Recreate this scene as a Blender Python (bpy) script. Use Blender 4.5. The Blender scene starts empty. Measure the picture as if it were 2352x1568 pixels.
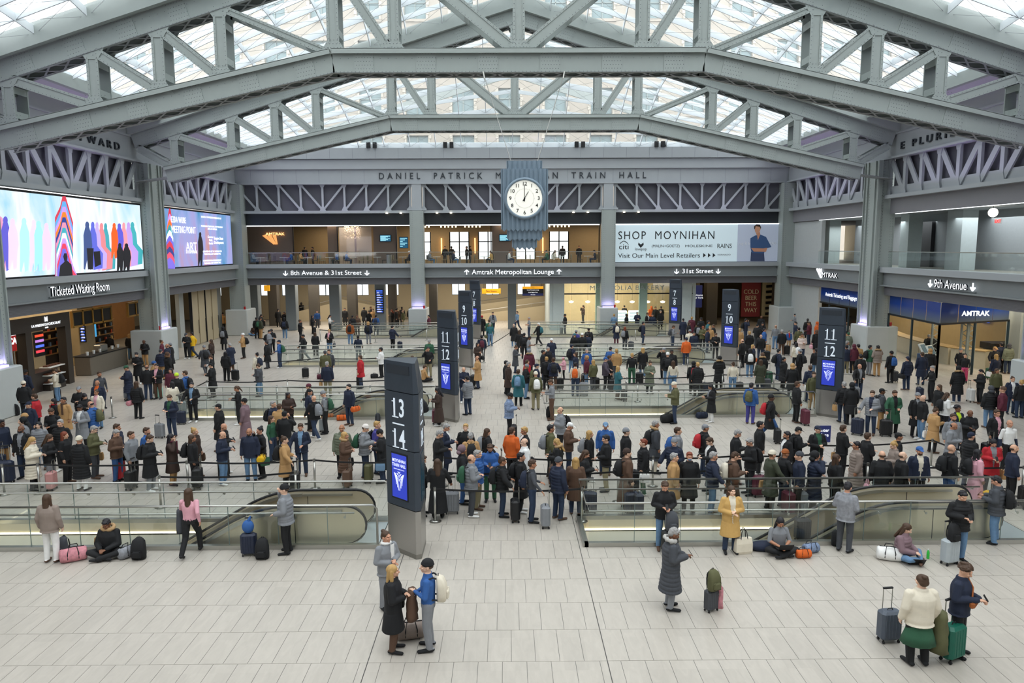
import bpy, math, random
from mathutils import Vector, Matrix, noise
random.seed(7)
C = bpy.context.scene.collection
SC = bpy.context.scene
PI = math.pi
# ---------------------------------------------------------------- camera
CAMX, CAMY, CAMZ = -0.58, 0.0, 7.7
F_PX = 1690.0
# rows = world axes expressed in the camera's (right, up, forward) frame
R0 = Vector((0.99996032, 0.00553332, 0.00698151))
R1 = Vector((-0.00762945, 0.12735308, 0.9918281))
R2 = Vector((-0.00459898, 0.99184201, -0.12739024))
cam_d = bpy.data.cameras.new('camera')
cam = bpy.data.objects.new('camera', cam_d)
C.objects.link(cam)
cam_d.sensor_width = 36.0
cam_d.lens = F_PX * 36.0 / 2352.0
cam_d.clip_end = 400
cam.matrix_world = Matrix(((R0.x, R0.y, -R0.z, CAMX), (R1.x, R1.y, -R1.z, CAMY), (R2.x, R2.y, -R2.z, CAMZ), (0, 0, 0, 1)))
SC.camera = cam
# ---------------------------------------------------------------- view, world, daylight
SC.view_settings.view_transform = 'Standard'
SC.view_settings.look = 'None'
SC.view_settings.gamma = 1.0
SC.view_settings.use_curve_mapping = False
SC.view_settings.exposure = 0.0
SC.cycles.max_bounces = 7
SC.cycles.diffuse_bounces = 3
SC.cycles.glossy_bounces = 3
SC.cycles.transmission_bounces = 2
SC.cycles.transparent_max_bounces = 24
SC.cycles.caustics_reflective = False
SC.cycles.caustics_refractive = False
SC.cycles.sample_clamp_indirect = 6.0
world = bpy.data.worlds.new('overcast_sky')
SC.world = world
world.use_nodes = True
wn = world.node_tree.nodes['Background']
wn.inputs[0].default_value = (0.97, 0.985, 1.0, 1)
wn.inputs[1].default_value = 2.9
sun_d = bpy.data.lights.new('sun', 'SUN'); sun_d.energy = 0.6; sun_d.angle = math.radians(35)
sun_d.color = (1.0, 0.98, 0.94)
sun = bpy.data.objects.new('sun', sun_d); C.objects.link(sun)
sun.rotation_euler = (math.radians(28), math.radians(12), 0)

def area(name, loc, size, power, color, rot=(0, 0, 0), sy=None):
    d = bpy.data.lights.new(name, 'AREA'); d.energy = power; d.color = color
    d.shape = 'RECTANGLE'; d.size = size; d.size_y = sy or size
    o = bpy.data.objects.new(name, d); C.objects.link(o); o.location = loc; o.rotation_euler = rot
    return o
WARM = (1.0, 0.74, 0.42)
NEUT = (1.0, 0.9, 0.76)
# ceiling lights of the concourse under the mezzanine and of the lounge above it
for x in (-18, -3, 7):
    area('concourse_light', (x, 72, 5.0), 9, 900, NEUT, sy=6)
area('concourse_light', (19, 71, 4.8), 5, 90, WARM, sy=6)
for x in (-17, -8, 1, 9):
    area('lounge_light', (x, 70.8, 9.8), 5, 170, (1.0, 0.8, 0.55), sy=4)
for y in (39, 45, 56, 63):
    area('shop_light', (-29.5, y, 4.9), 4, 150, (1.0, 0.78, 0.5), sy=5)
    area('ticket_hall_light', (29.5, y, 4.9), 4, 330, (1.0, 0.86, 0.66), sy=5)
    area('gallery_light', (29.5, y, 9.4), 4, 260, (0.9, 0.97, 1.0), sy=5)
# violet uplights set on the wall ledges and column plinths
for s in (-1, 1):
    for y in (26, 41, 58):
        area('violet_uplight', (s * 23.7, y, 10.98), 0.4, 70, (0.62, 0.48, 1.0), (PI, s * -0.35, 0), sy=9)
for x in (-16, 0, 16):
    area('violet_uplight', (x, 65.6, 10.98), 9, 22, (0.7, 0.58, 1.0), (PI - 0.35, 0, 0), sy=0.4)

# ---------------------------------------------------------------- helpers
def ray(px, py):
    v = Vector((px - 1176.0, 784.0 - py, F_PX))
    return Vector((R0.dot(v), R1.dot(v), R2.dot(v)))
def ground(px, py, z=0.0):
    r = ray(px, py); t = (z - CAMZ) / r.z
    return Vector((CAMX + r.x * t, CAMY + r.y * t, z))
def on_y(px, py, y):
    r = ray(px, py); t = (y - CAMY) / r.y
    return Vector((CAMX + r.x * t, y, CAMZ + r.z * t))
def on_x(px, py, x):
    r = ray(px, py); t = (x - CAMX) / r.x
    return Vector((x, CAMY + r.y * t, CAMZ + r.z * t))

def lin(c):
    c = c / 255.0
    return c / 12.92 if c <= 0.04045 else ((c + 0.055) / 1.055) ** 2.4
def rgb(h):
    return (lin(int(h[0:2], 16)), lin(int(h[2:4], 16)), lin(int(h[4:6], 16)), 1)
MATS = {}
def mat(name, col, rough=0.6, metal=0.0, var=0.06, scale=6.0, bump=0.0, emit=0.0, spec=0.5, bscale=60):
    if name in MATS: return MATS[name]
    m = bpy.data.materials.new(name); m.use_nodes = True
    nt = m.node_tree; b = nt.nodes['Principled BSDF']
    c = rgb(col)
    b.inputs['Roughness'].default_value = rough
    b.inputs['Metallic'].default_value = metal
    b.inputs['Specular IOR Level'].default_value = spec
    tc = nt.nodes.new('ShaderNodeTexCoord')
    if var > 0:
        n = nt.nodes.new('ShaderNodeTexNoise'); n.inputs['Scale'].default_value = scale; n.inputs['Detail'].default_value = 2
        nt.links.new(tc.outputs['Object'], n.inputs['Vector'])
        r = nt.nodes.new('ShaderNodeMapRange'); r.inputs['To Min'].default_value = 1 - var; r.inputs['To Max'].default_value = 1 + var
        nt.links.new(n.outputs['Fac'], r.inputs['Value'])
        x = nt.nodes.new('ShaderNodeVectorMath'); x.operation = 'SCALE'; x.inputs[0].default_value = c[:3]
        nt.links.new(r.outputs[0], x.inputs['Scale'])
        nt.links.new(x.outputs[0], b.inputs['Base Color'])
    else:
        b.inputs['Base Color'].default_value = c
    if bump > 0:
        n2 = nt.nodes.new('ShaderNodeTexNoise'); n2.inputs['Scale'].default_value = bscale; n2.inputs['Detail'].default_value = 3
        nt.links.new(tc.outputs['Object'], n2.inputs['Vector'])
        bp = nt.nodes.new('ShaderNodeBump'); bp.inputs['Strength'].default_value = bump; bp.inputs['Distance'].default_value = 0.01
        nt.links.new(n2.outputs['Fac'], bp.inputs['Height']); nt.links.new(bp.outputs[0], b.inputs['Normal'])
    if emit > 0:
        b.inputs['Emission Color'].default_value = c; b.inputs['Emission Strength'].default_value = emit
    MATS[name] = m
    return m
def glass(name, tint=(0.9, 0.97, 0.95), gloss=0.08, diff=0.0, rough=0.03):
    if name in MATS: return MATS[name]
    m = bpy.data.materials.new(name); m.use_nodes = True; nt = m.node_tree
    nt.nodes.remove(nt.nodes['Principled BSDF']); out = nt.nodes['Material Output']
    t = nt.nodes.new('ShaderNodeBsdfTransparent'); t.inputs[0].default_value = (*tint, 1)
    g = nt.nodes.new('ShaderNodeBsdfGlossy'); g.inputs['Roughness'].default_value = rough
    mx = nt.nodes.new('ShaderNodeMixShader'); mx.inputs[0].default_value = gloss
    nt.links.new(t.outputs[0], mx.inputs[1]); nt.links.new(g.outputs[0], mx.inputs[2])
    last = mx
    if diff > 0:
        d = nt.nodes.new('ShaderNodeBsdfTranslucent'); d.inputs[0].default_value = (0.95, 0.97, 0.97, 1)
        m2 = nt.nodes.new('ShaderNodeMixShader'); m2.inputs[0].default_value = diff
        nt.links.new(mx.outputs[0], m2.inputs[1]); nt.links.new(d.outputs[0], m2.inputs[2]); last = m2
    nt.links.new(last.outputs[0], out.inputs[0])
    MATS[name] = m
    return m

class MB:
    def __init__(s): s.v = []; s.f = []; s.mi = []; s.cur = 0
    def add(s, vs, fs):
        n = len(s.v); s.v += [tuple(p) for p in vs]; s.f += [tuple(i + n for i in q) for q in fs]; s.mi += [s.cur] * len(fs)
    def box(s, x0, x1, y0, y1, z0, z1):
        s.add([(x0, y0, z0), (x1, y0, z0), (x1, y1, z0), (x0, y1, z0), (x0, y0, z1), (x1, y0, z1), (x1, y1, z1), (x0, y1, z1)],
              [(0, 3, 2, 1), (4, 5, 6, 7), (0, 1, 5, 4), (1, 2, 6, 5), (2, 3, 7, 6), (3, 0, 4, 7)])
        return s
    def rbox(s, x0, x1, y0, y1, z0, z1, c=0.02):
        # box with chamfered vertical and horizontal edges: three stacked octagons
        def ring(z, i):
            a, b, d, e = x0 + i, x1 - i, y0 + i, y1 - i
            return [(a + c, d, z), (b - c, d, z), (b, d + c, z), (b, e - c, z), (b - c, e, z), (a + c, e, z), (a, e - c, z), (a, d + c, z)]
        R = [ring(z0, c), ring(z0 + c, 0), ring(z1 - c, 0), ring(z1, c)]
        return s.loft(R)
    def loft(s, rings, cap=True, closed=True):
        n = len(rings[0]); vs = [p for r in rings for p in r]; fs = []
        for i in range(len(rings) - 1):
            for j in range(n if closed else n - 1):
                k = (j + 1) % n
                fs.append((i * n + j, i * n + k, (i + 1) * n + k, (i + 1) * n + j))
        if cap:
            fs.append(tuple(range(n - 1, -1, -1))); fs.append(tuple((len(rings) - 1) * n + j for j in range(n)))
        s.add(vs, fs); return s
    def beam(s, p0, p1, w, h, up=(0, 0, 1)):
        p0 = Vector(p0); p1 = Vector(p1); d = (p1 - p0).normalized(); u = Vector(up)
        if abs(d.dot(u)) > 0.99: u = Vector((0, 1, 0))
        r = d.cross(u).normalized(); u = r.cross(d)
        vs = []
        for p in (p0, p1):
            for a, b in ((-1, -1), (1, -1), (1, 1), (-1, 1)): vs.append(p + r * (a * w / 2) + u * (b * h / 2))
        s.add(vs, [(0, 1, 2, 3), (7, 6, 5, 4), (0, 4, 5, 1), (1, 5, 6, 2), (2, 6, 7, 3), (3, 7, 4, 0)]); return s
    def tube(s, pts, r, n=8):
        pts = [Vector(p) for p in pts]; rings = []
        for i, p in enumerate(pts):
            d = (pts[min(i + 1, len(pts) - 1)] - pts[max(i - 1, 0)]).normalized()
            u = Vector((0, 0, 1)) if abs(d.z) < 0.9 else Vector((0, 1, 0))
            a = d.cross(u).normalized(); b = a.cross(d); rr = r[i] if isinstance(r, (list, tuple)) else r
            rings.append([p + a * (rr * math.cos(t)) + b * (rr * math.sin(t)) for t in [2 * PI * k / n for k in range(n)]])
        return s.loft(rings)
    def disc(s, c, r, z0, z1, n=24, r1=None):
        r1 = r if r1 is None else r1
        return s.loft([[(c[0] + q * math.cos(2 * PI * k / n), c[1] + q * math.sin(2 * PI * k / n), z) for k in range(n)] for q, z in ((r, z0), (r1, z1))])
    def prism(s, poly, a0, a1, axis='z'):
        f = {'z': lambda p, a: (p[0], p[1], a), 'y': lambda p, a: (p[0], a, p[1]), 'x': lambda p, a: (a, p[0], p[1])}[axis]
        n = len(poly)
        vs = [f(p, a0) for p in poly] + [f(p, a1) for p in poly]
        s.add(vs, [tuple(range(n - 1, -1, -1)), tuple(range(n, 2 * n))] + [(i, (i + 1) % n, n + (i + 1) % n, n + i) for i in range(n)]); return s
    def mesh(s, name, mats):
        me = bpy.data.meshes.new(name); me.from_pydata(s.v, [], s.f)
        for m in (mats if isinstance(mats, (list, tuple)) else [mats]): me.materials.append(m)
        if any(s.mi): me.polygons.foreach_set('material_index', s.mi)
        me.update(); return me
    def obj(s, name, mats, parent=None, smooth=False, **kw):
        me = s.mesh(name, mats)
        if smooth: me.polygons.foreach_set('use_smooth', [True] * len(me.polygons))
        return link(name, me, parent, **kw)
def link(name, me, parent=None, loc=None, rz=None, **kw):
    o = bpy.data.objects.new(name, me); C.objects.link(o)
    if parent: o.parent = parent
    if loc is not None: o.location = loc
    if rz is not None: o.rotation_euler = (0, 0, rz)
    for k, v in kw.items(): o[k] = v
    return o
def thing(name, label, cat, loc=(0, 0, 0), rz=0, group=None):
    o = link(name, None, None, loc, rz, label=label, category=cat)
    if group: o['group'] = group
    return o
def struct(name): return link(name, None, None, kind='structure')
def B(x0, x1, y0, y1, z0, z1): return MB().box(x0, x1, y0, y1, z0, z1)
def dup(root, loc=None, rz=None, **kw):
    def cp(o, par):
        c = o.copy(); C.objects.link(c)
        if par: c.parent = par
        for ch in KIDS.get(o.name, ()): cp(ch, c)
        return c
    r = cp(root, None)
    if loc is not None: r.location = loc
    if rz is not None: r.rotation_euler = (0, 0, rz)
    for k, v in kw.items(): r[k] = v
    return r
KIDS = {}
def index_kids():
    KIDS.clear()
    for o in bpy.data.objects:
        if o.parent: KIDS.setdefault(o.parent.name, []).append(o)
def text(name, body, size, m, loc, rot, parent=None, ext=0.02, align='CENTER', sx=1.0, space=1.0, bold=0.0, fit=0, **kw):
    d = bpy.data.curves.new(name, 'FONT'); d.body = body; d.size = size; d.extrude = ext; d.align_x = align; d.align_y = 'CENTER'
    d.space_character = space; d.offset = bold; d.resolution_u = 3
    d.materials.append(m)
    o = bpy.data.objects.new(name, d); C.objects.link(o); o.location = loc; o.rotation_euler = rot; o.scale = (sx, 1, 1)
    if parent: o.parent = parent
    for k, v in kw.items(): o[k] = v
    TEXTS.append((o, fit))
    return o
TEXTS = []
FRONT = (PI / 2, 0, 0)            # faces the camera side (-Y)
ON_LEFT = (PI / 2, 0, PI / 2)     # on the left wall, faces +X
ON_RIGHT = (PI / 2, 0, -PI / 2)   # on the right wall, faces -X

M_STEEL = mat('painted_grey_steel', '9aa29f', 0.5, 0, 0.04, 3)
M_STEEL_D = mat('painted_steel_shadow_grey', '84898b', 0.55, 0, 0.04, 3)  # darker grey paint than the main steel
M_WALLP = mat('wall_panel_grey', 'a0a5a9', 0.55, 0, 0.03, 2)
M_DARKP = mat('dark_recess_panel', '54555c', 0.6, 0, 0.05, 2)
M_LOUV = mat('louvre_grey', '807f84', 0.6, 0, 0.04, 3)
M_BLACKP = mat('black_soffit_panel', '23272c', 0.35, 0, 0.1, 1)
M_WHITEM = mat('white_skylight_steel', 'dfe6ea', 0.45, 0, 0.02, 3)
M_PLINTH = mat('pale_stone', 'b9bebd', 0.6, 0, 0.05, 2.5, 0.1)
M_STAIN = mat('stainless_steel', 'b5b4ae', 0.28, 0.9, 0.05, 2)
M_STAIN_D = mat('bronze_tinted_steel', 'd6cbb2', 0.34, 0.7, 0.08, 1.5)
M_RUB = mat('black_rubber', '17181b', 0.45)
M_BLK = mat('matte_black', '141518', 0.6)
M_WHT = mat('white_paint', 'e8ebea', 0.5)
M_SIGNW = mat('sign_white_lit', 'f4f7fb', 0.5, emit=1.0)
M_KIOSK = mat('slate_blue_metal', '3a434e', 0.4, 0.2, 0.04, 3)
M_GL = glass('clear_glass', (0.955, 0.98, 0.97), 0.05)
M_GLROOF = glass('roof_glass', (0.93, 0.97, 0.98), 0.04, 0.06)
# ================================================================ setting
WELL_Y = [(18.3, 20.1), (32.7, 34.5), (47.6, 49.4), (62.3, 64.1)]
WELLS = [(x0, x1, y0, y1) for (y0, y1) in WELL_Y for (x0, x1) in ((-15.4, -3.95), (1.5, 13.4))]
HX = 24.6           # inner face of the side walls
BY = 66.5           # inner face of the end wall
TW, TD = 0.455, 1.146
floor = struct('floor')
def floor_mat(name, base, tilevar):
    m = bpy.data.materials.new(name); m.use_nodes = True; nt = m.node_tree; b = nt.nodes['Principled BSDF']
    tc = nt.nodes.new('ShaderNodeNewGeometry')
    mp = nt.nodes.new('ShaderNodeMapping'); mp.inputs['Scale'].default_value = (3.2, 0.9, 1)
    mp.inputs['Rotation'].default_value = (0, 0, 0.35)
    nt.links.new(tc.outputs['Position'], mp.inputs['Vector'])
    n = nt.nodes.new('ShaderNodeTexNoise'); n.inputs['Scale'].default_value = 2.6; n.inputs['Detail'].default_value = 6; n.inputs['Distortion'].default_value = 0.8
    nt.links.new(mp.outputs[0], n.inputs['Vector'])
    oi = nt.nodes.new('ShaderNodeObjectInfo')
    att = nt.nodes.new('ShaderNodeTexWhiteNoise')
    sn = nt.nodes.new('ShaderNodeVectorMath'); sn.operation = 'DIVIDE'; sn.inputs[1].default_value = (TW, TD, 1)
    nt.links.new(tc.outputs['Position'], sn.inputs[0])
    fl = nt.nodes.new('ShaderNodeVectorMath'); fl.operation = 'FLOOR'; nt.links.new(sn.outputs[0], fl.inputs[0])
    nt.links.new(fl.outputs[0], att.inputs['Vector'])
    r1 = nt.nodes.new('ShaderNodeMapRange'); r1.inputs['From Min'].default_value = 0.3; r1.inputs['From Max'].default_value = 0.7
    r1.inputs['To Min'].default_value = 0.93; r1.inputs['To Max'].default_value = 1.04
    nt.links.new(n.outputs['Fac'], r1.inputs['Value'])
    r2 = nt.nodes.new('ShaderNodeMapRange'); r2.inputs['To Min'].default_value = 1 - tilevar; r2.inputs['To Max'].default_value = 1 + tilevar
    nt.links.new(att.outputs['Value'], r2.inputs['Value'])
    mu = nt.nodes.new('ShaderNodeMath'); mu.operation = 'MULTIPLY'; nt.links.new(r1.outputs[0], mu.inputs[0]); nt.links.new(r2.outputs[0], mu.inputs[1])
    s = nt.nodes.new('ShaderNodeVectorMath'); s.operation = 'SCALE'; s.inputs[0].default_value = rgb(base)[:3]
    nt.links.new(mu.outputs[0], s.inputs['Scale']); nt.links.new(s.outputs[0], b.inputs['Base Color'])
    b.inputs['Roughness'].default_value = 0.34
    b.inputs['Specular IOR Level'].default_value = 0.45
    MATS[name] = m; return m
M_TILE = floor_mat('pale_marble_tile', 'b7b0a6', 0.035)
M_JOINT = mat('grey_tile_joint', '7a7772', 0.7)
# the slab under the tiles, in strips that leave the escalator wells open
slab = MB()
def strips(x0, x1, y0, y1, z0, z1, mb):
    ys = sorted(set([y0, y1] + [w for a in WELL_Y for w in a if y0 < w < y1]))
    for a, b in zip(ys[:-1], ys[1:]):
        if any(abs(a - w[0]) < 1e-6 for w in WELL_Y):
            xs = [x0, -15.4, -3.95, 1.5, 13.4, x1]
            for i in (0, 2, 4): mb.box(xs[i], xs[i + 1], a, b, z0, z1)
        else: mb.box(x0, x1, a, b, z0, z1)
strips(-38, 38, -6, 84, -0.35, -0.006, slab)
slab.obj('floor_slab', M_JOINT, floor)
tiles = []
def cut(rects, w):
    out = []
    for (a, b, c, d) in rects:
        if b <= w[0] or a >= w[1] or d <= w[2] or c >= w[3]: out.append((a, b, c, d)); continue
        if c < w[2]: out.append((a, b, c, w[2]))
        if d > w[3]: out.append((a, b, w[3], d))
        c2, d2 = max(c, w[2]), min(d, w[3])
        if a < w[0]: out.append((a, w[0], c2, d2))
        if b > w[1]: out.append((w[1], b, c2, d2))
    return out
row = 0
y = 17.49 - TD * 20
while y < BY + 12:
    ox = -3.22 + (row * 0.37 % 1.0) * TW
    for seg0, seg1 in ((-30, -3.22), (-3.22, 1.27), (1.27, 30)):
        x = seg0 if seg0 == -3.22 or seg0 == 1.27 else seg0
        off = (row * 0.37 % 1.0) * TW
        first = True
        while x < seg1 - 1e-6:
            nx = x + (off if first and off > 0.08 else TW); first = False
            if nx > seg1 - 0.1: nx = seg1
            rs = [(x, nx, y, y + TD)]
            for w in WELLS: rs = cut(rs, w)
            for q in rs:
                if q[1] - q[0] > 0.04 and q[3] - q[2] > 0.04: tiles.append(q)
            x = nx
    y += TD; row += 1
def tile_seen(q):
    cx, cy = (q[0] + q[1]) / 2, (q[2] + q[3]) / 2
    return 11.9 < cy < 19 and abs(cx - CAMX) < cy * 0.70 + 1.2
near_t = sorted([q for q in tiles if tile_seen(q)], key=lambda q: (q[0] + q[1] + 1.1) ** 2 * 0.25 * 0.3 + (q[2] + q[3]) ** 2 * 0.25)[:300]
near_s = set(near_t)
GAP = 0.005
for q in near_t:
    cx, cy = (q[0] + q[1]) / 2, (q[2] + q[3]) / 2
    hx, hy = (q[1] - q[0]) / 2 - GAP, (q[3] - q[2]) / 2 - GAP
    key = 'tile_%.3f_%.3f' % (hx, hy)
    if key not in MATS: MATS[key] = MB().box(-hx, hx, -hy, hy, -0.006, 0.0).mesh('tile', M_TILE)
    link('tile', MATS[key], floor, (cx, cy, 0))
mb = MB()
for q in tiles:
    if q not in near_s: mb.box(q[0] + GAP, q[1] - GAP, q[2] + GAP, q[3] - GAP, -0.006, 0.0)
mb.obj('far_tiles', M_TILE, floor, kind='stuff')
jb = MB()
for xx in (-3.22, 1.27):
    ys = [-4, 18.0, 20.4, 66]
    jb.box(xx - 0.009, xx + 0.009, -4, 66, -0.004, 0.0008)
jb.obj('movement_joint', mat('dark_joint', '4a4845', 0.7), floor)

# ---------------------------------------------------------------- end wall
wall_back = struct('wall_back')
def hprofile(mb, axis, a0, a1, face, sgn, parts):
    # horizontal members seen from the hall: (z0, z1, proud of the wall face); sgn = direction out of the wall
    for z0, z1, d in parts:
        if axis == 'x': mb.box(a0, a1, min(face, face + sgn * d), max(face, face + sgn * d) + 0.3, z0, z1)
        else: mb.box(min(face, face + sgn * d), max(face, face + sgn * d), a0, a1, z0, z1)
BAYS_X = [(-24.6, -9.1), (-7.9, 7.9), (9.1, 24.6)]
for a, b in BAYS_X:
    MB().box(a, b, BY - 0.35, BY + 0.4, 5.91, 6.26).obj('ledge', M_WALLP, wall_back)
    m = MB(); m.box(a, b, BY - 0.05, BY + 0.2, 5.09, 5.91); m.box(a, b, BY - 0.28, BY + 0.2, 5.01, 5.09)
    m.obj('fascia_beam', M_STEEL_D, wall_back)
    m = MB(); m.box(a, b, BY + 0.05, BY + 0.2, 4.4, 5.01)
    for k in range(7): m.box(a, b, BY + 0.01, BY + 0.06, 4.42 + k * .083, 4.455 + k * .083)
    m.obj('louvre_blades', M_LOUV, wall_back)
    MB().box(a, b, BY + 0.15, BY + 0.3, 9.7, 10.75).obj('black_panel', M_BLACKP, wall_back)
    MB().box(a, b, BY - 0.3, BY + 0.3, 10.72, 10.95).obj('lower_flange', M_WALLP, wall_back)
# lattice girder band with recessed dark panels, posts, diagonals and gussets
def lattice(parent, axis, a0, a1, face, sgn, z0, z1, n, bw, lean):
    pan, post, diag, gus = MB(), MB(), MB(), MB()
    d = 0.34
    def P(a, off, z): return (a, face - sgn * 0 + off * sgn, z) if axis == 'x' else (face + off * sgn, a, z)
    def bar(mb, a, za, b, zb, w, off=0.0, th=0.1):
        up = (0, 1, 0) if axis == 'x' else (1, 0, 0)
        mb.beam(P(a, off, za), P(b, off, zb), w, th, up)
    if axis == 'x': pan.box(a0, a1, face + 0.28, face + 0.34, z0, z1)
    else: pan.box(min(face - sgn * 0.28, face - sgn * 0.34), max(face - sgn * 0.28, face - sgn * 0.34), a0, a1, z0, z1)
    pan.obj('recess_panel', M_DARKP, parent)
    st = (a1 - a0) / n
    for k in range(n + 1):
        a = a0 + k * st
        b1 = MB(); bar(b1, a, z0, a, z1, bw, 0.0, 0.16); b1.obj('post', M_WALLP, parent)
        for zz, s in ((z0, 1), (z1, -1)):
            hw = min(bw * 1.7, .3)
            pts = [(a - hw, zz), (a + hw, zz), (a + bw * 0.55, zz + s * .38), (a - bw * 0.55, zz + s * .38)]
            if s < 0: pts = pts[::-1]
            y0 = face + sgn * 0.06; y1 = face + sgn * 0.10
            gus.prism(pts, min(y0, y1), max(y0, y1), 'y' if axis == 'x' else 'x')
    gus.obj('gusset_plates', M_WALLP, parent)
    for k in range(n):
        a, b = a0 + k * st, a0 + (k + 1) * st
        down = (k < n / 2) if lean > 0 else (k >= n / 2)
        b1 = MB(); dw = bw * (1.25 if bw > .2 else 1)
        if down: bar(b1, a + bw * .4, z1 - .12, b - bw * .4, z0 + .12, dw)
        else: bar(b1, a + bw * .4, z0 + .12, b - bw * .4, z1 - .12, dw)
        b1.obj('diagonal', M_WALLP, parent)
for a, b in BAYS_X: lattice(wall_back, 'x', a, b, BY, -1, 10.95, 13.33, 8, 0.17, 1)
# frieze with mouldings above
m = MB()
m.box(-24.6, 24.6, BY - 0.1, BY + 0.4, 13.33, 14.55)
m.box(-24.6, 24.6, BY - 0.35, BY + 0.4, 13.24, 13.36)
m.box(-24.6, 24.6, BY - 0.3, BY + 0.4, 14.55, 15.38)
m.box(-24.6, 24.6, BY - 0.5, BY + 0.4, 15.42, 16.34)
m.obj('frieze', M_WALLP, wall_back)
m = MB()
for x in range(-24, 25, 2): m.box(x - 0.008, x + 0.008, BY - 0.504, BY - 0.49, 15.44, 16.32); m.box(x - 0.008 + .9, x + 0.908, BY - 0.104, BY - 0.09, 13.4, 14.5)
m.obj('panel_joints', mat('joint_shadow', '6d7378', 0.7), wall_back)  # thin darker grey joint lines between frieze panels
M_RIV = mat('rivet_grey', '6f7577', 0.5)
def rivet(mb, p, nrm, r=0.02):
    p = Vector(p); n = Vector(nrm); u = Vector((0, 0, 1)) if abs(n.z) < .9 else Vector((1, 0, 0))
    a = n.cross(u).normalized() * r; b = n.cross(a).normalized() * r
    mb.add([p + a, p + b, p - a, p - b, p + n * r * 0.7], [(0, 1, 4), (1, 2, 4), (2, 3, 4), (3, 0, 4)])
def column(x, y, w, d, z0, z1, pw, pd, ph, parent, rivets=True):
    m = MB(); m.box(x - w / 2, x + w / 2, y - d / 2, y + d / 2, z0, z1)
    for sx in (-1, 1):   # flange strips on the edges
        m.box(x + sx * w / 2 - 0.03, x + sx * w / 2 + 0.03, y - d / 2 - 0.03, y + d / 2 + 0.03, z0, z1)
    c = m.obj('column', M_STEEL, parent)
    r = MB()
    if rivets:
        z = z0 + 0.1
        while z < z1:
            for sx in (-1, -0.72, 0.72, 1): rivet(r, (x + sx * (w / 2 - 0.1), y - d / 2 - 0.0, z), (0, -1, 0), 0.022)
            s = -1 if x > 0 else 1
            for sy in (-0.8, 0.8): rivet(r, (x + s * (w / 2 + 0.03), y + sy * d / 2, z), (s, 0, 0), 0.022)
            z += 0.17
        r.obj('rivets', M_RIV, c, kind='stuff')
    p = MB(); p.rbox(x - pw / 2, x + pw / 2, y - pd / 2, y + pd / 2, -0.005, ph, 0.05); p.obj('plinth', M_PLINTH, parent)
    a = MB().rbox(x + pw * .3, x + pw * .3 + .16, y - pd * .35, y - pd * .35 + .08, ph, ph + 0.26, .01); a.obj('alarm_box', mat('alarm_red', 'b01c20', .4), parent)
for sx in (-1, 1):
    column(sx * 8.5, BY - 0.25, 1.15, 0.9, 2.2, 10.9, 1.6, 2.4, 2.3, wall_back)
    MB().box(sx * 8.5 - .42, sx * 8.5 + .42, BY - 0.3, BY + .3, 10.9, 13.3).obj('column_head', M_WALLP, wall_back)
    MB().box(sx * 8.5 - .85, sx * 8.5 + .85, BY - 0.36, BY + .3, 10.95, 11.12).obj('cap_plate', M_WALLP, wall_back)
# purple glow lamps on the plinths
M_PUR = mat('violet_lamp', 'b79cff', 0.4, emit=3.0)

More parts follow.
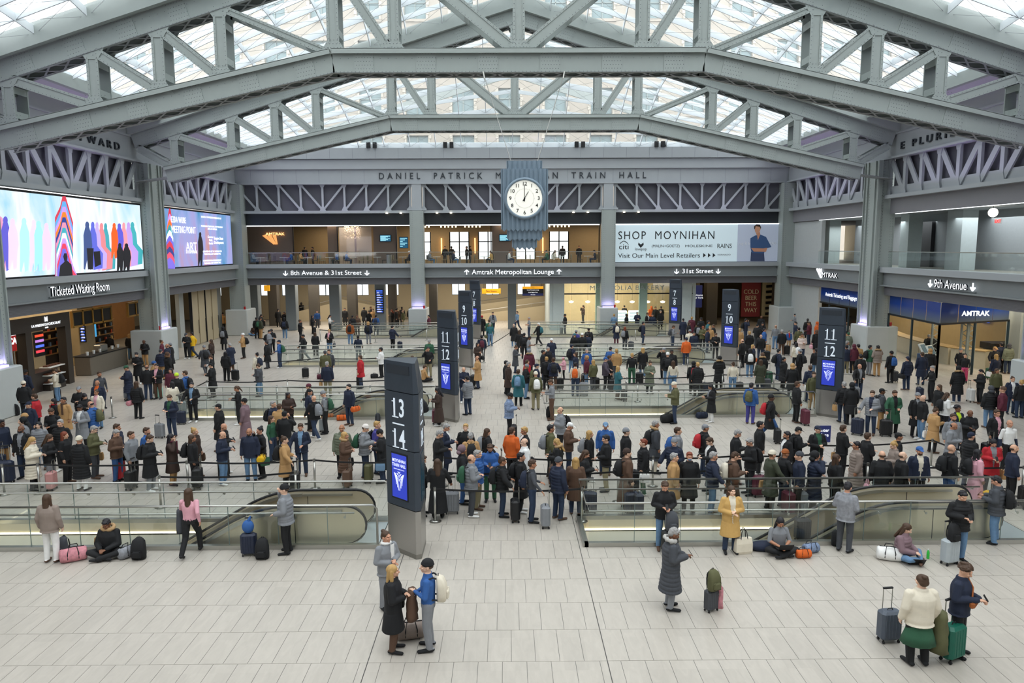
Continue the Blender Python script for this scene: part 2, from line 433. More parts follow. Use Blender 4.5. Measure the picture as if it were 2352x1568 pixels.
# ---------------------------------------------------------------- side walls
for side, sx in (('left', -1), ('right', 1)):
    W = struct('wall_' + side)
    xw = sx * HX
    YB = [(-4, 16.6), (18.2, 32.6), (34.2, 49.0), (50.8, 66.3)]
    for bi, (a, b) in enumerate(YB):
        def HB(name, z0, z1, proud, m_, th=0.4):
            MB().box(min(xw - sx * proud, xw + sx * th), max(xw - sx * proud, xw + sx * th), a, b, z0, z1).obj(name, m_, W)
        HB('ledge', 5.91, 6.26, 0.35, M_WALLP)
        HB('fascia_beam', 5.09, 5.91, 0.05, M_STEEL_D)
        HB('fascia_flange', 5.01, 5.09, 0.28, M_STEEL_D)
        m = MB(); m.box(min(xw + sx * .05, xw + sx * .2), max(xw + sx * .05, xw + sx * .2), a, b, 4.4, 5.01)
        for k in range(9): m.box(min(xw + sx * .01, xw + sx * .06), max(xw + sx * .01, xw + sx * .06), a, b, 4.42 + k * .065, 4.447 + k * .065)
        m.obj('louvre_blades', M_LOUV, W)
        HB('lower_flange', 10.72, 10.95, 0.3, M_WALLP)
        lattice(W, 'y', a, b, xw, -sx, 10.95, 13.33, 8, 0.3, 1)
        if sx > 0 or bi == 0: HB('louvre_panel', 9.75, 10.72, -0.12, M_LOUV)
        HB('lattice_foot', 10.95, 11.5, -0.05, M_WALLP)
    m = MB()
    def hb(z0, z1, pr): m.box(min(xw - sx * pr, xw + sx * .4), max(xw - sx * pr, xw + sx * .4), -4, 66.4, z0, z1)
    hb(13.33, 14.75, 0.1); hb(13.24, 13.36, 0.35); hb(14.75, 14.85, 0.22); hb(14.85, 15.9, 0.12)
    m.obj('frieze', M_WALLP, W)
    for cy in (33.4, 49.9): column(sx * 24.55, cy, 1.1, 1.5, 2.2, 13.2, 2.1, 2.4, 2.3, W)
    for cy in (33.4, 49.9):
        MB().box(sx * 24.0 - .1, sx * 24.0 + .1, cy - 0.95, cy + 0.95, 2.3, 13.2).obj('column_flange', M_STEEL, W)
        for dy in (-.95, -.5, .5, .95):
            MB().box(min(sx * 23.8, sx * 23.92), max(sx * 23.8, sx * 23.92), cy + dy - .04, cy + dy + .04, 2.3, 13.2).obj('column_rib', M_STEEL, W)
        r = MB(); z = 2.5
        while z < 13:
            for dy in (-.75, -.3, .3, .75): rivet(r, (sx * 23.9, cy + dy, z), (-sx, 0, 0), .028)
            for dx in (.08, .3): rivet(r, (sx * (24.0 + dx), cy - .76, z), (0, -1, 0), .028)
            z += .2
        r.obj('rivets', M_RIV, W, kind='stuff')
        l = MB().rbox(sx * 23.8 - .12, sx * 23.8 + .12, cy - .5, cy + .5, 2.31, 2.4, .01); l.obj('violet_lamp', M_PUR, W)
        area('plinth_uplight', (sx * 23.75, cy, 2.45), 0.25, 14, (0.6, 0.5, 1.0), (PI, 0, 0), sy=1.0)
    column(sx * 24.5, 66.2, 1.3, 1.3, 2.2, 13.2, 1.9, 2.4, 2.3, W)
for sx in (-1, 1):
    area('plinth_uplight', (sx * 8.5, BY - 0.95, 2.45), 1.0, 12, (0.6, 0.5, 1.0), (PI, 0, 0), sy=0.25)
    MB().rbox(sx * 8.5 - .5, sx * 8.5 + .5, BY - 1.0, BY - .85, 2.31, 2.38, .01).obj('violet_lamp', M_PUR, wall_back)
# the wall behind the camera, closing the hall
wf = struct('wall_front')
MB().box(-25, 25, -6.3, -6, 0, 24).obj('plain_wall', M_WALLP, wf)

# ---------------------------------------------------------------- floors and ceilings of the upper level
mz = struct('upper_floor')
M_CEIL = mat('mezzanine_slab', '6d6a66', 0.7)
M_MEZF = mat('mezzanine_floor', '8b867d', 0.4)
MB().box(-38, 38, BY + 0.3, 84, 5.1, 5.95).obj('mezzanine_slab', M_CEIL, mz)
MB().box(-38, 38, BY + 0.2, 84, 5.95, 6.1).obj('mezzanine_floor', M_MEZF, mz)
MB().box(-38, 38, BY + 0.3, 84, 9.9, 10.1).obj('mezzanine_ceiling', mat('dark_ceiling', '4a4642', 0.8), mz)
for sx in (-1, 1):
    a, b = sorted((sx * 24.8, sx * 38))
    MB().box(a, b, -6, BY + .3, 5.1, 5.95).obj('side_slab', M_CEIL, mz)
    MB().box(a, b, -6, BY + .3, 5.95, 6.1).obj('side_gallery_floor', M_MEZF, mz)
    MB().box(a, b, -6, BY + .3, 9.9, 10.1).obj('side_gallery_ceiling', mat('gallery_ceiling', '9aa0a2', 0.8), mz)
    MB().box(sx * 38 - .2, sx * 38 + .2, -6, 84, -0.3, 10.1).obj('side_gallery_wall', mat('beige_plaster', 'b3a68c', 0.8), mz)
# ================================================================ roof trusses
def chord_pts_bottom():  # centre line of the bottom chord (x, z)
    return [(-21.9, 12.45), (-7.9, 15.52), (7.9, 15.52), (21.9, 12.45)]
NODES = [-21.7, -18.05, -15.25, -12.6, -7.85, -5.3, 0.0, 5.3, 7.85, 12.6, 15.25, 18.05, 21.7]
def zb(x):
    x = abs(x); return 15.52 if x < 7.9 else 15.52 - (x - 7.9) * 0.2193
def zt(x): return 22.05 - 0.3105 * abs(x)
HD = 0.44            # half distance between the two web planes of a truss
def web(mb, riv, p0, p1, w, yy, out, dens=0.17, splice=()):
    """one steel web of a box member in a plane y=yy: plate plus edge angles; out = -1 front, +1 rear"""
    a = Vector((p0[0], yy, p0[1])); b = Vector((p1[0], yy, p1[1])); d = (b - a); L = d.length; d.normalize()
    up = Vector((-d.z, 0, d.x))
    mb.beam(a, b, 0.03, w, (up.x, 0, up.z)) if abs(d.z) < 0.99 else mb.beam(a, b, w, 0.03, (0, 1, 0))
    for s in (-1, 1):
        o = up * (s * (w / 2 - 0.05)) + Vector((0, out * 0.03, 0))
        mb.beam(a + o, b + o, 0.035, 0.1, (up.x, 0, up.z)) if abs(d.z) < 0.99 else mb.beam(a + o, b + o, 0.1, 0.035, (0, 1, 0))
        if out < 0:
            n = int(L / dens)
            for k in range(n + 1):
                rivet(riv, a + d * (k * L / max(n, 1)) + o + Vector((0, -0.02, 0)), (0, -1, 0), 0.02)
def member(parent, name, p0, p1, w, bars=True, m_=None):
    mb, riv = MB(), MB()
    web(mb, riv, p0, p1, w, -HD, -1); web(mb, riv, p0, p1, w, HD, 1)
    a = Vector((p0[0], 0, p0[1])); b = Vector((p1[0], 0, p1[1])); d = b - a; L = d.length; d.normalize()
    # battens between the webs
    n = max(2, int(L / 1.5))
    for k in range(1, n):
        c = a + d * (k * L / n)
        mb.beam(c + Vector((0, -HD, 0)), c + Vector((0, HD, 0)), 0.32, w * 0.9, (-d.z, 0, d.x)) if False else None
    up = Vector((-d.z, 0, d.x))
    for k in range(1, n + 1):
        c = a + d * ((k - 0.5) * L / n)
        for s in (-1, 1):
            q = c + up * (s * (w / 2 - 0.03))
            mb.beam(q + Vector((0, -HD, 0)), q + Vector((0, HD, 0)), 0.28, 0.02, (up.x, 0, up.z))
    o = mb.obj(name, m_ or M_STEEL, parent)
    riv.obj('rivets', M_RIV, o, kind='stuff')
    return o
def chord(parent, name, pts, w, flange_top=True):
    mb, riv, lace = MB(), MB(), MB()
    for (p0, p1) in zip(pts[:-1], pts[1:]):
        a = Vector((p0[0], 0, p0[1])); b = Vector((p1[0], 0, p1[1])); d = b - a; L = d.length; d.normalize(); up = Vector((-d.z, 0, d.x))
        if up.z < 0: up = -up
        web(mb, riv, p0, p1, w, -HD, -1, 0.16); web(mb, riv, p0, p1, w, HD, 1)
        # middle stitch row and spliced plates with rivet fields
        n = int(L / 0.33)
        for k in range(n): rivet(riv, a + d * (k * L / n) + up * 0.12 + Vector((0, -HD - .016, 0)), (0, -1, 0), 0.017)
        ns = max(1, int(L / 2.3))
        for k in range(ns):
            c = a + d * ((k + 0.5) * L / ns)
            q = c + Vector((0, -HD - 0.03, 0))
            mb.beam(q - d * 0.42, q + d * 0.42, 0.02, w * 0.8, (up.x, 0, up.z))
            for i in range(7):
                for j in range(5):
                    rivet(riv, q + d * (-0.36 + i * 0.12 + (j % 2) * .05) + up * (-0.32 + j * 0.16) * (w) + Vector((0, -0.011, 0)), (0, -1, 0), 0.019)
        # cover plate above, lacing bars on the open face(s)
        if flange_top:
            mb.beam(a + up * (w / 2 + 0.015), b + up * (w / 2 + 0.015), 2 * HD + 0.42, 0.03, (up.x, 0, up.z))
            mb.beam(a + up * (w / 2 - 0.08) + Vector((0, -HD - .2, 0)), b + up * (w / 2 - 0.08) + Vector((0, -HD - .2, 0)), 0.02, 0.2, (up.x, 0, up.z))
        faces = (-1,)
        n = max(2, int(L / 0.9))
        for s in faces:
            off = up * (s * (w / 2 - 0.02))
            for k in range(n):
                q0 = a + d * (k * L / n) + off; q1 = a + d * ((k + 1) * L / n) + off
                for sg in (-1, 1):
                    lace.beam(q0 + Vector((0, -sg * (HD + .05), 0)), q1 + Vector((0, sg * (HD + .05), 0)), 0.09, 0.015, (up.x, 0, up.z))
            # edge angles under the webs
            for sg in (-1, 1):
                lace.beam(a + off + Vector((0, sg * (HD - .02), 0)), b + off + Vector((0, sg * (HD - .02), 0)), 0.2, 0.02, (up.x, 0, up.z))
    o = mb.obj(name, M_STEEL, parent)
    riv.obj('rivets', M_RIV, o, kind='stuff')
    lace.obj('lacing', M_STEEL_D, o)
    return o
def truss(y, label):
    t = thing('roof_truss', label, 'truss', (0, y, 0), 0, None)
    chord(t, 'bottom_chord', [(-22.3, 12.36), (-7.9, 15.52), (7.9, 15.52), (22.3, 12.36)], 0.95)
    chord(t, 'top_chord', [(-24.3, zt(24.3)), (0, 22.05), (24.3, zt(24.3))], 1.0, True)
    for x in NODES:
        member(t, 'post', (x, zb(x) + .4), (x, zt(x) - .4), 0.5 if abs(x) not in (5.3,) else 0.46)
    def dg(xa, ta, xb, tb, w=0.42):
        za = (zt(xa) - .55) if ta else (zb(xa) + .5); zbb = (zt(xb) - .55) if tb else (zb(xb) + .5)
        member(t, 'diagonal', (xa, za), (xb, zbb), w)
    for s in (-1, 1):
        dg(s * 5.1, 1, s * 0.25, 0, 0.5)
        dg(s * 7.6, 1, s * 5.5, 0)
        dg(s * 12.4, 1, s * 8.2, 0, 0.3)
        dg(s * 15.1, 1, s * 12.8, 0)
        dg(s * 17.9, 1, s * 15.4, 0)
        dg(s * 21.5, 1, s * 18.2, 0)
        dg(s * 24.0, 1, s * 22.0, 0, 0.5)
    # gusset plates at the bottom nodes
    for x in NODES:
        for yy in (-HD - 0.05, HD + 0.03):
            g = MB(); z0 = zb(x) + 0.3; tz = zb(x)
            g.prism([(x - .6, z0), (x + .6, z0), (x + .27, z0 + .5), (x - .27, z0 + .5)], yy, yy + 0.02, 'y'); gg = g.obj('gusset_plate', M_STEEL, t); g = MB()
            z1 = zt(x) - 0.35
            g.prism([(x - .55, z1), (x - .27, z1 - .45), (x + .27, z1 - .45), (x + .55, z1)], yy, yy + 0.02, 'y'); g.obj('gusset_plate', M_STEEL, t)
        r = MB()
        for i in range(7):
            for j in range(4):
                rivet(r, (x - .42 + i * .14 + (j % 2) * .04, -HD - 0.052, zb(x) + .42 + j * .15), (0, -1, 0), 0.02)
        r.obj('rivets', M_RIV, gg, kind='stuff')
    for s in (-1, 1):   # flat bearing plate reaching the column
        MB().beam((s * 19.5, 0, 12.36 + .28 - .0), (s * 24.4, 0, 11.95), 0.9, 0.05).obj('bearing_plate', M_STEEL_D, t)
    return t
truss(48.65, 'farther grey riveted roof truss, seen below the one that carries the clock')
truss(32.95, 'nearer grey riveted roof truss with the clock hung from it')
truss(16.6, 'grey riveted roof truss over the hall entrance, above the viewpoint')

# ================================================================ skylight vaults
def zedge(x): return 23.15 - 0.3105 * abs(x)
def vault(y0, y1, back=False, nx=20, ny=12, bulge=2.2):
    XS = 22.4
    root = struct('window_' + str(len([o for o in bpy.data.objects if o.name.startswith('window_')]) + 1))
    def S(x, v):
        ze = zedge(x); z1 = 16.75 if back else ze
        q = max(0.0, 1 - (abs(x) / XS) ** 2)
        rnd = ze + 0.3 * q      # softened ridge
        z = rnd * (1 - v) + z1 * v
        if back: z = z1 + (rnd - z1) * math.cos(v * PI / 2) ** 0.9
        b = bulge * (0.15 + 0.85 * q) * math.sin(PI * v) if not back else 1.2 * q * math.sin(PI * v)
        return Vector((x, y0 + (y1 - y0) * v, z + b))
    for i in range(nx):
        xa, xb = -XS + 2 * XS * i / nx, -XS + 2 * XS * (i + 1) / nx
        for j in range(ny):
            va, vb = j / ny, (j + 1) / ny
            c = S((xa + xb) / 2, (va + vb) / 2)
            m = MB(); m.add([S(xa, va) - c, S(xb, va) - c, S(xb, vb) - c, S(xa, vb) - c], [(0, 1, 2, 3)])
            m.obj('pane', M_GLROOF, root, loc=c)
    def fin(pts, h, w):
        m = MB(); rings = []
        for i, p in enumerate(pts):
            d = (pts[min(i + 1, len(pts) - 1)] - pts[max(i - 1, 0)]).normalized()
            s = d.cross(Vector((0, 0, 1))).normalized() * (w / 2)
            rings.append([p + s, p - s, p - s - Vector((0, 0, h)), p + s - Vector((0, 0, h))])
        m.loft(rings); return m
    for i in range(nx + 1):
        x = -XS + 2 * XS * i / nx
        fin([S(x, j / 16) for j in range(17)], 0.34, 0.05).obj('glazing_fin', M_WHITEM, root)
    for j in range(ny + 1):
        v = j / ny
        fin([S(-XS + 2 * XS * i / 24, v) for i in range(25)], 0.42 if j % 2 == 0 else 0.3, 0.07).obj('glazing_fin', M_WHITEM, root)
    # thin cross cables below the glass
    cb = MB()
    for i in range(nx):
        for j in range(ny):
            xa, xb = -XS + 2 * XS * i / nx, -XS + 2 * XS * (i + 1) / nx
            dn = Vector((0, 0, 0.3))
            cb.beam(S(xa, j / ny) - dn, S(xb, (j + 1) / ny) - dn, 0.012, 0.012)
            cb.beam(S(xb, j / ny) - dn, S(xa, (j + 1) / ny) - dn, 0.012, 0.012)
    cb.obj('cross_cables', mat('cable_grey', '8c9194', .4), root, kind='stuff')
    # purlin beams under the fins along the two side edges and the truss edges
    for s in (-1, 1):
        MB().box(s * XS - 0.15, s * XS + 0.15, y0, y1, (15.9 if back else zedge(XS) - .5), zedge(XS) + .1).obj('edge_beam', M_STEEL, root)
    for yy in ((y0,) if back else (y0, y1)):
        for s in (-1, 1):
            m = MB()
            m.add([(s * 0, yy - .12, zedge(0) - .75), (s * XS, yy - .12, zedge(XS) - .75), (s * XS, yy - .12, zedge(XS) + .15), (0, yy - .12, zedge(0) + .15),
                   (s * 0, yy + .12, zedge(0) - .75), (s * XS, yy + .12, zedge(XS) - .75), (s * XS, yy + .12, zedge(XS) + .15), (0, yy + .12, zedge(0) + .15)],
                  [(0, 1, 2, 3), (7, 6, 5, 4), (0, 4, 5, 1), (1, 5, 6, 2), (2, 6, 7, 3), (3, 7, 4, 0)])
            m.obj('rim_beam', M_STEEL, root)
    return root
vault(0.5, 15.9, nx=20, ny=10); vault(17.4, 32.2); vault(33.7, 47.9); vault(49.4, 66.2, back=True)
roof = struct('roof')
for s in (-1, 1):
    for (a, b) in ((-4, 16.0), (17.2, 32.3), (33.6, 48.0), (49.3, 66.6)):
        m = MB()   # sloping soffit between the wall and the glazing
        P = [(s * 22.5, 15.8), (s * 24.9, 15.7), (s * 24.9, 16.0), (s * 22.5, 16.2)]
        m.add([(p[0], yy, p[1]) for yy in (a, b) for p in P], [(0, 1, 2, 3), (7, 6, 5, 4), (0, 4, 5, 1), (1, 5, 6, 2), (2, 6, 7, 3), (3, 7, 4, 0)])
        m.obj('soffit', mat('pale_soffit', 'b9b6c4', .6), roof)
        for yy in (a + .1, b - .1):
            m = MB(); m.beam((s * 0.6, yy, zedge(0.6) - .35), (s * 24.8, yy, zedge(24.8) - .35), 0.22, 0.75); m.obj('roof_girder', M_STEEL, roof)
for yy in (16.6, 32.95, 48.65):   # capping between neighbouring vaults
    for s in (-1, 1):
        m = MB(); m.beam((0, yy, zedge(0) + .1), (s * 24.9, yy, zedge(24.9) + .1), 1.5, 0.08); m.obj('valley_cover', M_STEEL, roof)
# back sill of the last vault
m = MB(); m.box(-24.6, 24.6, BY - .3, BY + .4, 16.34, 16.8)
m.obj('sill', M_WHITEM, wall_back)
m = MB()
for k in range(-12, 13): m.box(k * 1.35 - .02, k * 1.35 + .02, BY - .62, BY - .3, 16.34, 16.8)
m.obj('sill_fins', M_WHITEM, wall_back, kind='stuff')
for x in (-12.3, -5.6, 5.9, 12.9):
    for d in (-.28, .28):
        MB().box(x + d - .16, x + d + .16, BY - .66, BY - .34, 16.32, 16.8).obj('vent_box', M_BLK, wall_back)
for s in (-1, 1):  # solid triangles beside the last vault
    m = MB(); m.box(min(s * 22.5, s * 24.9), max(s * 22.5, s * 24.9), BY - .2, BY + .2, 16.3, 17.4); m.obj('gable_infill', M_STEEL, wall_back)

# ---------------------------------------------------------------- the courtyard building outside the skylight
def courtyard():
    t = thing('stone_building', 'pale limestone building with rows of windows rising outside the skylight', 'building', (0, 0, 0))
    M_LIME = mat('limestone', 'aaa297', 0.85, 0, 0.12, 1.2, .4, bscale=8)
    M_WG = mat('blue_window_glass', '7d9194', 0.15, 0, 0.1, 1.0)
    wins = []
    step = 5.35; ww = 2.5
    xs = [-0.15 + step * k for k in range(-8, 9)]
    rows = [(17.7, 20.6), (22.9, 25.9), (28.2, 31.2), (33.5, 36.5)]
    Y = 88.0
    mb = MB()
    prev = 6.0
    for (z0, z1) in rows + [(42, 42)]:
        mb.box(-48, 48, Y, Y + 1.5, prev, z0); prev = z1
        if z1 == z0: break
        e = -48
        for x in xs:
            mb.box(e, x - ww / 2, Y, Y + 1.5, z0, z1); e = x + ww / 2
        mb.box(e, 48, Y, Y + 1.5, z0, z1)
    mb.obj('stone_wall', M_LIME, t)
    q = MB()
    for (z0, z1) in rows:
        for x in xs:
            for s in (-1, 1):
                for k in range(6):
                    zz = z0 + k * .5; w = .34 if k % 2 else .2
                    q.box(x + s * (ww / 2 + .02) - (0 if s > 0 else w), x + s * (ww / 2 + .02) + (w if s > 0 else 0), Y - .08, Y, zz + .03, zz + .47)
    q.obj('quoin_stones', mat('light_limestone', 'bbb4a8', .8), t, kind='stuff')
    for (z0, z1) in rows:
        for x in xs:
            f = MB()
            f.box(x - ww / 2, x + ww / 2, Y + .3, Y + .4, z1 - .12, z1); f.box(x - ww / 2, x + ww / 2, Y + .3, Y + .4, z0, z0 + .12)
            f.box(x - .05, x + .05, Y + .3, Y + .4, z0, z1); f.box(x - ww / 2, x + ww / 2, Y + .3, Y + .4, (z0 + z1) / 2 + .3, (z0 + z1) / 2 + .4)
            f.box(x - ww / 2, x - ww / 2 + .1, Y + .3, Y + .4, z0, z1); f.box(x + ww / 2 - .1, x + ww / 2, Y + .3, Y + .4, z0, z1)
            w = f.obj('window', mat('window_frame_grey', '8f9a98', .5), t)
            B(x - ww / 2, x + ww / 2, Y + .42, Y + .45, z0, z1).obj('pane', M_WG, w)
            B(x - ww / 2 - .3, x + ww / 2 + .3, Y - .15, Y + .3, z0 - .3, z0).obj('window_sill', M_LIME, w)
courtyard()
# ================================================================ escalator wells, railings, escalators
M_STONEW = mat('beige_well_stone', 'cfc4aa', 0.5, 0, 0.06, 2)
M_LED = mat('led_strip', 'fff3d0', 0.4, emit=3.5)
M_WELLP = mat('well_panel', 'dcdcd4', 0.45, 0.0, 0.05, 1.5)
ROWN = ['nearest', 'second', 'third', 'farthest']
lower = struct('floor')
MB().box(-16, 14, 15, 68, -3.2, -3.0).obj('lower_platform', mat('platform_stone', '9a958c', .5), lower)
def escal_profile(x_new, x_sl, x_end, top, bot):
    """outline of one balustrade side: rounded newel at x_new, level to x_sl, then down to the left"""
    r = (top - bot) / 2; cz = (top + bot) / 2; pts = []
    for k in range(13):
        a = -PI / 2 + PI * k / 12
        pts.append((x_new - r + r * math.cos(a), cz + r * math.sin(a)))
    tp = []
    sl = math.tan(math.radians(30))
    for k in range(9):
        t = k / 8; x = x_sl - t * 1.6; tp.append((x, top - (t * t) * 0.8 * sl))
    x, z = tp[-1]; tp.append((x_end, z - (x - x_end) * sl))
    return pts, tp
def well(ri, side):
    y0, y1 = WELL_Y[ri]
    x0, x1 = (-15.4, -3.95) if side == 'left' else (1.5, 13.4)
    xn, xs = (-4.3, -6.3) if side == 'left' else (12.45, 9.9)
    Wl = link('well_lining', None, None, kind='structure')
    m = MB(); m.box(x0, x1, y1 - .015, y1 + .06, -0.31, -.004); m.obj('stone_band', M_STONEW, Wl)
    for (a, b, c, d) in ((x0, x1, y1, y1 + .05), (x0, x1, y0 - .05, y0), (x0 - .05, x0, y0, y1), (x1, x1 + .05, y0, y1)):
        MB().box(a, b, c, d, -5, -0.31).obj('lining_panel', M_WELLP, Wl)
    MB().box(x0 - .05, x0 + .015, y0, y1, -.31, -.004).obj('stone_band', M_STONEW, Wl)
    MB().box(x0 + .02, x1 - 1.5, y1 - .04, y1 - .015, -.30, -.255).obj('led_strip', M_LED, Wl)
    MB().box(x0 + .015, x0 + .04, y0, y1, -.30, -.255).obj('led_strip', M_LED, Wl)
    place = ('left' if side == 'left' else 'right')
    nm = '%s escalator opening %s of the middle aisle' % (ROWN[ri], place)
    area('well_light', ((x0 + x1) / 2 - 1.5, (y0 + y1) / 2, -0.9), 7, 90, (1.0, 0.92, 0.74), sy=1.2)  # added fill lamp that brightens the inside of the well
    # railing round the opening
    t = thing('glass_railing', 'glass railing with double steel rails round the ' + nm, 'railing', (0, 0, 0), 0, 'railings round the escalator openings')
    cb = MB(); cb.box(x0 - .1, x1 + .05, y0 - .14, y0, -.003, .11); cb.box(x0 - .1, x1 + .05, y1, y1 + .14, -.003, .11); cb.box(x0 - .14, x0, y0 - .14, y1 + .14, -.003, .11)
    cb.obj('curb', M_STAIN, t)
    n = round((x1 - x0) / 1.22)
    for yy in (y0 - .07, y1 + .07):
        for k in range(n):
            a = x0 + (x1 - x0) * k / n; b = x0 + (x1 - x0) * (k + 1) / n
            p = MB().box(a + .008, b - .008, yy - .007, yy + .007, .11, 1.13).obj('glass_panel', M_GL, t)
            j = MB().box(b - .007, b + .007, yy - .009, yy + .009, .11, 1.13)
            if k < n - 1: j.obj('panel_joint', mat('joint_green', '6e7f7c', .3), p)
    MB().box(x0 - .077, x0 - .063, y0 - .05, y1 + .05, .11, 1.13).obj('glass_panel', M_GL, t)
    loop = [(x1, y0 - .07, .06), (x1, y0 - .07, 1.05), (x1 - .1, y0 - .07, 1.15), (x0 - .07, y0 - .07, 1.15), (x0 - .07, y1 + .07, 1.15), (x1 - .1, y1 + .07, 1.15), (x1, y1 + .07, 1.05), (x1, y1 + .07, .06)]
    MB().tube(loop, .031, 8).obj('top_rail', M_STAIN, t, smooth=True)
    loop = [(x1 - .6, y0 + .04, .9), (x0 + .03, y0 + .04, .9), (x0 + .03, y1 - .04, .9), (x1 - .6, y1 - .04, .9)]
    MB().tube(loop, .025, 8).obj('hand_rail', M_STAIN, t, smooth=True)
    for k in range(n):
        a = x0 + (x1 - x0) * (k + .35) / n
        for yy, s in ((y0 - .07, 1), (y1 + .07, -1)):
            b = MB(); b.tube([(a, yy, .82), (a, yy + s * .09, .83), (a, yy + s * .11, .88)], .012, 6)
            b.add([(a + .035 * math.cos(q), yy + s * .01, .82 + .035 * math.sin(q)) for q in [2 * PI * i / 10 for i in range(10)]], [tuple(range(10))])
            b.obj('rail_bracket', M_STAIN, t)
    # the escalator
    e = thing('escalator', 'steel escalator with black handrails in the ' + nm, 'escalator', (0, 0, 0), 0, 'escalators down to the tracks')
    for yy in (y0 + .22, y1 - .28):
        pts, tp = escal_profile(xn, xs, x0 - .5 if False else xs - 6.6, .98, -.02)
        th = .07
        outer = pts + tp
        xe, ze = tp[-1]
        low = [(xe, ze - .95)] + [(x, z - .95) for x, z in reversed(tp[:-1])]
        poly = outer + low
        m = MB(); n_ = len(poly)
        # side plate split in convex strips
        lows = [(pts[0][0], -.02)]
        top_line = list(reversed(pts[6:])) if False else pts[6:] + tp
        for i in range(len(top_line) - 1):
            (xa, za), (xb, zb_) = top_line[i], top_line[i + 1]
            def lo(x):
                if x > pts[0][0]:
                    r = .5; dx = x - (xn - r); return .48 - math.sqrt(max(0, r * r - dx * dx))
                if x > xs: return -.4
                i2 = [p for p in tp]
                return None
            za0, zb0 = lo(xa), lo(xb)
            za0 = za - .95 - .45 if za0 is None else za0
            zb0 = zb_ - .95 - .45 if zb0 is None else zb0
            m.prism([(xb, zb0), (xa, za0), (xa, za), (xb, zb_)], yy, yy + th, 'y')
        m.obj('side_panel', M_STAIN_D, e)
        for k in range(1, 4):
            xx = xn - .6 - k * 1.25
            MB().box(xx - .008, xx + .008, yy - .005, yy + th + .005, -.2, .9).obj('panel_seam', M_BLK, e) if xx > xs else None
        path = [(x, yy + th / 2, z + .03) for x, z in pts] + [(x, yy + th / 2, z + .03) for x, z in tp]
        MB().tube(path, .04, 8).obj('handrail', M_RUB, e, smooth=True)
        d = MB()
        for i in range(len(tp) - 1):
            (xa, za), (xb, zb_) = tp[i], tp[i + 1]
            for s in (-.05, th + .02):
                d.beam((xa, yy + s + .015, za - .09), (xb, yy + s + .015, zb_ - .09), .07, .09)
        d.beam((xn - .6, yy - .035, .89), (xs, yy - .035, .89), .05, .06)
        d.obj('bright_trim', M_STAIN, e)
    st = MB(); x = xs - .2; z = 0.0; k = 0
    while z > -3.6:
        st.box(x - .4, x, y0 + .3, y1 - .3, z - .3, z - .02); x -= .4; z -= .22; k += 1
    st.obj('steps', mat('grooved_step', '55575a', .4, .7), e, kind='stuff')
    MB().box(xs - .2, x1 - .02, y0 + .02, y1 - .02, -.2, -.004).obj('landing_plate', mat('landing_metal', 'b9c2c4', .35, .5, .03), e)
for ri in range(4):
    for s in ('left', 'right'): well(ri, s)

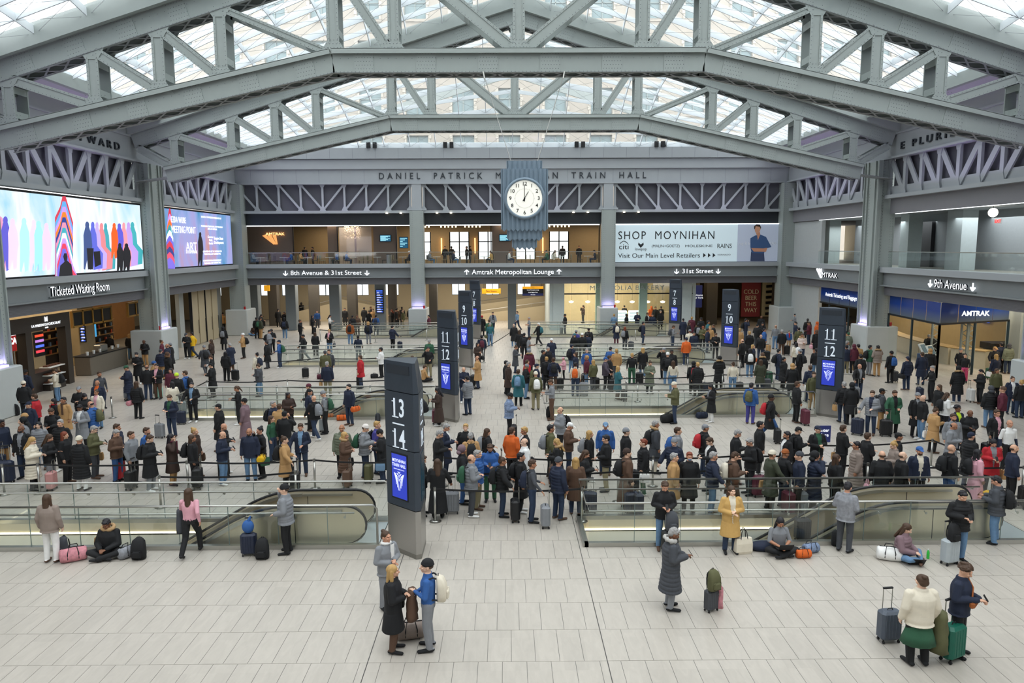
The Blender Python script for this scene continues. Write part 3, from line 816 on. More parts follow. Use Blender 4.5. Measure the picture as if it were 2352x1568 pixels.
# ================================================================ track number pillars
M_SCR = mat('blue_screen', '2f3fb4', 0.3, emit=0.55, var=0)
def pillar(num, tint, x, y, label):
    t = thing('track_pillar', label, 'sign pillar', (x, y, 0), 0, 'track number pillars')
    # plan: A front-left, B front-right, B2 chamfer, Cc rear
    A = Vector((0, 0)); Bp = Vector((.80, -.72)); B2 = Vector((.93, -.66)); Cc = Vector((.93, .32)); D = Vector((.12, .32))
    Ct = Vector((.80, .32))
    def poly(z): return [(p.x, p.y, z) for p in (A, Bp, B2, Cc, D)]
    def pz(z0, z1, m_, nm, par=t, top=None):
        m = MB(); r0 = poly(z0); r1 = poly(z1)
        if top: r1 = [(p.x, p.y, z1) for p in (A, Bp, Vector((.86, -.68)), Ct, D)]
        m.loft([r0, r1]); return m.obj(nm, m_, par)
    pz(0, .12, mat('kick_plate', '8a8882', .4, .8), 'kick_plate')
    pz(.12, 1.22, mat('pillar_steel', 'a9a7a3', .3, .85, .04, 1), 'steel_base')
    pz(1.24, 2.72, M_KIOSK, 'screen_body')
    pz(2.74, 4.16, M_KIOSK, 'number_body')
    pz(4.18, 4.93, M_KIOSK, 'cap_body', top=True)
    u = (Bp - A).normalized(); nrm = Vector((u.y, -u.x)); ang = math.atan2(u.y, u.x)
    W = (Bp - A).length
    def at(s, z, off=.006): p = A + u * s + nrm * off; return (p.x, p.y, z)
    def plate(s0, s1, z0, z1, off, m_, nm, par=t):
        m = MB(); a0 = at(s0, z0, 0); a1 = at(s1, z0, 0); b0 = at(s0, z0, off); b1 = at(s1, z0, off)
        m.add([b0, b1, (b1[0], b1[1], z1), (b0[0], b0[1], z1), a0, a1, (a1[0], a1[1], z1), (a0[0], a0[1], z1)], [(0, 1, 2, 3), (7, 6, 5, 4), (0, 4, 5, 1), (1, 5, 6, 2), (2, 6, 7, 3), (3, 7, 4, 0)])
        return m.obj(nm, m_, par)
    plate(.1, W - .12, 4.62, 4.84, .01, mat('vent_grille', '262d36', .6), 'vent')
    bz = plate(.2, W - .25, 1.42, 2.62, .012, M_BLK, 'screen_bezel')
    sc = plate(.23, W - .28, 1.46, 2.58, .018, M_SCR, 'screen')
    rot = (PI / 2, 0, ang)
    M_T = mat('pillar_lettering', 'd9e4ee', .4, emit=.35, var=0)
    mid = W / 2 - .02
    def number(s, zz, place, rt, size):
        for k, ch in enumerate(s):
            off_ = (k - (len(s) - 1) / 2) * size * .43
            d_ = text('digit', ch, size, M_T, place(off_, zz), rt, t, .006, sx=.72, bold=.006)
            if ch in '14':     # slab serif under the stem
                q = MB().box(-.26 * size, .26 * size, -.36 * size, -.325 * size, -.006, .006).obj('serif', M_T, d_)
                if ch == '4': q.location = (.13 * size, 0, 0)
                else:
                    q.location = (.06 * size, 0, 0)
                    MB().box(-.2 * size, .02 * size, .25 * size, .285 * size, -.006, .006).obj('serif', M_T, d_)
            if ch == '7': MB().box(-.29 * size, -.255 * size, .2 * size, .36 * size, -.006, .006).obj('serif', M_T, d_)
    for s, zz in ((num, 3.75), (tint, 2.98)): number(s, zz, lambda o_, z_: at(mid + o_, z_, .012), rot, .64)
    plate(mid - .22, mid + .22, 3.345, 3.375, .014, M_T, 'divider')
    M_TW = mat('screen_white', 'e6ecff', .4, emit=.8, var=0)
    cx = (.23 + W - .28) / 2
    text('screen_text', 'MOYNIHAN\nTRAIN HALL', .115, M_TW, at(cx, 2.36, .022), rot, sc, .001, bold=.001, fit=.52)
    text('screen_text', 'PENNSYLVANIA STATION', .036, M_TW, at(cx, 2.2, .022), rot, sc, .001, fit=.4)
    lg = MB()
    for k in range(3):
        for s in (-1, 1):
            pts = []
            for i in range(7):
                a = i / 6; xx = s * (.03 + k * .05 + (.02 + k * .012) * (math.sin(a * 2.6) * 1.6)); zz = 1.66 + k * .07 + a * (.42 - k * .06)
                xx = s * ((.02 + .045 * k) + a * a * (.12 - .02 * k)); 
                pts.append(at(cx + xx * (1 if a < .5 else 1), zz, .024))
            lg.tube(pts, .006, 4)
            pts = [at(cx - s * (.02 + .045 * k) + s * (i / 5) * .16, 1.9 + k * .05 + math.sin(i / 5 * PI * .5) * .14, .024) for i in range(6)]
            lg.tube(pts, .005, 4)
    lg.obj('screen_emblem', M_TW, sc)
    # numbers repeated on the aisle side
    for s, zz in ((num, 3.75), (tint, 2.98)): number(s, zz, lambda o_, z_: (.942, -.2 + o_, z_), (PI / 2, 0, PI / 2), .5)
    MB().box(.932, .945, -.42, .02, 3.345, 3.375).obj('divider', M_T, t)
    MB().box(.930, .942, -.48, .1, 1.42, 2.62).obj('side_screen', mat('teal_screen', '1d4a5e', .2, 0, .2, 2), t)
    return t
KP = [('13', '14', -3.66, 18.2), ('11', '12', -3.68, 32.6), ('9', '10', -3.7, 47.4), ('7', '8', -3.7, 62.2)]
for a, b, x, y in KP: pillar(a, b, x, y, 'slate pillar with white track numbers %s and %s, left of the middle aisle' % (a, b))
for a, b, x, y in (('11', '12', 13.5, 32.9), ('9', '10', 13.35, 47.4), ('7', '8', 13.2, 62.2)): pillar(a, b, x, y, 'slate pillar with white track numbers %s and %s, right of the middle aisle' % (a, b))

# ================================================================ belt barriers
PR = {}
def post_at(x, y, label):
    if 'post' not in PR:
        t = thing('barrier_post', label, 'barrier post', (x, y, 0), 0, 'posts of the belt barriers')
        MB().disc((0, 0), .175, 0, .012, 24).obj('base', M_STAIN, t)
        MB().disc((0, 0), .165, .012, .045, 24, .05).obj('base_cover', M_STAIN, t, smooth=True)
        MB().disc((0, 0), .034, .04, .9, 14).obj('pole', M_STAIN, t, smooth=True)
        c = MB().disc((0, 0), .04, .9, 1.0, 14).obj('belt_head', mat('head_metal', '8f8f8c', .35, .8), t)
        PR['post'] = t; index_kids(); return t
    return dup(PR['post'], (x, y, 0), 0, label=label)
M_BELT = mat('black_belt', '1a1b1e', .6)
def belt(p, q, label):
    m = MB(); a = Vector((p[0], p[1], .945)); b = Vector((q[0], q[1], .945)); n = 8; rings = []
    u_ = (b - a).normalized() * .045; a += u_; b -= u_
    d = (b - a).normalized(); s = d.cross(Vector((0, 0, 1))) * .004
    for i in range(n + 1):
        c = a.lerp(b, i / n) - Vector((0, 0, .07 * 4 * (i / n) * (1 - i / n) * min(1, (b - a).length / 4)))
        rings.append([c + s + Vector((0, 0, .028)), c - s + Vector((0, 0, .028)), c - s - Vector((0, 0, .028)), c + s - Vector((0, 0, .028))])
    m.loft(rings); o = m.obj('barrier_belt', M_BELT, None, label=label, category='barrier belt', group='belts of the barriers')
PN = 0
def barrier(pts, where, hide=()):
    """posts at the given ground points, belts between them"""
    global PN
    nn = ['first', 'second', 'third', 'fourth', 'fifth', 'sixth', 'seventh', 'eighth', 'ninth', 'tenth']
    for i, (x, y) in enumerate(pts):
        post_at(x, y, 'chrome belt post, %s from the left, %s' % (nn[i], where))
        if i: belt(pts[i - 1], (x, y), 'black belt, %s to %s post %s' % (nn[i - 1], nn[i], where))
def gp(px, py, z=0.0): p = ground(px, py, z); return (p.x, p.y)
def zp(px, py): p = ground(px, py, .96); return (p.x, p.y)
barrier([(-16.5, 22.6), gp(92, 1133), gp(433, 1127), gp(724, 1122), (-3.9, 22.7)], 'of the barrier just behind the nearest left railing')
barrier([gp(370, 1165), zp(678, 1084)], 'of the short barrier at the nearest left railing')
barrier([gp(1000, 1197), gp(1336, 1197)], 'of the barrier by the 13 and 14 pillar')
barrier([zp(1017, 1050), zp(1200, 1052), zp(1500, 1050), zp(1700, 1045), zp(1880, 1042)], 'in the middle of the near queue')
barrier([zp(1020, 1084), zp(1190, 1085), zp(1420, 1082), zp(1640, 1079)], 'at the front of the near queue')
barrier([zp(1880, 1022), zp(2142, 1010), zp(2250, 1045)], 'across the queue near the right railing end')
barrier([zp(1870, 1068), zp(1994, 1065), zp(2352, 1072)], 'just behind the nearest right railing')
barrier([zp(400, 905), zp(475, 875), zp(660, 873), zp(900, 872)], 'behind the second left railing, sloping end')
barrier([zp(636, 887), zp(850, 886), zp(1040, 884)], 'close behind the second left railing')
barrier([zp(600, 830), zp(733, 822), zp(900, 820), zp(985, 818)], 'in front of the third left railing')
barrier([zp(735, 757), zp(862, 760), zp(980, 755)], 'in front of the farthest left railing')
barrier([zp(1240, 867), zp(1440, 868), zp(1660, 860), zp(1778, 857), zp(1850, 880)], 'at the back of the second right railing')
barrier([zp(1256, 882), zp(1465, 879), zp(1640, 878)], 'close behind the second right railing')
barrier([zp(1260, 816), zp(1400, 816), zp(1580, 821), zp(1700, 828)], 'in front of the third right railing')
barrier([zp(1330, 752), zp(1460, 756), zp(1540, 760)], 'in front of the farthest right railing')
barrier([zp(1180, 757), zp(1110, 800)], 'beside the third right railing end')
barrier([(-18.7, 33.2), (-18.6, 33.25)][:1], 'standing alone by the chocolate shop')
# ================================================================ clock
def clock():
    t = thing('hanging_clock', 'big hanging clock with fluted blue-grey case and white face showing one o\'clock', 'clock', (0.2, 32.0, 0))
    M_CL = mat('clock_blue_grey', '7d8f9e', .45, .1, .05, 3)
    def flutes(x0, x1, z0, z1, d, name, zig=.1, par=t):
        n = max(4, round((x1 - x0) / .2)); m = MB(); w = (x1 - x0) / n
        for side in (-1, 1):
            for k in range(n):
                a = x0 + k * w; b = a + w; c = (a + b) / 2; y0 = side * d; y1 = side * (d + .075)
                V = [(a, y0, z0), (c, y1, z0 - zig), (b, y0, z0), (a, y0, z1), (c, y1, z1 + zig * .25), (b, y0, z1), (c, y0, z0), (c, y0, z1)]
                m.add(V, [(0, 1, 4, 3), (1, 2, 5, 4), (0, 6, 1), (6, 2, 1), (3, 4, 7), (7, 4, 5)])
        m.box(x0, x1, -d, d, z0, z1)
        m.box(x0 - .035, x0, -d - .05, d + .05, z0, z1); m.box(x1, x1 + .035, -d - .05, d + .05, z0, z1)
        return m.obj(name, M_CL, par)
    flutes(-.96, .96, 8.45, 10.95, .34, 'fluted_case')
    flutes(-.72, .72, 10.95, 11.3, .26, 'upper_case', .02)
    flutes(-.72, .72, 8.05, 8.45, .26, 'lower_case')
    flutes(-.5, .5, 7.68, 8.05, .18, 'lowest_case')
    M_F = mat('clock_face', 'eeece2', .4, emit=.45, var=0)
    Zc = 9.73
    ring = MB(); pr = []
    for r, y in ((.74, -.40), (.76, -.5), (.84, -.5), (.88, -.4)):
        pr.append([(r * math.cos(2 * PI * k / 48), y, Zc + r * math.sin(2 * PI * k / 48)) for k in range(48)])
    ring.loft(pr, cap=False); ring.obj('bezel', M_CL, t, smooth=True)
    f = MB(); f.loft([[(r * math.cos(2 * PI * k / 48), y, Zc + r * math.sin(2 * PI * k / 48)) for k in range(48)] for r, y in ((.745, -.36), (.745, -.44))]); f.obj('face', M_F, t)
    M_N = mat('clock_ink', '1b1d20', .5)
    for h in range(1, 13):
        a = PI / 2 - h * PI / 6
        text('numeral', str(h), .215, M_N, (.6 * math.cos(a), -.445, Zc + .6 * math.sin(a)), FRONT, t, .003, bold=.004)
    tk = MB()
    for k in range(60):
        a = 2 * PI * k / 60; r0, r1 = .385, .41 if k % 5 else .43
        tk.beam((r0 * math.cos(a), -.446, Zc + r0 * math.sin(a)), (r1 * math.cos(a), -.446, Zc + r1 * math.sin(a)), .007, .004, (0, 1, 0))
    tk.obj('minute_marks', M_N, t, kind='stuff')
    def hand(a, L, w, nm):
        d = Vector((math.cos(a), 0, math.sin(a))); o = Vector((0, -.46, Zc)); m = MB()
        m.beam(o - d * .12, o + d * L, w, .01, (0, 1, 0)); m.beam(o - d * .13, o + d * .02, w * 1.8, .012, (0, 1, 0)); m.obj(nm, M_N, t)
    hand(PI / 2, .58, .022, 'minute_hand'); hand(PI / 3, .33, .026, 'hour_hand')
    MB().tube([(0, -.44, Zc), (0, -.48, Zc)], .035, 12).obj('hub', M_N, t)
    for s in (-1, 1):
        m = MB(); m.tube([(s * .55, 0, 11.25), (s * 1.72, .3, 15.0)], .014, 6); m.tube([(s * 1.66, .28, 14.75), (s * 1.72, .3, 15.05)], .035, 8)
        m.obj('suspension_rod', M_STAIN, t)
clock()

# ================================================================ lettering on the beams and friezes
M_LET = mat('dark_metal_letter', '3f444a', .4, .4, 0)
def hallname():
    t = thing('raised_lettering', 'dark raised letters reading DANIEL PATRICK MOYNIHAN TRAIN HALL on the end wall frieze', 'lettering', (0, BY - .12, 13.93))
    text('letters', 'DANIEL  PATRICK  MOYNIHAN  TRAIN  HALL', .78, M_LET, (0, 0, 0), FRONT, t, .05, space=1.72, fit=on_y(1482, 410, BY).x - on_y(870, 412, BY).x)
hallname()
def sidename(s, body, y, sx_, size, label):
    t = thing('raised_lettering', label, 'lettering', (s * (HX - .12), y, 13.92))
    text('letters', body, size, M_LET, (0, 0, 0), ON_LEFT if s < 0 else ON_RIGHT, t, .08, space=1.6, bold=.004, fit=8.8 if s < 0 else 12.0)
sidename(-1, 'EVER UPWARD', 42.4, 1.0, .62, 'dark raised letters ending in UPWARD on the left wall frieze')
sidename(1, 'E PLURIBUS UNUM', 41.6, 1.0, .62, 'dark raised letters beginning E PLURIBUS on the right wall frieze')
def arrow(par, x, z, up, s=.42, m_=None):
    m = MB(); q = 1 if up else -1
    m.beam((x, 0, z - q * s * .5), (x, 0, z + q * s * .4), .075, .05, (0, 1, 0))
    for e in (-1, 1): m.beam((x + e * .2 * s / .42, 0, z + q * s * .08), (x, 0, z + q * s * .5), .075, .05, (0, 1, 0))
    return m.obj('arrow', m_ or M_SIGNW, par)
def beamsign(body, x, w, size, up, label, arrows=True, wall='back', yy=0, sx=1.0):
    if wall == 'back': t = thing('direction_sign', label, 'sign', (x, BY - .14, 5.46))
    else: t = thing('direction_sign', label, 'sign', ((-1 if wall == 'left' else 1) * (HX - .16), yy, 5.46), PI / 2 if wall == 'left' else -PI / 2)
    text('letters', body, size, M_SIGNW, (0, 0, 0), FRONT, t, .05, sx=sx, bold=0, fit=w - (1.35 if arrows else 0))
    MB().box(-w / 2, w / 2, .02, .08, -.3, -.26).obj('mounting_rail', M_STEEL_D, t)
    if arrows:
        for e in (-1, 1): arrow(t, e * (w / 2 - .2), 0, up)
p8 = on_y(750, 626, BY).x; pl = on_y(1178, 624, BY).x; p31 = on_y(1601, 621, BY).x
beamsign('8th Avenue & 31st Street', p8, 7.7, .58, False, 'lit sign reading 8th Avenue & 31st Street between two down arrows')
beamsign('Amtrak Metropolitan Lounge', pl, 8.7, .60, True, 'lit sign reading Amtrak Metropolitan Lounge between two up arrows')
beamsign('31st Street', p31, 4.15, .58, False, 'lit sign reading just 31st Street between two down arrows')
beamsign('Ticketed Waiting Room', 0, 5.7, .74, False, 'lit sign reading Ticketed Waiting Room on the left wall beam', False, 'left', on_x(180, 664, -HX).y, .98)
beamsign('9th Avenue', 0, 4.4, .68, False, 'lit sign reading 9th Avenue between down arrows on the right wall', True, 'right', on_x(2190, 651, HX).y)
def amtrak(par, x, z, s, m_):
    for k in range(3):
        m = MB(); x0 = x + k * .25 * s; xb = x + (.55 + .07 * k) * s; P = [(x0, z + .2 * s), (x0 + .17 * s, z + .26 * s), (xb + .045 * s, z - .2 * s), (xb, z - .24 * s)]
        m.prism(P[::-1], -.015, .02, 'y')
        m.obj('emblem_stripe', m_, par)
t = thing('railway_logo_sign', 'lit white AMTRAK lettering with striped emblem on the right wall beam', 'sign', (HX - .16, on_x(1900, 628, HX).y, 5.46), -PI / 2)
amtrak(t, -1.75, .05, 1.6, M_SIGNW); text('letters', 'AMTRAK', .52, M_SIGNW, (.6, 0, -.06), FRONT, t, .05, fit=3.3)

# ================================================================ big screens on the left wall
def screen_mat(name, cols, scale, emit, zs=1.0):
    m = bpy.data.materials.new(name); m.use_nodes = True; nt = m.node_tree; b = nt.nodes['Principled BSDF']
    tc = nt.nodes.new('ShaderNodeTexCoord'); mp = nt.nodes.new('ShaderNodeMapping'); mp.inputs['Scale'].default_value = (1, 1, zs)
    nt.links.new(tc.outputs['Object'], mp.inputs[0])
    n = nt.nodes.new('ShaderNodeTexNoise'); n.inputs['Scale'].default_value = scale; n.inputs['Detail'].default_value = 5; n.inputs['Distortion'].default_value = .7
    nt.links.new(mp.outputs[0], n.inputs['Vector'])
    r = nt.nodes.new('ShaderNodeValToRGB'); els = r.color_ramp.elements
    for i, (p, c) in enumerate(cols):
        e = els[i] if i < 2 else els.new(p)
        e.position = p; e.color = rgb(c)
    nt.links.new(n.outputs['Fac'], r.inputs[0]); nt.links.new(r.outputs[0], b.inputs['Emission Color'])
    b.inputs['Base Color'].default_value = (0.02, 0.02, 0.02, 1); b.inputs['Emission Strength'].default_value = emit; b.inputs['Roughness'].default_value = .4
    MATS[name] = m; return m
M_S1 = screen_mat('pale_painted_screen', [(.3, '9fd8ee'), (.72, 'f0c8d8'), (.44, 'd8eef8'), (.52, 'f4f8fd'), (.62, 'e6ecfb')], .55, 1.1, .4)
M_S2 = screen_mat('blue_painted_screen', [(.3, '4f9ccf'), (.72, 'd99a90'), (.42, '86a9e0'), (.52, 'a3b4ee'), (.62, 'b3a9e2')], .5, .95, .4)
def em(c): return mat('screen_colour_' + c, c, .5, emit=.85, var=0)
XL = -24.52
def lpt(px, py, off=0.0): p = on_x(px, py, XL + off); return (XL + off, p.y, p.z)
def flat(par, pts, c, off, name='painted_shape'):
    m = MB(); n = len(pts); P = [lpt(x, y, off) for x, y in pts]
    area_ = sum((P[i][1] * P[(i + 1) % n][2] - P[(i + 1) % n][1] * P[i][2]) for i in range(n))
    m.add(P, [tuple(range(n)) if area_ > 0 else tuple(range(n - 1, -1, -1))]); return m.obj(name, em(c), par)
def figure(par, cx, top, bot, w, c, off, lean=0, case=0):
    h = bot - top; pts = []
    for k in range(9):
        a = PI * 1.15 - k * PI * 1.3 / 8
        pts.append((cx + w * .24 * math.cos(a), top + h * .07 - h * .075 * math.sin(a)))
    pts += [(cx + w * .5, top + h * .26), (cx + w * .62, top + h * .5), (cx + w * .5 + case, top + h * .66), (cx + w * .42 + case, top + h * .96), (cx + w * .1, bot), (cx, top + h * .8), (cx - w * .25, bot), (cx - w * .42, bot - 2), (cx - w * .4, top + h * .55), (cx - w * .45, top + h * .28)]
    flat(par, pts, c, off, 'painted_figure')
def screens():
    for k, (y0, y1, m_, lab, slope) in enumerate(((34.3, 49.1, M_S1, 'bright LED wall showing painted figures and a tall peaked column, nearer left bay', 0), (50.9, 65.0, M_S2, 'LED wall with credits and two peaked columns in the farther left bay', 0))):
        t = thing('led_wall', lab, 'screen', (0, 0, 0))
        B(-24.95, XL - .02, y0, y1, 6.28, 10.62).obj('screen_case', M_BLK, t)
        B(XL - .03, XL, y0 + .1, y1 - .1, 6.36, 10.5).obj('screen_face', m_, t)
        if k == 0: one = t
        else: two = t
    o = .01
    z = 3.897
    def q(x, y): return (x / z, 430 + y / z)
    for (x, tp, bt, w, c, cs) in ((-2, 262, 770, 120, 'd98fb2', 0), (48, 262, 752, 90, '5b57c0', 0), (112, 280, 740, 90, 'e3c6e6', 0), (215, 275, 760, 90, 'a8e0ee', 0), (300, 290, 755, 80, 'ecc9dc', 0), (345, 300, 750, 90, '9bd9e8', 0), (415, 320, 748, 80, 'e5c2ea', 0),
                               (1185, 312, 700, 70, '3fa0a8', 60), (1150, 314, 712, 66, 'b493dd', 55), (1108, 316, 720, 60, 'e28f9a', 40), (945, 322, 745, 60, '3f9aa6', 60), (908, 320, 745, 66, 'd77f86', 70), (868, 314, 742, 60, 'b79fe6', 60), (830, 310, 740, 66, '5a62c8', 60), (1068, 324, 640, 66, '5a55c6', 0), (1022, 320, 640, 60, 'ff5a1e', 0)):
        figure(one, x / z, 430 + tp / z, 430 + bt / z, w / z, c, o, 0, cs / z); o += .0015
    figure(one, 780 / z, 430 + 308 / z, 430 + 738 / z, 74 / z, '3c4f80', o)
    flat(one, [q(776, 545), (q(838, 545)), q(832, 735), q(790, 735)], '1c1c22', o + .002)
    flat(one, [q(838, 575), q(895, 570), q(905, 690), q(850, 715)], '17171b', o + .002, 'painted_suitcase')
    figure(one, 1072 / z, 430 + 500 / z, 430 + 762 / z, 60 / z, '1a1a20', o + .004); figure(one, 1132 / z, 430 + 502 / z, 430 + 758 / z, 66 / z, '1a1a20', o + .004)
    # nested peaks
    cols = ['c83a4e', '5aa0d8', 'b78fe0', 'ff7a2a', '2c3f8c', 'd98aa6', '3fa0b0', 'f4f4fa', 'b98fe6', 'd8405a', '6a66cc', 'ff7a2a', '4a9ad0', 'c990d8', '3d9aa0', '8f82dc']
    x0, x1 = 492, 655
    for k in range(11):
        tp = 80 + k * 47; hw = 81 - k * 1.5
        L, Rr = 573 - hw + k * .6, 573 + hw + k * 1.2
        base = 795
        flat(one, [q(573 - 14, tp), q(573 + 14, tp), q(573 + 40, tp + 90), q(Rr, min(base, tp + 235)), q(Rr + (40 if k > 7 else 0), base), q(L, base), q(L, min(base, tp + 190)), q(573 - 34, tp + 90)], cols[k], o + .004 + k * .0012)
    figure(one, 585 / z, 430 + 588 / z, 430 + 1000 / z, 125 / z, '26262c', o + .03) if False else None
    flat(one, [q(566, 620), q(575, 590), q(596, 590), q(604, 620), q(600, 655), q(640, 690), q(652, 792), q(528, 797), q(540, 700), q(578, 665)], '1e1e24', o + .026, 'painted_figure')
    # second screen
    z2 = 3.919
    def r(x, y): return (250 + x / z2, 380 + y / z2)
    def peak(cx, tp, bt, w, off):
        cc = ['c83040', 'b78fe0', 'ff6a2a', '2f8f96', 'f2f2f8', '6a66cc', 'c83a4e', '3a3f80', 'd8506a', '7a6ad0']
        for k in range(10):
            t0 = tp + (bt - tp) * k / 11; hw = w * (.35 + .65 * k / 9)
            flat(two, [r(cx - 4, t0), r(cx + 4, t0), r(cx + hw * .6, t0 + 26), r(cx + hw, min(bt, t0 + 70)), r(cx + hw, bt), r(cx - hw, bt), r(cx - hw, min(bt, t0 + 70)), r(cx - hw * .6, t0 + 26)], cc[k], off + k * .001)
    peak(548, 385, 928, 48, .01); peak(470, 565, 935, 38, .022)
    figure(two, (250 + 822 / z2), 380 + 600 / z2, 380 + 912 / z2, 46 / z2, '1c1c24', .035)
    def tx(body, px, py, size, par=two, **k):
        k['bold'] = 0
        p = lpt(px, py, .045); text('screen_text', body, size, mat('screen_text_white', 'f6f8ff', .4, emit=1.2, var=0), p, ON_LEFT, par, .004, **k)
    tx('ARTIST', *r(612, 490), .72, sx=.9, bold=.02) if False else tx('EZRA WUBE', *r(628, 492), .62, fit=2.4)
    tx('MEETING POINT', *r(677, 582), .72, fit=4.1)
    tx('ART', *r(745, 735), .95, fit=1.95); tx('AT AMTRAK', *r(747, 780), .3, fit=2.0)
    tx('DIGITAL COMMISSION PRESENTED BY', *r(925, 470), .2, sx=1.2)
    tx('MOYNIHAN TRAIN HALL ART PROGRAM\nARTS AT AMTRAK', *r(932, 562), .2, sx=1.2)
    tx('Governor\nKathy\nHochul', *r(918, 672), .26, sx=1.1); tx('Empire State\nDevelopment', *r(990, 675), .34, sx=1.1)
    tx('CURATED BY ART AT AMTRAK FOR\nTRAIN HALL ART CONSULTING', *r(935, 785), .2, sx=1.2)
    tx('COMMISSIONED & PRODUCED BY\nTRAIN HALL ART CONSULTING', *r(935, 866), .2, sx=1.2)
screens()

# ================================================================ concourse behind the end wall, ground level
cw = struct('wall_concourse')
M_BEI = mat('beige_stone_wall', 'b7a98c', .7, 0, .06, 1)
M_BRN = mat('brown_wall_panel', '8a786b', .7, 0, .05, 2)
wx = [-24.3, -20.3, -14.2, -8.2, -6, -1.9, 1.8]
def wallholes(par, y, th, xa, xb, z0, z1, hx, hw, h0, h1, m_, nm):
    m = MB(); m.box(xa, xb, y, y + th, z0, h0); m.box(xa, xb, y, y + th, h1, z1); e = xa
    for x in hx: m.box(e, x - hw, y, y + th, h0, h1); e = x + hw
    m.box(e, xb, y, y + th, h0, h1); m.obj(nm, m_, par)
HXS = [on_y(v, 660, 80).x for v in (492, 598, 662, 747, 831, 900, 1053, 1131, 1204)]
wallholes(cw, 80, .4, -38, 12, 0, 5.1, HXS, .72, 2.55, 5.0, M_BEI, 'stone_wall')
M_DAY = mat('daylit_frosted_pane', 'e9f1f4', .4, emit=1.3, var=0)  # window panes glow by themselves in place of daylight from outside
for x in HXS:
    w = B(x - .75, x + .75, 80.12, 80.2, 2.5, 2.6).obj('window_frame', M_BLK, cw)
    for d in (-.72, 0, .72): B(x + d - .03, x + d + .03, 80.1, 80.2, 2.55, 5.0).obj('window_bar', M_BLK, cw)
    B(x - .72, x + .72, 80.25, 80.3, 2.55, 5.0).obj('window_pane', M_DAY, cw)
MB().box(12, 38, 80, 80.4, 0, 5.1).obj('dark_wall', mat('olive_shadow_wall', '5a5138', .8), cw)  # wall in one dark olive colour
for (x0, z0, x1, z1, y) in ((-25, .5, -19, 1.9, 77.5), (-12, 1.0, -19, 2.4, 78.6), (-4.5, .55, 4.2, 1.7, 77.2), (-4.5, 1.5, 4.2, 2.6, 78.4)):
    m = MB(); m.add([(x0, y, 0), (x1, y, 0), (x1, y, z1), (x0, y, z0), (x0, y + .3, 0), (x1, y + .3, 0), (x1, y + .3, z1), (x0, y + .3, z0)], [(0, 1, 2, 3), (7, 6, 5, 4), (0, 4, 5, 1), (1, 5, 6, 2), (2, 6, 7, 3), (3, 7, 4, 0)])
    m.obj('ramp_parapet', M_BEI, cw)
    MB().tube([(x0, y + .1, z0 + .35), (x1, y + .1, z1 + .35)], .03, 6).obj('ramp_rail', M_STAIN, cw)
    for k in range(5):
        a = k / 4; xx = x0 + (x1 - x0) * a; zz = z0 + (z1 - z0) * a
        MB().tube([(xx, y + .1, zz), (xx, y + .1, zz + .35)], .015, 6).obj('rail_post', M_STAIN, cw)
M_COLB = mat('blue_grey_column', '7c8488', .6); M_COLD = mat('bronze_column', '4b463f', .6)
for px, y, w, m_ in ((585, 69.5, .95, M_COLB), (630, 73.5, .9, M_COLD), (671, 69.5, .95, M_COLB), (722, 73.5, .9, M_COLD), (771, 69.5, .95, M_COLB), (810, 73.5, .9, M_COLD), (874, 69.5, .9, M_COLB), (902, 73.5, .8, M_COLD), (996, 71.5, .8, M_COLD), (1176, 69.5, .8, M_COLB), (1095, 71, .45, M_BLK)):
    p = on_y(px, 700, y); MB().rbox(p.x - w / 2, p.x + w / 2, y - w / 2, y + w / 2, 0, 5.1, .03).obj('concourse_column', m_, cw)
M_SCRB = mat('departure_blue', '3a62d6', .4, emit=1.0, var=0)
def board(px0, px1, py0, py1, y, label, rows=9):
    a = on_y(px0, py0, y); b = on_y(px1, py1, y)
    t = thing('departure_board', label, 'screen', (0, 0, 0))
    B(a.x, b.x, y, y + .08, b.z, a.z).obj('case', M_BLK, t)
    h = (a.z - b.z) / (rows + 1)
    B(a.x + .05, b.x - .05, y - .01, y, a.z - h * .9, a.z - .05).obj('board_header', M_SCRB, t)
    for k in range(rows):
        z = a.z - h * (k + 1)
        B(a.x + .05, b.x - .05, y - .01, y, z - h * .62, z - .04).obj('board_row', M_SCRB, t)
        m = MB()
        for q in range(3): m.box(a.x + .1, a.x + .1 + (b.x - a.x) * (.3 + .15 * ((k * 7 + q * 3) % 3)), y - .014, y - .01, z - h * (.16 + q * .18), z - h * (.08 + q * .18))
        m.obj('board_text', M_SIGNW, t, kind='stuff')
board(863, 881, 665, 719, 68.9, 'tall blue departure board on the column left of the middle bay')
# overhead wayfinding signs
M_YEL = mat('wayfinding_yellow', 'f0a81e', .5, emit=.5, var=0)
def hang(px0, px1, py0, py1, y, label, lines):
    a = on_y(px0, py0, y); b = on_y(px1, py1, y); t = thing('hanging_sign', label, 'sign', (0, 0, 0))
    h = (a.z - b.z) / len(lines)
    for i, (c, s, tc) in enumerate(lines):
        B(a.x, b.x, y, y + .15, a.z - h * (i + 1), a.z - h * i).obj('sign_panel', c, t)
        if s: text('letters', s, h * .55, tc, ((a.x + b.x) / 2, y - .01, a.z - h * (i + .5)), FRONT, t, .003, sx=.8)
    for x in (a.x + .2, b.x - .2): MB().tube([(x, y + .07, a.z), (x, y + .07, 5.1)], .02, 6).obj('hanger', M_BLK, t)
M_INK = mat('black_ink', '1a1712', .6); M_NAVY = mat('navy_sign', '232a5e', .5, emit=.3, var=0); M_BLKS = mat('black_sign', '17181c', .4)
hang(1107, 1150, 663, 674, 71, 'small yellow hanging wayfinding sign in the middle bay', [(M_YEL, 'Penn Station', M_INK)])
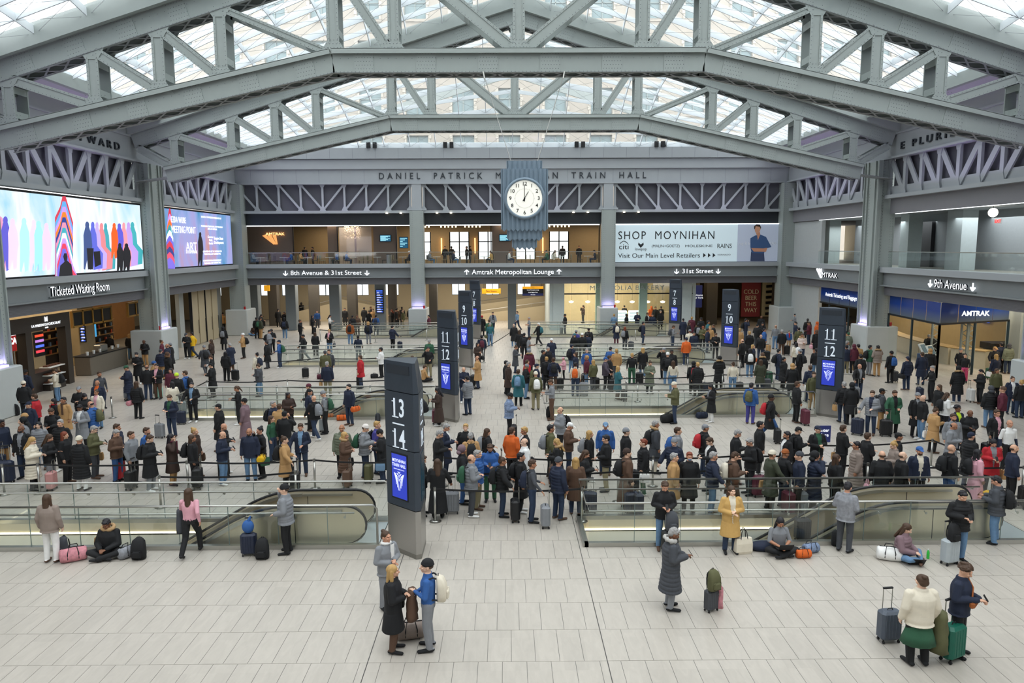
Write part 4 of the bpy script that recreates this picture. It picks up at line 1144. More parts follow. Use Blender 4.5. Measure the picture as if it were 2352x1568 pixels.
hang(1200, 1248, 658, 679, 70, 'hanging wayfinding sign, yellow strip over black and blue lines', [(M_YEL, 'Subway', M_INK), (M_BLKS, 'Amtrak Metropolitan Lounge', M_SIGNW), (M_BLKS, 'Amtrak Baggage Check', M_SIGNW), (M_NAVY, '31st Street', M_SIGNW)])
hang(606, 619, 655, 668, 72, 'yellow hanging sign at the top of the left bay opening', [(M_YEL, '', M_INK)])
# bakery
def bakery():
    t = thing('bakery_shopfront', 'glass bakery shopfront with pendant lamps under MAGNOLIA BAKERY lettering', 'shop', (0, 0, 0))
    y = 68.2; a = on_y(1270, 700, y).x; b = on_y(1590, 700, y).x
    M_MINT = mat('mint_panel', 'a9c4b6', .5, 0, .04); M_CRM = mat('bakery_wall', 'c9b892', .7)
    B(a, b, 77, 77.2, 0, 5.0).obj('back_wall', M_CRM, t)
    B(a - .3, a, y, 77, 0, 5.0).obj('side_wall', mat('white_partition', 'c7d2d2', .6), t)
    B(b, b + .3, y, 77, 0, 5.0).obj('side_wall', MATS['white_partition'], t)
    for px0, px1 in ((1270, 1296), (1368, 1378), (1468, 1486), (1564, 1588)):
        p0 = on_y(px0, 700, y).x; p1 = on_y(px1, 700, y).x
        B(p0, p1, y - .1, y + .3, 0, 5.0).obj('front_pier', M_MINT if px0 in (1468, 1368) else MATS['white_partition'], t)
    B(a, b, y - .06, y + .05, 3.3, 3.42).obj('transom', M_BLK, t)
    n = 8
    for k in range(n):
        x0 = a + (b - a) * k / n; x1 = a + (b - a) * (k + 1) / n
        B(x0 + .02, x1 - .02, y, y + .02, 0, 5.0).obj('glass_panel', M_GL, t)
    text('letters', 'MAGNOLIA BAKERY', .62, mat('pale_letter', 'c9d6d6', .5), (on_y(1440, 661, y - .1).x, y - .14, on_y(1440, 661, y).z), FRONT, t, .02, sx=1.15, space=1.1)
    B(a + 4.6, b - .5, 73.5, 74.5, 0, 1.15).obj('counter', M_CRM, t)
    for px in (1312, 1350, 1418, 1452, 1488, 1522): 
        p = on_y(px, 692, 71)
        m = MB(); m.loft([[(p.x + r_ * math.cos(2 * PI * k / 12), 71 + r_ * math.sin(2 * PI * k / 12), z_) for k in range(12)] for r_, z_ in ((.06, p.z - .16), (.2, p.z - .1), (.24, p.z), (.06, p.z + .08))])
        l = m.obj('pendant_lamp', mat('lamp_glow', 'ffe6bd', .5, emit=4, var=0), t, smooth=True)
        MB().tube([(p.x, 71, p.z + .08), (p.x, 71, 5)], .01, 4).obj('lamp_cord', M_BLK, l)
    for px in (1420, 1462):
        p = on_y(px, 710, 73.4); q = MB().rbox(p.x - .8, p.x + .8, 73, 73.5, .3, 1.35, .03).obj('display_case', mat('case_glow', 'cfe6ee', .3, emit=1.0, var=.1), t)
        for k in range(3): B(p.x - .75, p.x + .75, 72.96, 73.0, .5 + k * .3, .53 + k * .3).obj('case_shelf', M_STAIN, q)
    area('bakery_light', ((a + b) / 2, 73, 4.8), 8, 260, (1.0, .84, .6), sy=5)
bakery()
# passage at the far right with the beer bar and screens
def passage():
    t = thing('bar_poster', 'dark red poster reading COLD BEER THIS WAY beside bottle racks', 'poster', (0, 0, 0))
    y = 74; a = on_y(1704, 660, y); b = on_y(1745, 727, y)
    B(a.x, b.x, y, y + .1, b.z, a.z + .6).obj('poster_board', mat('dark_red', '7c1c22', .6), t)
    text('letters', 'COLD\nBEER\nTHIS\nWAY', .62, mat('cream_letter', 'd8cfae', .6), ((a.x + b.x) / 2, y - .02, (a.z + b.z) / 2 + .1), FRONT, t, .01, sx=.9)
    r = thing('bottle_rack', 'cream wall rack of dark bottles right of the red poster', 'rack', (0, 0, 0))
    c = on_y(1750, 700, y).x
    B(c, c + 1.9, y, y + .1, b.z, a.z + .6).obj('rack_board', mat('cream_board', 'c9bd97', .7), r)
    for k in range(6):
        z = b.z + .3 + k * .55
        MB().tube([(c + .35, y - .1, z), (c + 1.1, y - .1, z + .05), (c + 1.2, y - .1, z + .05), (c + 1.5, y - .1, z + .1)], [.14, .14, .06, .05], 8).obj('bottle', M_BLK, r)
    for px, w in ((1600, .3), (1632, 1.1), (1783, .8)):
        p = on_y(px, 700, 72.5); MB().rbox(p.x - w / 2, p.x + w / 2, 72, 72 + w, 0, 5.1, .03).obj('concourse_column', M_COLD, cw)
    s = thing('video_screen', 'blue vertical video screen reading Welcome New York in the passage', 'screen', (0, 0, 0))
    a = on_y(1597, 655, 70.5); b = on_y(1612, 706, 70.5)
    B(a.x, b.x, 70.5, 70.6, b.z, a.z).obj('screen_face', M_NAVY, s); text('screen_text', 'Welcome\nNew York', .25, M_SIGNW, ((a.x + b.x) / 2 - .1, 70.48, (a.z + b.z) / 2), FRONT, s, .002)
passage()

# ================================================================ lounge on the upper level
lw = struct('wall_lounge')
LXS = [on_y(v, 560, 74).x for v in (967, 1055, 1121, 1207, 1284)]
wallholes(lw, 74, .3, -38, 12, 6.1, 9.9, LXS, .95, 6.5, 9.2, mat('lounge_wall', 'a38f6e', .7), 'lounge_wall')
for x in LXS:
    B(x - .95, x + .95, 74.2, 74.25, 6.5, 9.2).obj('window_pane', M_DAY, lw)
    for d in (-.95, 0, .95): B(x + d - .05, x + d + .05, 74.0, 74.15, 6.5, 9.2).obj('window_bar', M_BLK, lw)
    B(x - .95, x + .95, 74.02, 74.12, 8.2, 8.28).obj('window_bar', M_BLK, lw)
for (p0, p1) in ((560, 672), (753, 775), (858, 912), (1130, 1178)):
    a = on_y(p0, 560, 69.3).x; b = on_y(p1, 560, 69.3).x
    B(a, b, 69.3, 69.5, 6.1, 9.9).obj('brown_partition', M_BRN, lw)
for p0 in (674, 776, 911, 1128, 1376):
    a = on_y(p0, 560, 69.2).x; B(a - .04, a + .04, 69.1, 69.3, 6.1, 9.9).obj('glass_mullion', M_BLK, lw)
M_GLOW = mat('warm_backlight', 'ffc27a', .5, emit=3.0, var=0)
t = thing('backlit_logo', 'backlit AMTRAK letters over striped emblem on the brown lounge wall', 'sign', (on_y(626, 545, 69.2).x, 69.2, on_y(626, 548, 69.2).z))
text('letters', 'AMTRAK', .36, M_GLOW, (0.25, -.02, .42), FRONT, t, .01, fit=1.75); amtrak(t, -.95, -.1, 1.9, mat('soft_backlight', 'd99a5a', .5, emit=1.2, var=0))
def monitor(px0, px1, py0, py1, y, label):
    a = on_y(px0, py0, y); b = on_y(px1, py1, y); t = thing('wall_monitor', label, 'screen', (0, 0, 0))
    B(a.x, b.x, y - .08, y, b.z, a.z).obj('case', M_BLK, t)
    B(a.x + .04, b.x - .04, y - .1, y - .08, b.z + .04, a.z - .04).obj('screen_face', mat('monitor_teal', '1f5f80', .4, emit=.6, var=.2), t)
    m = MB()
    for k in range(6):
        z = a.z - .1 - k * (a.z - b.z - .15) / 6; m.box(a.x + .08, b.x - .1 - .2 * (k % 3), y - .104, y - .1, z - .05, z)
    m.obj('screen_lines', mat('cyan_text', '9fe0f0', .4, emit=1.2, var=0), t, kind='stuff')
monitor(872, 899, 539, 555, 69.2, 'train status monitor on the brown lounge wall, left bay')
monitor(917, 938, 544, 570, 69.2, 'blue monitor beside the column at the right end of the left lounge bay')
monitor(1146, 1174, 538, 554, 69.2, 'train status monitor behind the clock in the middle lounge bay')
def stringlights():
    t = thing('string_lights', 'cluster of tiny warm string lights hanging in the lounge window', 'light', (0, 0, 0)); m = MB()
    for k in range(150):
        p = on_y(790 + random.random() * 38, 520 + random.random() ** 1.5 * 28, 70.2 + random.random() * 1.2)
        m.box(p.x - .02, p.x + .02, p.y - .02, p.y + .02, p.z - .02, p.z + .02)
    m.obj('bulbs', mat('bulb_glow', 'ffd9a0', .5, emit=4, var=0), t, kind='stuff')
    m = MB()
    for px in (800, 835): p = on_y(px, 575, 70.4); m.box(p.x - .8, p.x + .8, 70.3, 70.34, 6.2, 9.6)
    m.obj('sheer_curtain', glass('sheer_curtain', (.8, .8, .95), .05, .35), t)
stringlights()
for k, px in enumerate((968, 1030, 1085, 1290, 1245)):
    p = on_y(px, 525, 70.5); t = thing('ceiling_spot_cluster', 'warm ceiling spotlights in the lounge, %s cluster from the left column' % ('first', 'second', 'third', 'fifth', 'fourth')[k], 'light', (p.x, 70.5, 9.6), 0, 'lounge ceiling spotlights')
    for q in range(5): MB().disc((q * .35 - .7, (q % 2) * .3), .07, -.05, .1, 8).obj('spot_bulb', MATS['bulb_glow'], t)
for k, px in enumerate((1014, 1091, 1247)):
    p = on_y(px, 560, 73.8); t = thing('wall_light_bar', 'vertical glowing wall light bar, %s of three on the lounge back wall' % ('first', 'second', 'third')[k], 'light', (p.x, 73.85, 0), 0, 'lounge light bars')
    B(-.05, .05, -.05, .05, 7.1, 8.6).obj('light_bar', M_GLOW, t)
# balcony glass of the end wall and galleries
def balcony(axis, a, b, face, label, sx=1, z0=6.26):
    t = thing('balcony_railing', label, 'railing', (0, 0, 0), 0, 'glass balcony railings'); n = max(1, round((b - a) / 1.5))
    for k in range(n):
        p, q = a + (b - a) * k / n + .01, a + (b - a) * (k + 1) / n - .01
        (B(p, q, face, face + .02, z0, 7.25) if axis == 'x' else B(face, face + .02, p, q, z0, 7.25)).obj('glass_panel', M_GL, t)
    (B(a, b, face - .02, face + .04, 7.25, 7.3) if axis == 'x' else B(face - .02, face + .04, a, b, 7.25, 7.3)).obj('rail', M_STAIN, t)
balcony('x', -24.2, -9.2, BY - .1, 'glass balcony railing above the 8th Avenue sign')
balcony('x', -7.85, 7.85, BY - .1, 'glass balcony railing above the Metropolitan Lounge sign')
balcony('y', 34.4, 48.6, HX, 'glass balcony railing above the 9th Avenue sign')
balcony('y', 51.0, 59.6, HX, 'glass balcony railing above the AMTRAK wall sign')
# light strips along the tops of the openings
for (a, b) in ((-24, -9.2), (-7.8, 7.8)): B(a, b, BY + .32, BY + .4, 9.62, 9.7).obj('light_strip', mat('cool_strip', 'eef4f6', .4, emit=2.2, var=0), wall_back)
for (a, b) in ((34.5, 48.5), (51, 60.3)): B(HX + .2, HX + .3, a, b, 9.72, 9.8).obj('light_strip', MATS['cool_strip'], lw)
for px in (889, 921, 1004, 1036, 1317, 1350, 1433, 1466):
    p = on_y(px, 490, BY - .2); MB().disc((0, 0), .09, 0, .06, 12).obj('downlight', mat('downlight_glow', 'fff2d6', .4, emit=8, var=0), wall_back, loc=None).location = (p.x, BY - .32, 10.68)
# billboard
def billboard():
    t = thing('billboard', 'lit billboard reading SHOP MOYNIHAN with shop names and a person in denim', 'billboard', (0, 0, 0))
    y = BY + .02; a = on_y(1410, 516, y); b = on_y(1790, 602, y); c = on_y(1692, 600, y)
    B(a.x, b.x, y, y + .12, 6.26, 9.66).obj('panel', M_BLKS, t)
    B(a.x + .05, c.x, y - .02, y, 6.3, 9.62).obj('poster_left', mat('billboard_white', 'bccdd4', .5, emit=.42, var=0), t)
    B(c.x, b.x - .05, y - .02, y, 6.3, 9.62).obj('poster_right', mat('billboard_lilac', '9aa3b4', .5, emit=.4, var=0), t)
    B(a.x, b.x, y - .1, y, 9.62, 9.7).obj('light_strip', MATS['cool_strip'], t)
    yy = y - .03
    def tx(s, px, py, size, sx=1, bold=0, space=1, c_='1d2226', wpx=0):
        p = on_y(px, py, yy); text('letters', s, size, mat('ink_' + c_, c_, .6), (p.x, yy, p.z), FRONT, t, .004, sx=sx, bold=0, space=space, fit=wpx * (66.5 / 1690))
    tx('SHOP  MOYNIHAN', 1531, 541, 1.02, .93, .004, 1.2, wpx=219)
    tx('citi', 1433, 567, .66, wpx=22); tx('lovepop', 1472, 572, .36, wpx=26); tx('(MALIN+GOETZ)', 1529, 565, .33, wpx=64); tx('MOLESKINE', 1605, 565, .3, wpx=62); tx('RAINS', 1664, 565, .56, bold=.006, wpx=33)
    tx('Visit Our Main Level Retailers', 1514, 587, .58, wpx=187); tx('VORNADO', 1663, 585, .17, wpx=30)
    tx('rag & bone / MIRAMAR', 1740, 559, .34, c_='dfe3ea', wpx=86)
    m = MB()
    for k in range(3):
        p = on_y(1615 + k * 11, 586, yy); m.prism([(p.x, p.z + .2), (p.x, p.z - .2), (p.x + .25, p.z)], yy - .005, yy, 'y')
    m.obj('arrow_heads', MATS['ink_1d2226'], t, kind='stuff')
    p = on_y(1433, 558, yy); MB().tube([(p.x - .35 + .7 * k / 8, yy, p.z - .05 + .22 * math.sin(PI * k / 8)) for k in range(9)], .03, 4).obj('logo_arc', MATS['ink_1d2226'], t)
    p = on_y(1472, 562, yy); MB().prism([(p.x - .22, p.z + .2), (p.x - .25, p.z), (p.x, p.z - .28), (p.x + .25, p.z), (p.x + .22, p.z + .2), (p.x, p.z + .02)], yy - .005, yy, 'y').obj('logo_heart', MATS['ink_1d2226'], t)
    def sh(pts, c_, nm, d=.01):
        m = MB(); P = [on_y(x, v, yy - d) for x, v in pts]; m.prism([(q.x, q.z) for q in P][::-1], yy - d - .004, yy - d, 'y'); m.obj(nm, mat('print_' + c_, c_, .6, emit=.12, var=0), t)
    z_ = 3.2
    def Q(x, v): return (1400 + x / z_, 500 + v / z_)
    sh([Q(1040, 250), Q(1135, 250), Q(1140, 318), Q(1035, 318)], '37425f', 'printed_skirt')
    sh([Q(1035, 150), Q(1070, 130), Q(1085, 128), Q(1105, 122), Q(1150, 140), Q(1190, 215), Q(1150, 225), Q(1135, 262), Q(1045, 258), Q(1035, 215)], '34507a', 'printed_shirt', .012)
    sh([Q(1078, 120), Q(1085, 128), Q(1090, 165), Q(1108, 122), Q(1105, 105), Q(1080, 105)], 'b98468', 'printed_neck', .014)
    sh([Q(1064, 75), Q(1070, 60), Q(1090, 54), Q(1108, 62), Q(1110, 85), Q(1100, 108), Q(1086, 116), Q(1072, 106)], 'c08e72', 'printed_face', .016)
    sh([Q(1063, 80), Q(1062, 62), Q(1080, 48), Q(1105, 50), Q(1114, 70), Q(1110, 84), Q(1104, 66), Q(1075, 62), Q(1068, 84)], '2e2420', 'printed_hair', .018)
    sh([Q(1040, 222), Q(1130, 225), Q(1160, 220), Q(1150, 250), Q(1060, 248)], 'b98468', 'printed_arms', .02)
billboard()

# ================================================================ left side: shops under the LED walls
sl = struct('wall_shops')
M_TRAV = mat('striped_travertine', 'b9a683', .55, 0, .12, 2)
B(-34.3, -34, 30, 66, 0, 5.1).obj('back_wall', mat('warm_wood_wall', '8a6238', .6, 0, .15, 2), sl)
for (px, py, w, d) in ((188, 838, 1.3, 1.6), (84, 870, .8, .8)):
    p = ground(px, py); MB().rbox(p.x - w, p.x + .15, p.y - .3, p.y + d, 0, 5.1, .03).obj('stone_pier', M_TRAV, sl)
def xboard():
    p = ground(190, 838); yy = p.y - .32
    board_px = on_y(176, 700, yy), on_y(197, 790, yy)
    return yy
board(179, 198, 712, 786, ground(188, 838).y - .36, 'tall blue departure board on the travertine pier by the chocolate shop', 10)
def choc():
    t = thing('chocolate_kiosk', 'dark bronze chocolate shop kiosk with white lettering at the left wall', 'kiosk', (0, 0, 0))
    M_BZ = mat('dark_bronze', '39322d', .45, .2, .05); 
    c = ground(158, 882); x = c.x; y0 = 34.6; y1 = c.y + .6
    B(x - 4.5, x, y0, y1, 3.35, 4.15).obj('canopy', M_BZ, t)
    for (a, b) in ((x - .5, y1 - .5), (x - .5, y1 - 4.0), (x - 4.5, y1 - .5), (x - .5, y0)): B(a, a + .5, b, b + .5, 0, 3.35).obj('corner_pier', M_BZ, t)
    B(x - 4.6, x + .1, y0 - .1, y1 + .1, 4.15, 4.22).obj('canopy_trim', mat('brass_glow', 'd8b27a', .5, emit=.6, var=0), t)
    ym = y1 - 2.2
    text('letters', 'LA MAISON DU CHOCOLAT', .2, M_SIGNW, (x + .02, ym, 3.62), ON_LEFT, t, .01, sx=1.0)
    text('letters', 'PARIS', .11, M_SIGNW, (x + .02, ym, 3.45), ON_LEFT, t, .01)
    text('letters', 'M', .36, M_SIGNW, (x + .02, ym, 3.9), ON_LEFT, t, .01, bold=.01)
    B(x - 1.2, x - .2, y1 - 3.4, y1 - 1.2, 0, 1.05).obj('counter', mat('dark_counter', '2e2622', .4), t)
    for k in range(3):
        B(x - .35, x + .25, y1 - 2.6, y1 - 1.2, .35 + k * .45, .39 + k * .45).obj('shelf', M_WHT, t)
        for q in range(5): B(x - .2, x + .05, y1 - 2.5 + q * .26, y1 - 2.34 + q * .26, .39 + k * .45, .47 + k * .45).obj('chocolate_box', mat('box_brown', '5a3320', .6), t)
    B(x - .35, x + .2, y1 - 2.62, y1 - 1.18, 0, .3).obj('shelf_base', M_BZ, t)
    area('kiosk_light', (x - 2.2, (y0 + y1) / 2, 3.3), 3, 90, WARM, sy=5)
    s = thing('price_screen', 'small portrait menu screen with red, violet and blue bars in the chocolate shop', 'screen', (0, 0, 0))
    p = on_x(93, 790, x - 1.6)
    B(x - 1.7, x - 1.6, p.y - .5, p.y + .35, 1.6, 3.0).obj('case', M_BLK, s)
    for k, c_ in enumerate(('ff5a3a', 'c98ae6', '5a7cff', 'ff4a5a')): B(x - 1.6, x - 1.58, p.y - .45, p.y + .3, 2.72 - k * .3, 2.86 - k * .3).obj('menu_bar', em(c_), s)
choc()
def redcap():
    p = on_x(31, 793, -29.0)
    t = thing('red_cap_sign', 'red RED CAP porter sign on a stand behind the chocolate shop', 'sign', (-29.0, p.y, 0))
    B(-.05, .05, -.55, .55, 1.9, 3.2).obj('sign_board', mat('sign_red', 'c3262b', .5, emit=.25), t)
    B(-.08, -.05, -.62, .62, 1.83, 3.27).obj('sign_border', mat('gold_frame', 'c9a26a', .5), t)
    text('letters', 'RED\nCAP', .5, M_SIGNW, (.06, 0, 2.7), ON_LEFT, t, .01, bold=.02)
    MB().tube([(0, 0, 0), (0, 0, 1.9)], .04, 8).obj('stand_pole', M_STAIN, t); MB().disc((0, 0), .3, 0, .03).obj('stand_base', M_STAIN, t)
redcap()
def coffee(x, ya, yb, label, label2, frame='b98a3c'):
    t = thing('coffee_bar', label, 'counter', (0, 0, 0))
    M_C = mat('grey_counter', '6f675b', .5)
    MB().rbox(x - 1, x, ya, yb, 0, 1.15, .04).obj('counter_body', M_C, t); B(x - 1.05, x + .05, ya - .05, yb + .05, 1.15, 1.2).obj('counter_top', M_BLK, t)
    for k in range(6):
        yy = ya + .4 + k * (yb - ya - .8) / 5; MB().disc((x - .4, yy), .07, 1.2, 1.42, 10, .09).obj('cup_stack', M_WHT, t)
    m = MB().rbox(x - .8, x - .3, (ya + yb) / 2 - .4, (ya + yb) / 2 + .4, 1.2, 1.65, .04); m.obj('espresso_machine', M_STAIN, t)
    f = thing('menu_board', label2, 'menu board', (0, 0, 0)); n = 4
    w = (yb - ya) / n
    for k in range(n):
        B(x - 1.0, x - .9, ya + k * w + .08, ya + (k + 1) * w - .08, 3.05, 3.85).obj('menu_panel', M_BLKS, f)
    F = mat('menu_wood', frame, .5)
    B(x - 1.0, x - .86, ya, yb, 3.85, 3.97).obj('frame_rail', F, f); B(x - 1.0, x - .86, ya, yb, 2.93, 3.05).obj('frame_rail', F, f)
    for k in range(n + 1): B(x - 1.0, x - .86, ya + k * w - .06, ya + k * w + .06, 2.93, 3.97).obj('frame_stile', F, f)
    B(x - 4.5, x - 4.4, ya, yb, 0, 3.0).obj('back_shelving', mat('dark_shelving', '2a211b', .7), t)
    for k in range(4): B(x - 4.4, x - 4.1, ya + .2, yb - .2, .9 + k * .5, .94 + k * .5).obj('shelf', mat('shelf_wood', '7a5a34', .6), t)
    for k in range(20): B(x - 4.3, x - 4.2, ya + .4 + (k % 5) * (yb - ya - .8) / 4.3, ya + .55 + (k % 5) * (yb - ya - .8) / 4.3, .94 + (k // 5) * .5, 1.2 + (k // 5) * .5).obj('jar', mat('jar_%d' % (k % 3), ('a8452e', 'd0b070', '55708a')[k % 3], .5), t)
    m = MB()
coffee(-26.0, 44.6, 49.0, 'grey coffee counter left of the first left column, under wood-framed menus', 'wood framed menu boards over the coffee counter left of the column')
coffee(-26.2, 51.6, 56.0, 'busy coffee counter right of the left column, under smaller menus', 'wood framed menu boards right of the left wall column')
B(-26.3, -26.0, 57.2, 58.0, 0, 5.1).obj('pale_panel', mat('pale_panel', 'b6bbb8', .6), sl)
for k in range(4):
    y = 58.2 + k * 1.35
    B(-25.6, -25.5, y + .04, y + 1.25, 0.05, 4.3).obj('beige_door_leaf', M_BEI, sl)
    B(-25.66, -25.44, y - .04, y + .04, 0, 4.5).obj('black_door_frame', M_BLK if k in (0, 2) else M_BEI, sl)
    MB().tube([(-25.42, y + 1.05, .9), (-25.42, y + 1.05, 2.0)], .02, 6).obj('door_pull', M_BLK, sl)
B(-26.5, -26.3, 64.0, 66.4, 0, 5.1).obj('pale_panel', MATS['pale_panel'], sl)
t = thing('video_screen', 'blue portrait video screen deep in the left shop by the coffee bar', 'screen', (0, 0, 0))
p = on_x(213, 745, -30); B(-30.1, -30, p.y - .4, p.y + .4, p.z - .9, p.z + .9).obj('screen_face', mat('cyan_screen', '3f9ad0', .4, emit=1, var=.3), t)

# ================================================================ right side: ticket office and gallery
st = struct('wall_tickets')
B(24.9, 25.2, 59.9, 65.6, 0, 4.4).obj('pale_wall_panel', mat('pale_plaster', 'aeb2b2', .7), st)
B(24.9, 25.2, 59.9, 65.6, 6.1, 9.7).obj('pale_wall_panel', MATS['pale_plaster'], st)
B(33.8, 34, 34, 66, 0, 5.1).obj('back_wall', mat('tan_slat_wall', 'a58f66', .6, 0, .08, 3), st)
B(30.5, 30.7, 34, 66, 6.1, 9.9).obj('gallery_back_wall', mat('gallery_grey', '8e9294', .7), st)
def blue_glass_mat():
    m = bpy.data.materials.new('blue_gradient_film'); m.use_nodes = True; nt = m.node_tree; b = nt.nodes['Principled BSDF']
    tc = nt.nodes.new('ShaderNodeTexCoord'); sx = nt.nodes.new('ShaderNodeSeparateXYZ'); nt.links.new(tc.outputs['Object'], sx.inputs[0])
    r = nt.nodes.new('ShaderNodeMapRange'); r.inputs['From Min'].default_value = 3.15; r.inputs['From Max'].default_value = 3.9
    nt.links.new(sx.outputs['Z'], r.inputs['Value'])
    c = nt.nodes.new('ShaderNodeValToRGB'); c.color_ramp.elements[0].color = rgb('5f6a72'); c.color_ramp.elements[1].color = rgb('123a8a')
    nt.links.new(r.outputs[0], c.inputs[0]); nt.links.new(c.outputs[0], b.inputs['Base Color']); b.inputs['Roughness'].default_value = .25; b.inputs['Specular IOR Level'].default_value = .25
    return m
M_BG = blue_glass_mat(); M_TEAL = mat('dark_teal_mullion', '20343d', .4)
def office(pts, label, sign=None):
    t = thing('ticket_office_front', label, 'shopfront', (0, 0, 0))
    for (p, q) in zip(pts[:-1], pts[1:]):
        a = Vector((p[0], p[1], 0)); b = Vector((q[0], q[1], 0)); L = (b - a).length; d = (b - a) / L; n = max(2, round(L / 1.6)); s = d.cross(Vector((0, 0, 1)))
        for k in range(n):
            x0 = a + d * (L * k / n + .02); x1 = a + d * (L * (k + 1) / n - .02)
            for z0, z1, m_, nm in ((0.05, 3.1, M_GL, 'glass_panel'), (3.2, 4.4, M_BG, 'blue_header')):
                m = MB(); m.add([x0 + Vector((0, 0, z0)), x1 + Vector((0, 0, z0)), x1 + Vector((0, 0, z1)), x0 + Vector((0, 0, z1))], [(0, 1, 2, 3)]); m.obj(nm, m_, t)
        MB().beam(a + Vector((0, 0, 3.15)), b + Vector((0, 0, 3.15)), .14, .1).obj('transom', M_BLK, t)
        for k in range(n + 1):
            c = a + d * (L * k / n); MB().box(c.x - .05, c.x + .05, c.y - .05, c.y + .05, 0, 3.1).obj('mullion', M_TEAL, t) if k % 2 == 0 else None
    return t
t1 = office([(24.95, 51.2), (24.95, 59.6)], 'ticket office glass front with blue header beside the pale wall panel')
ys = on_x(1945, 683, 24.8)
text('letters', 'Amtrak Ticketing and Baggage Check-in', .42, M_SIGNW, (24.85, 55.0, 3.85), ON_RIGHT, t1, .005, fit=7.0)
e = link('header_emblem', None, t1, (24.85, 59.0, 3.85), -PI / 2)
g2 = ground(2150, 868); g3 = ground(2328, 858)
t2 = office([(24.95, 48.8), (g2.x, g2.y), (g3.x, g3.y + .8)], 'cornered ticket office glass front with blue header under 9th Avenue')
text('letters', 'AMTRAK', .4, M_SIGNW, (g2.x + 2.1, g2.y + .1, 3.75), FRONT, t2, .005, bold=.01)
MB().rbox(g3.x + .2, g3.x + 1.6, g3.y, g3.y + 1.3, 0, 5.1, .03).obj('grey_pier', M_STEEL, st)
def counters():
    M_CT = mat('pale_counter', 'd4cab2', .5)
    t = thing('ticket_counter', 'long pale curved ticket counter inside the right office', 'counter', (0, 0, 0))
    pts = [(29.5, 45.2), (28.4, 47), (28.2, 50), (28.6, 54), (29.5, 58)]
    for (p, q) in zip(pts[:-1], pts[1:]):
        MB().beam((p[0], p[1], .55), (q[0], q[1], .55), .8, 1.1).obj('counter_front', M_CT, t); MB().beam((p[0], p[1], 1.12), (q[0], q[1], 1.12), .95, .05).obj('counter_top', mat('wood_top', 'a58a5a', .5), t)
    t = thing('service_counter', 'black topped service desk behind the cornered office glass', 'desk', (0, 0, 0))
    MB().rbox(27.3, 29.6, 46.6, 47.4, 0, 1.1, .05).obj('desk_body', M_CT, t) if False else MB().rbox(30.2, 32.6, 46, 47, 0, 1.1, .05).obj('desk_body', M_CT, t)
    B(30.1, 32.7, 45.9, 47.1, 1.1, 1.5).obj('desk_screen', M_BLK, t)
    for k, (px, py) in enumerate(((2085, 833), (2106, 838))):
        g = ground(px, py + 12); t = thing('ticket_machine', 'white tilted self-service ticket machine, %s one behind the glass' % ('left', 'right')[k], 'kiosk', (max(g.x, 25.6), g.y, 0), .5, 'self-service ticket machines')
        MB().rbox(-.25, .25, -.2, .2, 0, .95, .03).obj('machine_body', mat('machine_blue', '23456e', .4), t)
        m = MB(); m.add([(-.28, -.28, .95), (.28, -.28, .95), (.28, .1, 1.55), (-.28, .1, 1.55), (-.28, -.2, .9), (.28, -.2, .9), (.28, .18, 1.5), (-.28, .18, 1.5)], [(0, 1, 2, 3), (7, 6, 5, 4), (0, 4, 5, 1), (1, 5, 6, 2), (2, 6, 7, 3), (3, 7, 4, 0)])
        m.obj('machine_head', M_WHT, t)
        m = MB(); m.add([(-.22, -.26, 1.02), (.22, -.26, 1.02), (.22, .06, 1.5), (-.22, .06, 1.5)], [(0, 1, 2, 3)]); m.obj('machine_screen', mat('machine_screen', '5c7480', .2, emit=.2), t).location = (0, -.01, 0)
    for k, (px, py) in enumerate(((2030, 850), (2145, 830), (2248, 850))):
        g = ground(px, py + 12); xx = max(27.2, g.x)
        t = thing('lattice_column', 'grey steel lattice column inside the ticket office, %s from the column plinth' % ('first', 'second', 'third')[k], 'column', (xx, g.y + 1, 0), 0, 'lattice columns in the ticket office')
        for e in (-.22, .22): B(e - .04, e + .04, -.06, .06, 0, 5.1).obj('column_angle', M_STEEL, t)
        m = MB()
        for q in range(17): z = q * .3; m.beam((-.22 * (-1) ** q, -.02, z), (.22 * (-1) ** q, -.02, z + .3), .05, .02, (0, 1, 0))
        m.obj('column_lacing', M_STEEL, t, kind='stuff')
    for k, (px, py) in enumerate(((2215, 745), (2258, 755))):
        p = on_x(px, py, 33.6); t = thing('wall_screen', 'blue information screen on the office back wall, %s of the pair' % ('left', 'right')[k], 'screen', (33.7, p.y, 0))
        B(-.1, 0, -.5, .5, 2.2, 3.5).obj('screen_face', M_SCRB, t)
counters()
# gallery furniture above: piers, dark doorway, globe lamp, exit sign
for (px, w, c) in ((2085, 1.1, 'c4d0cf'), (2200, 1.6, 'aeb7b8'), (1905, 1.2, 'a9b3b1')):
    p = on_x(px, 560, 28.5); B(28.2, 29.2, p.y - w / 2, p.y + w / 2, 6.1, 9.9).obj('white_pier', mat('pier_' + c, c, .7), st)
p = on_x(2128, 560, 30.4); B(30.2, 30.45, p.y - .9, p.y + .9, 6.1, 9.4).obj('dark_doorway', M_BLK, st)
p = on_x(2281, 488, 27.5); t = thing('globe_lamp', 'round white globe lamp hanging in the right upper gallery', 'lamp', (27.5, p.y, 0))
bm = MB(); bm.loft([[(.26 * math.cos(a) * math.cos(2 * PI * k / 16), .26 * math.cos(a) * math.sin(2 * PI * k / 16), p.z + .26 * math.sin(a)) for k in range(16)] for a in [-PI / 2 + .1 + i * (PI - .2) / 8 for i in range(9)]])
bm.obj('globe', mat('globe_glow', 'fff6e6', .5, emit=4, var=0), t, smooth=True); MB().tube([(0, 0, p.z + .2), (0, 0, 9.9)], .02, 6).obj('lamp_stem', M_BLK, t)
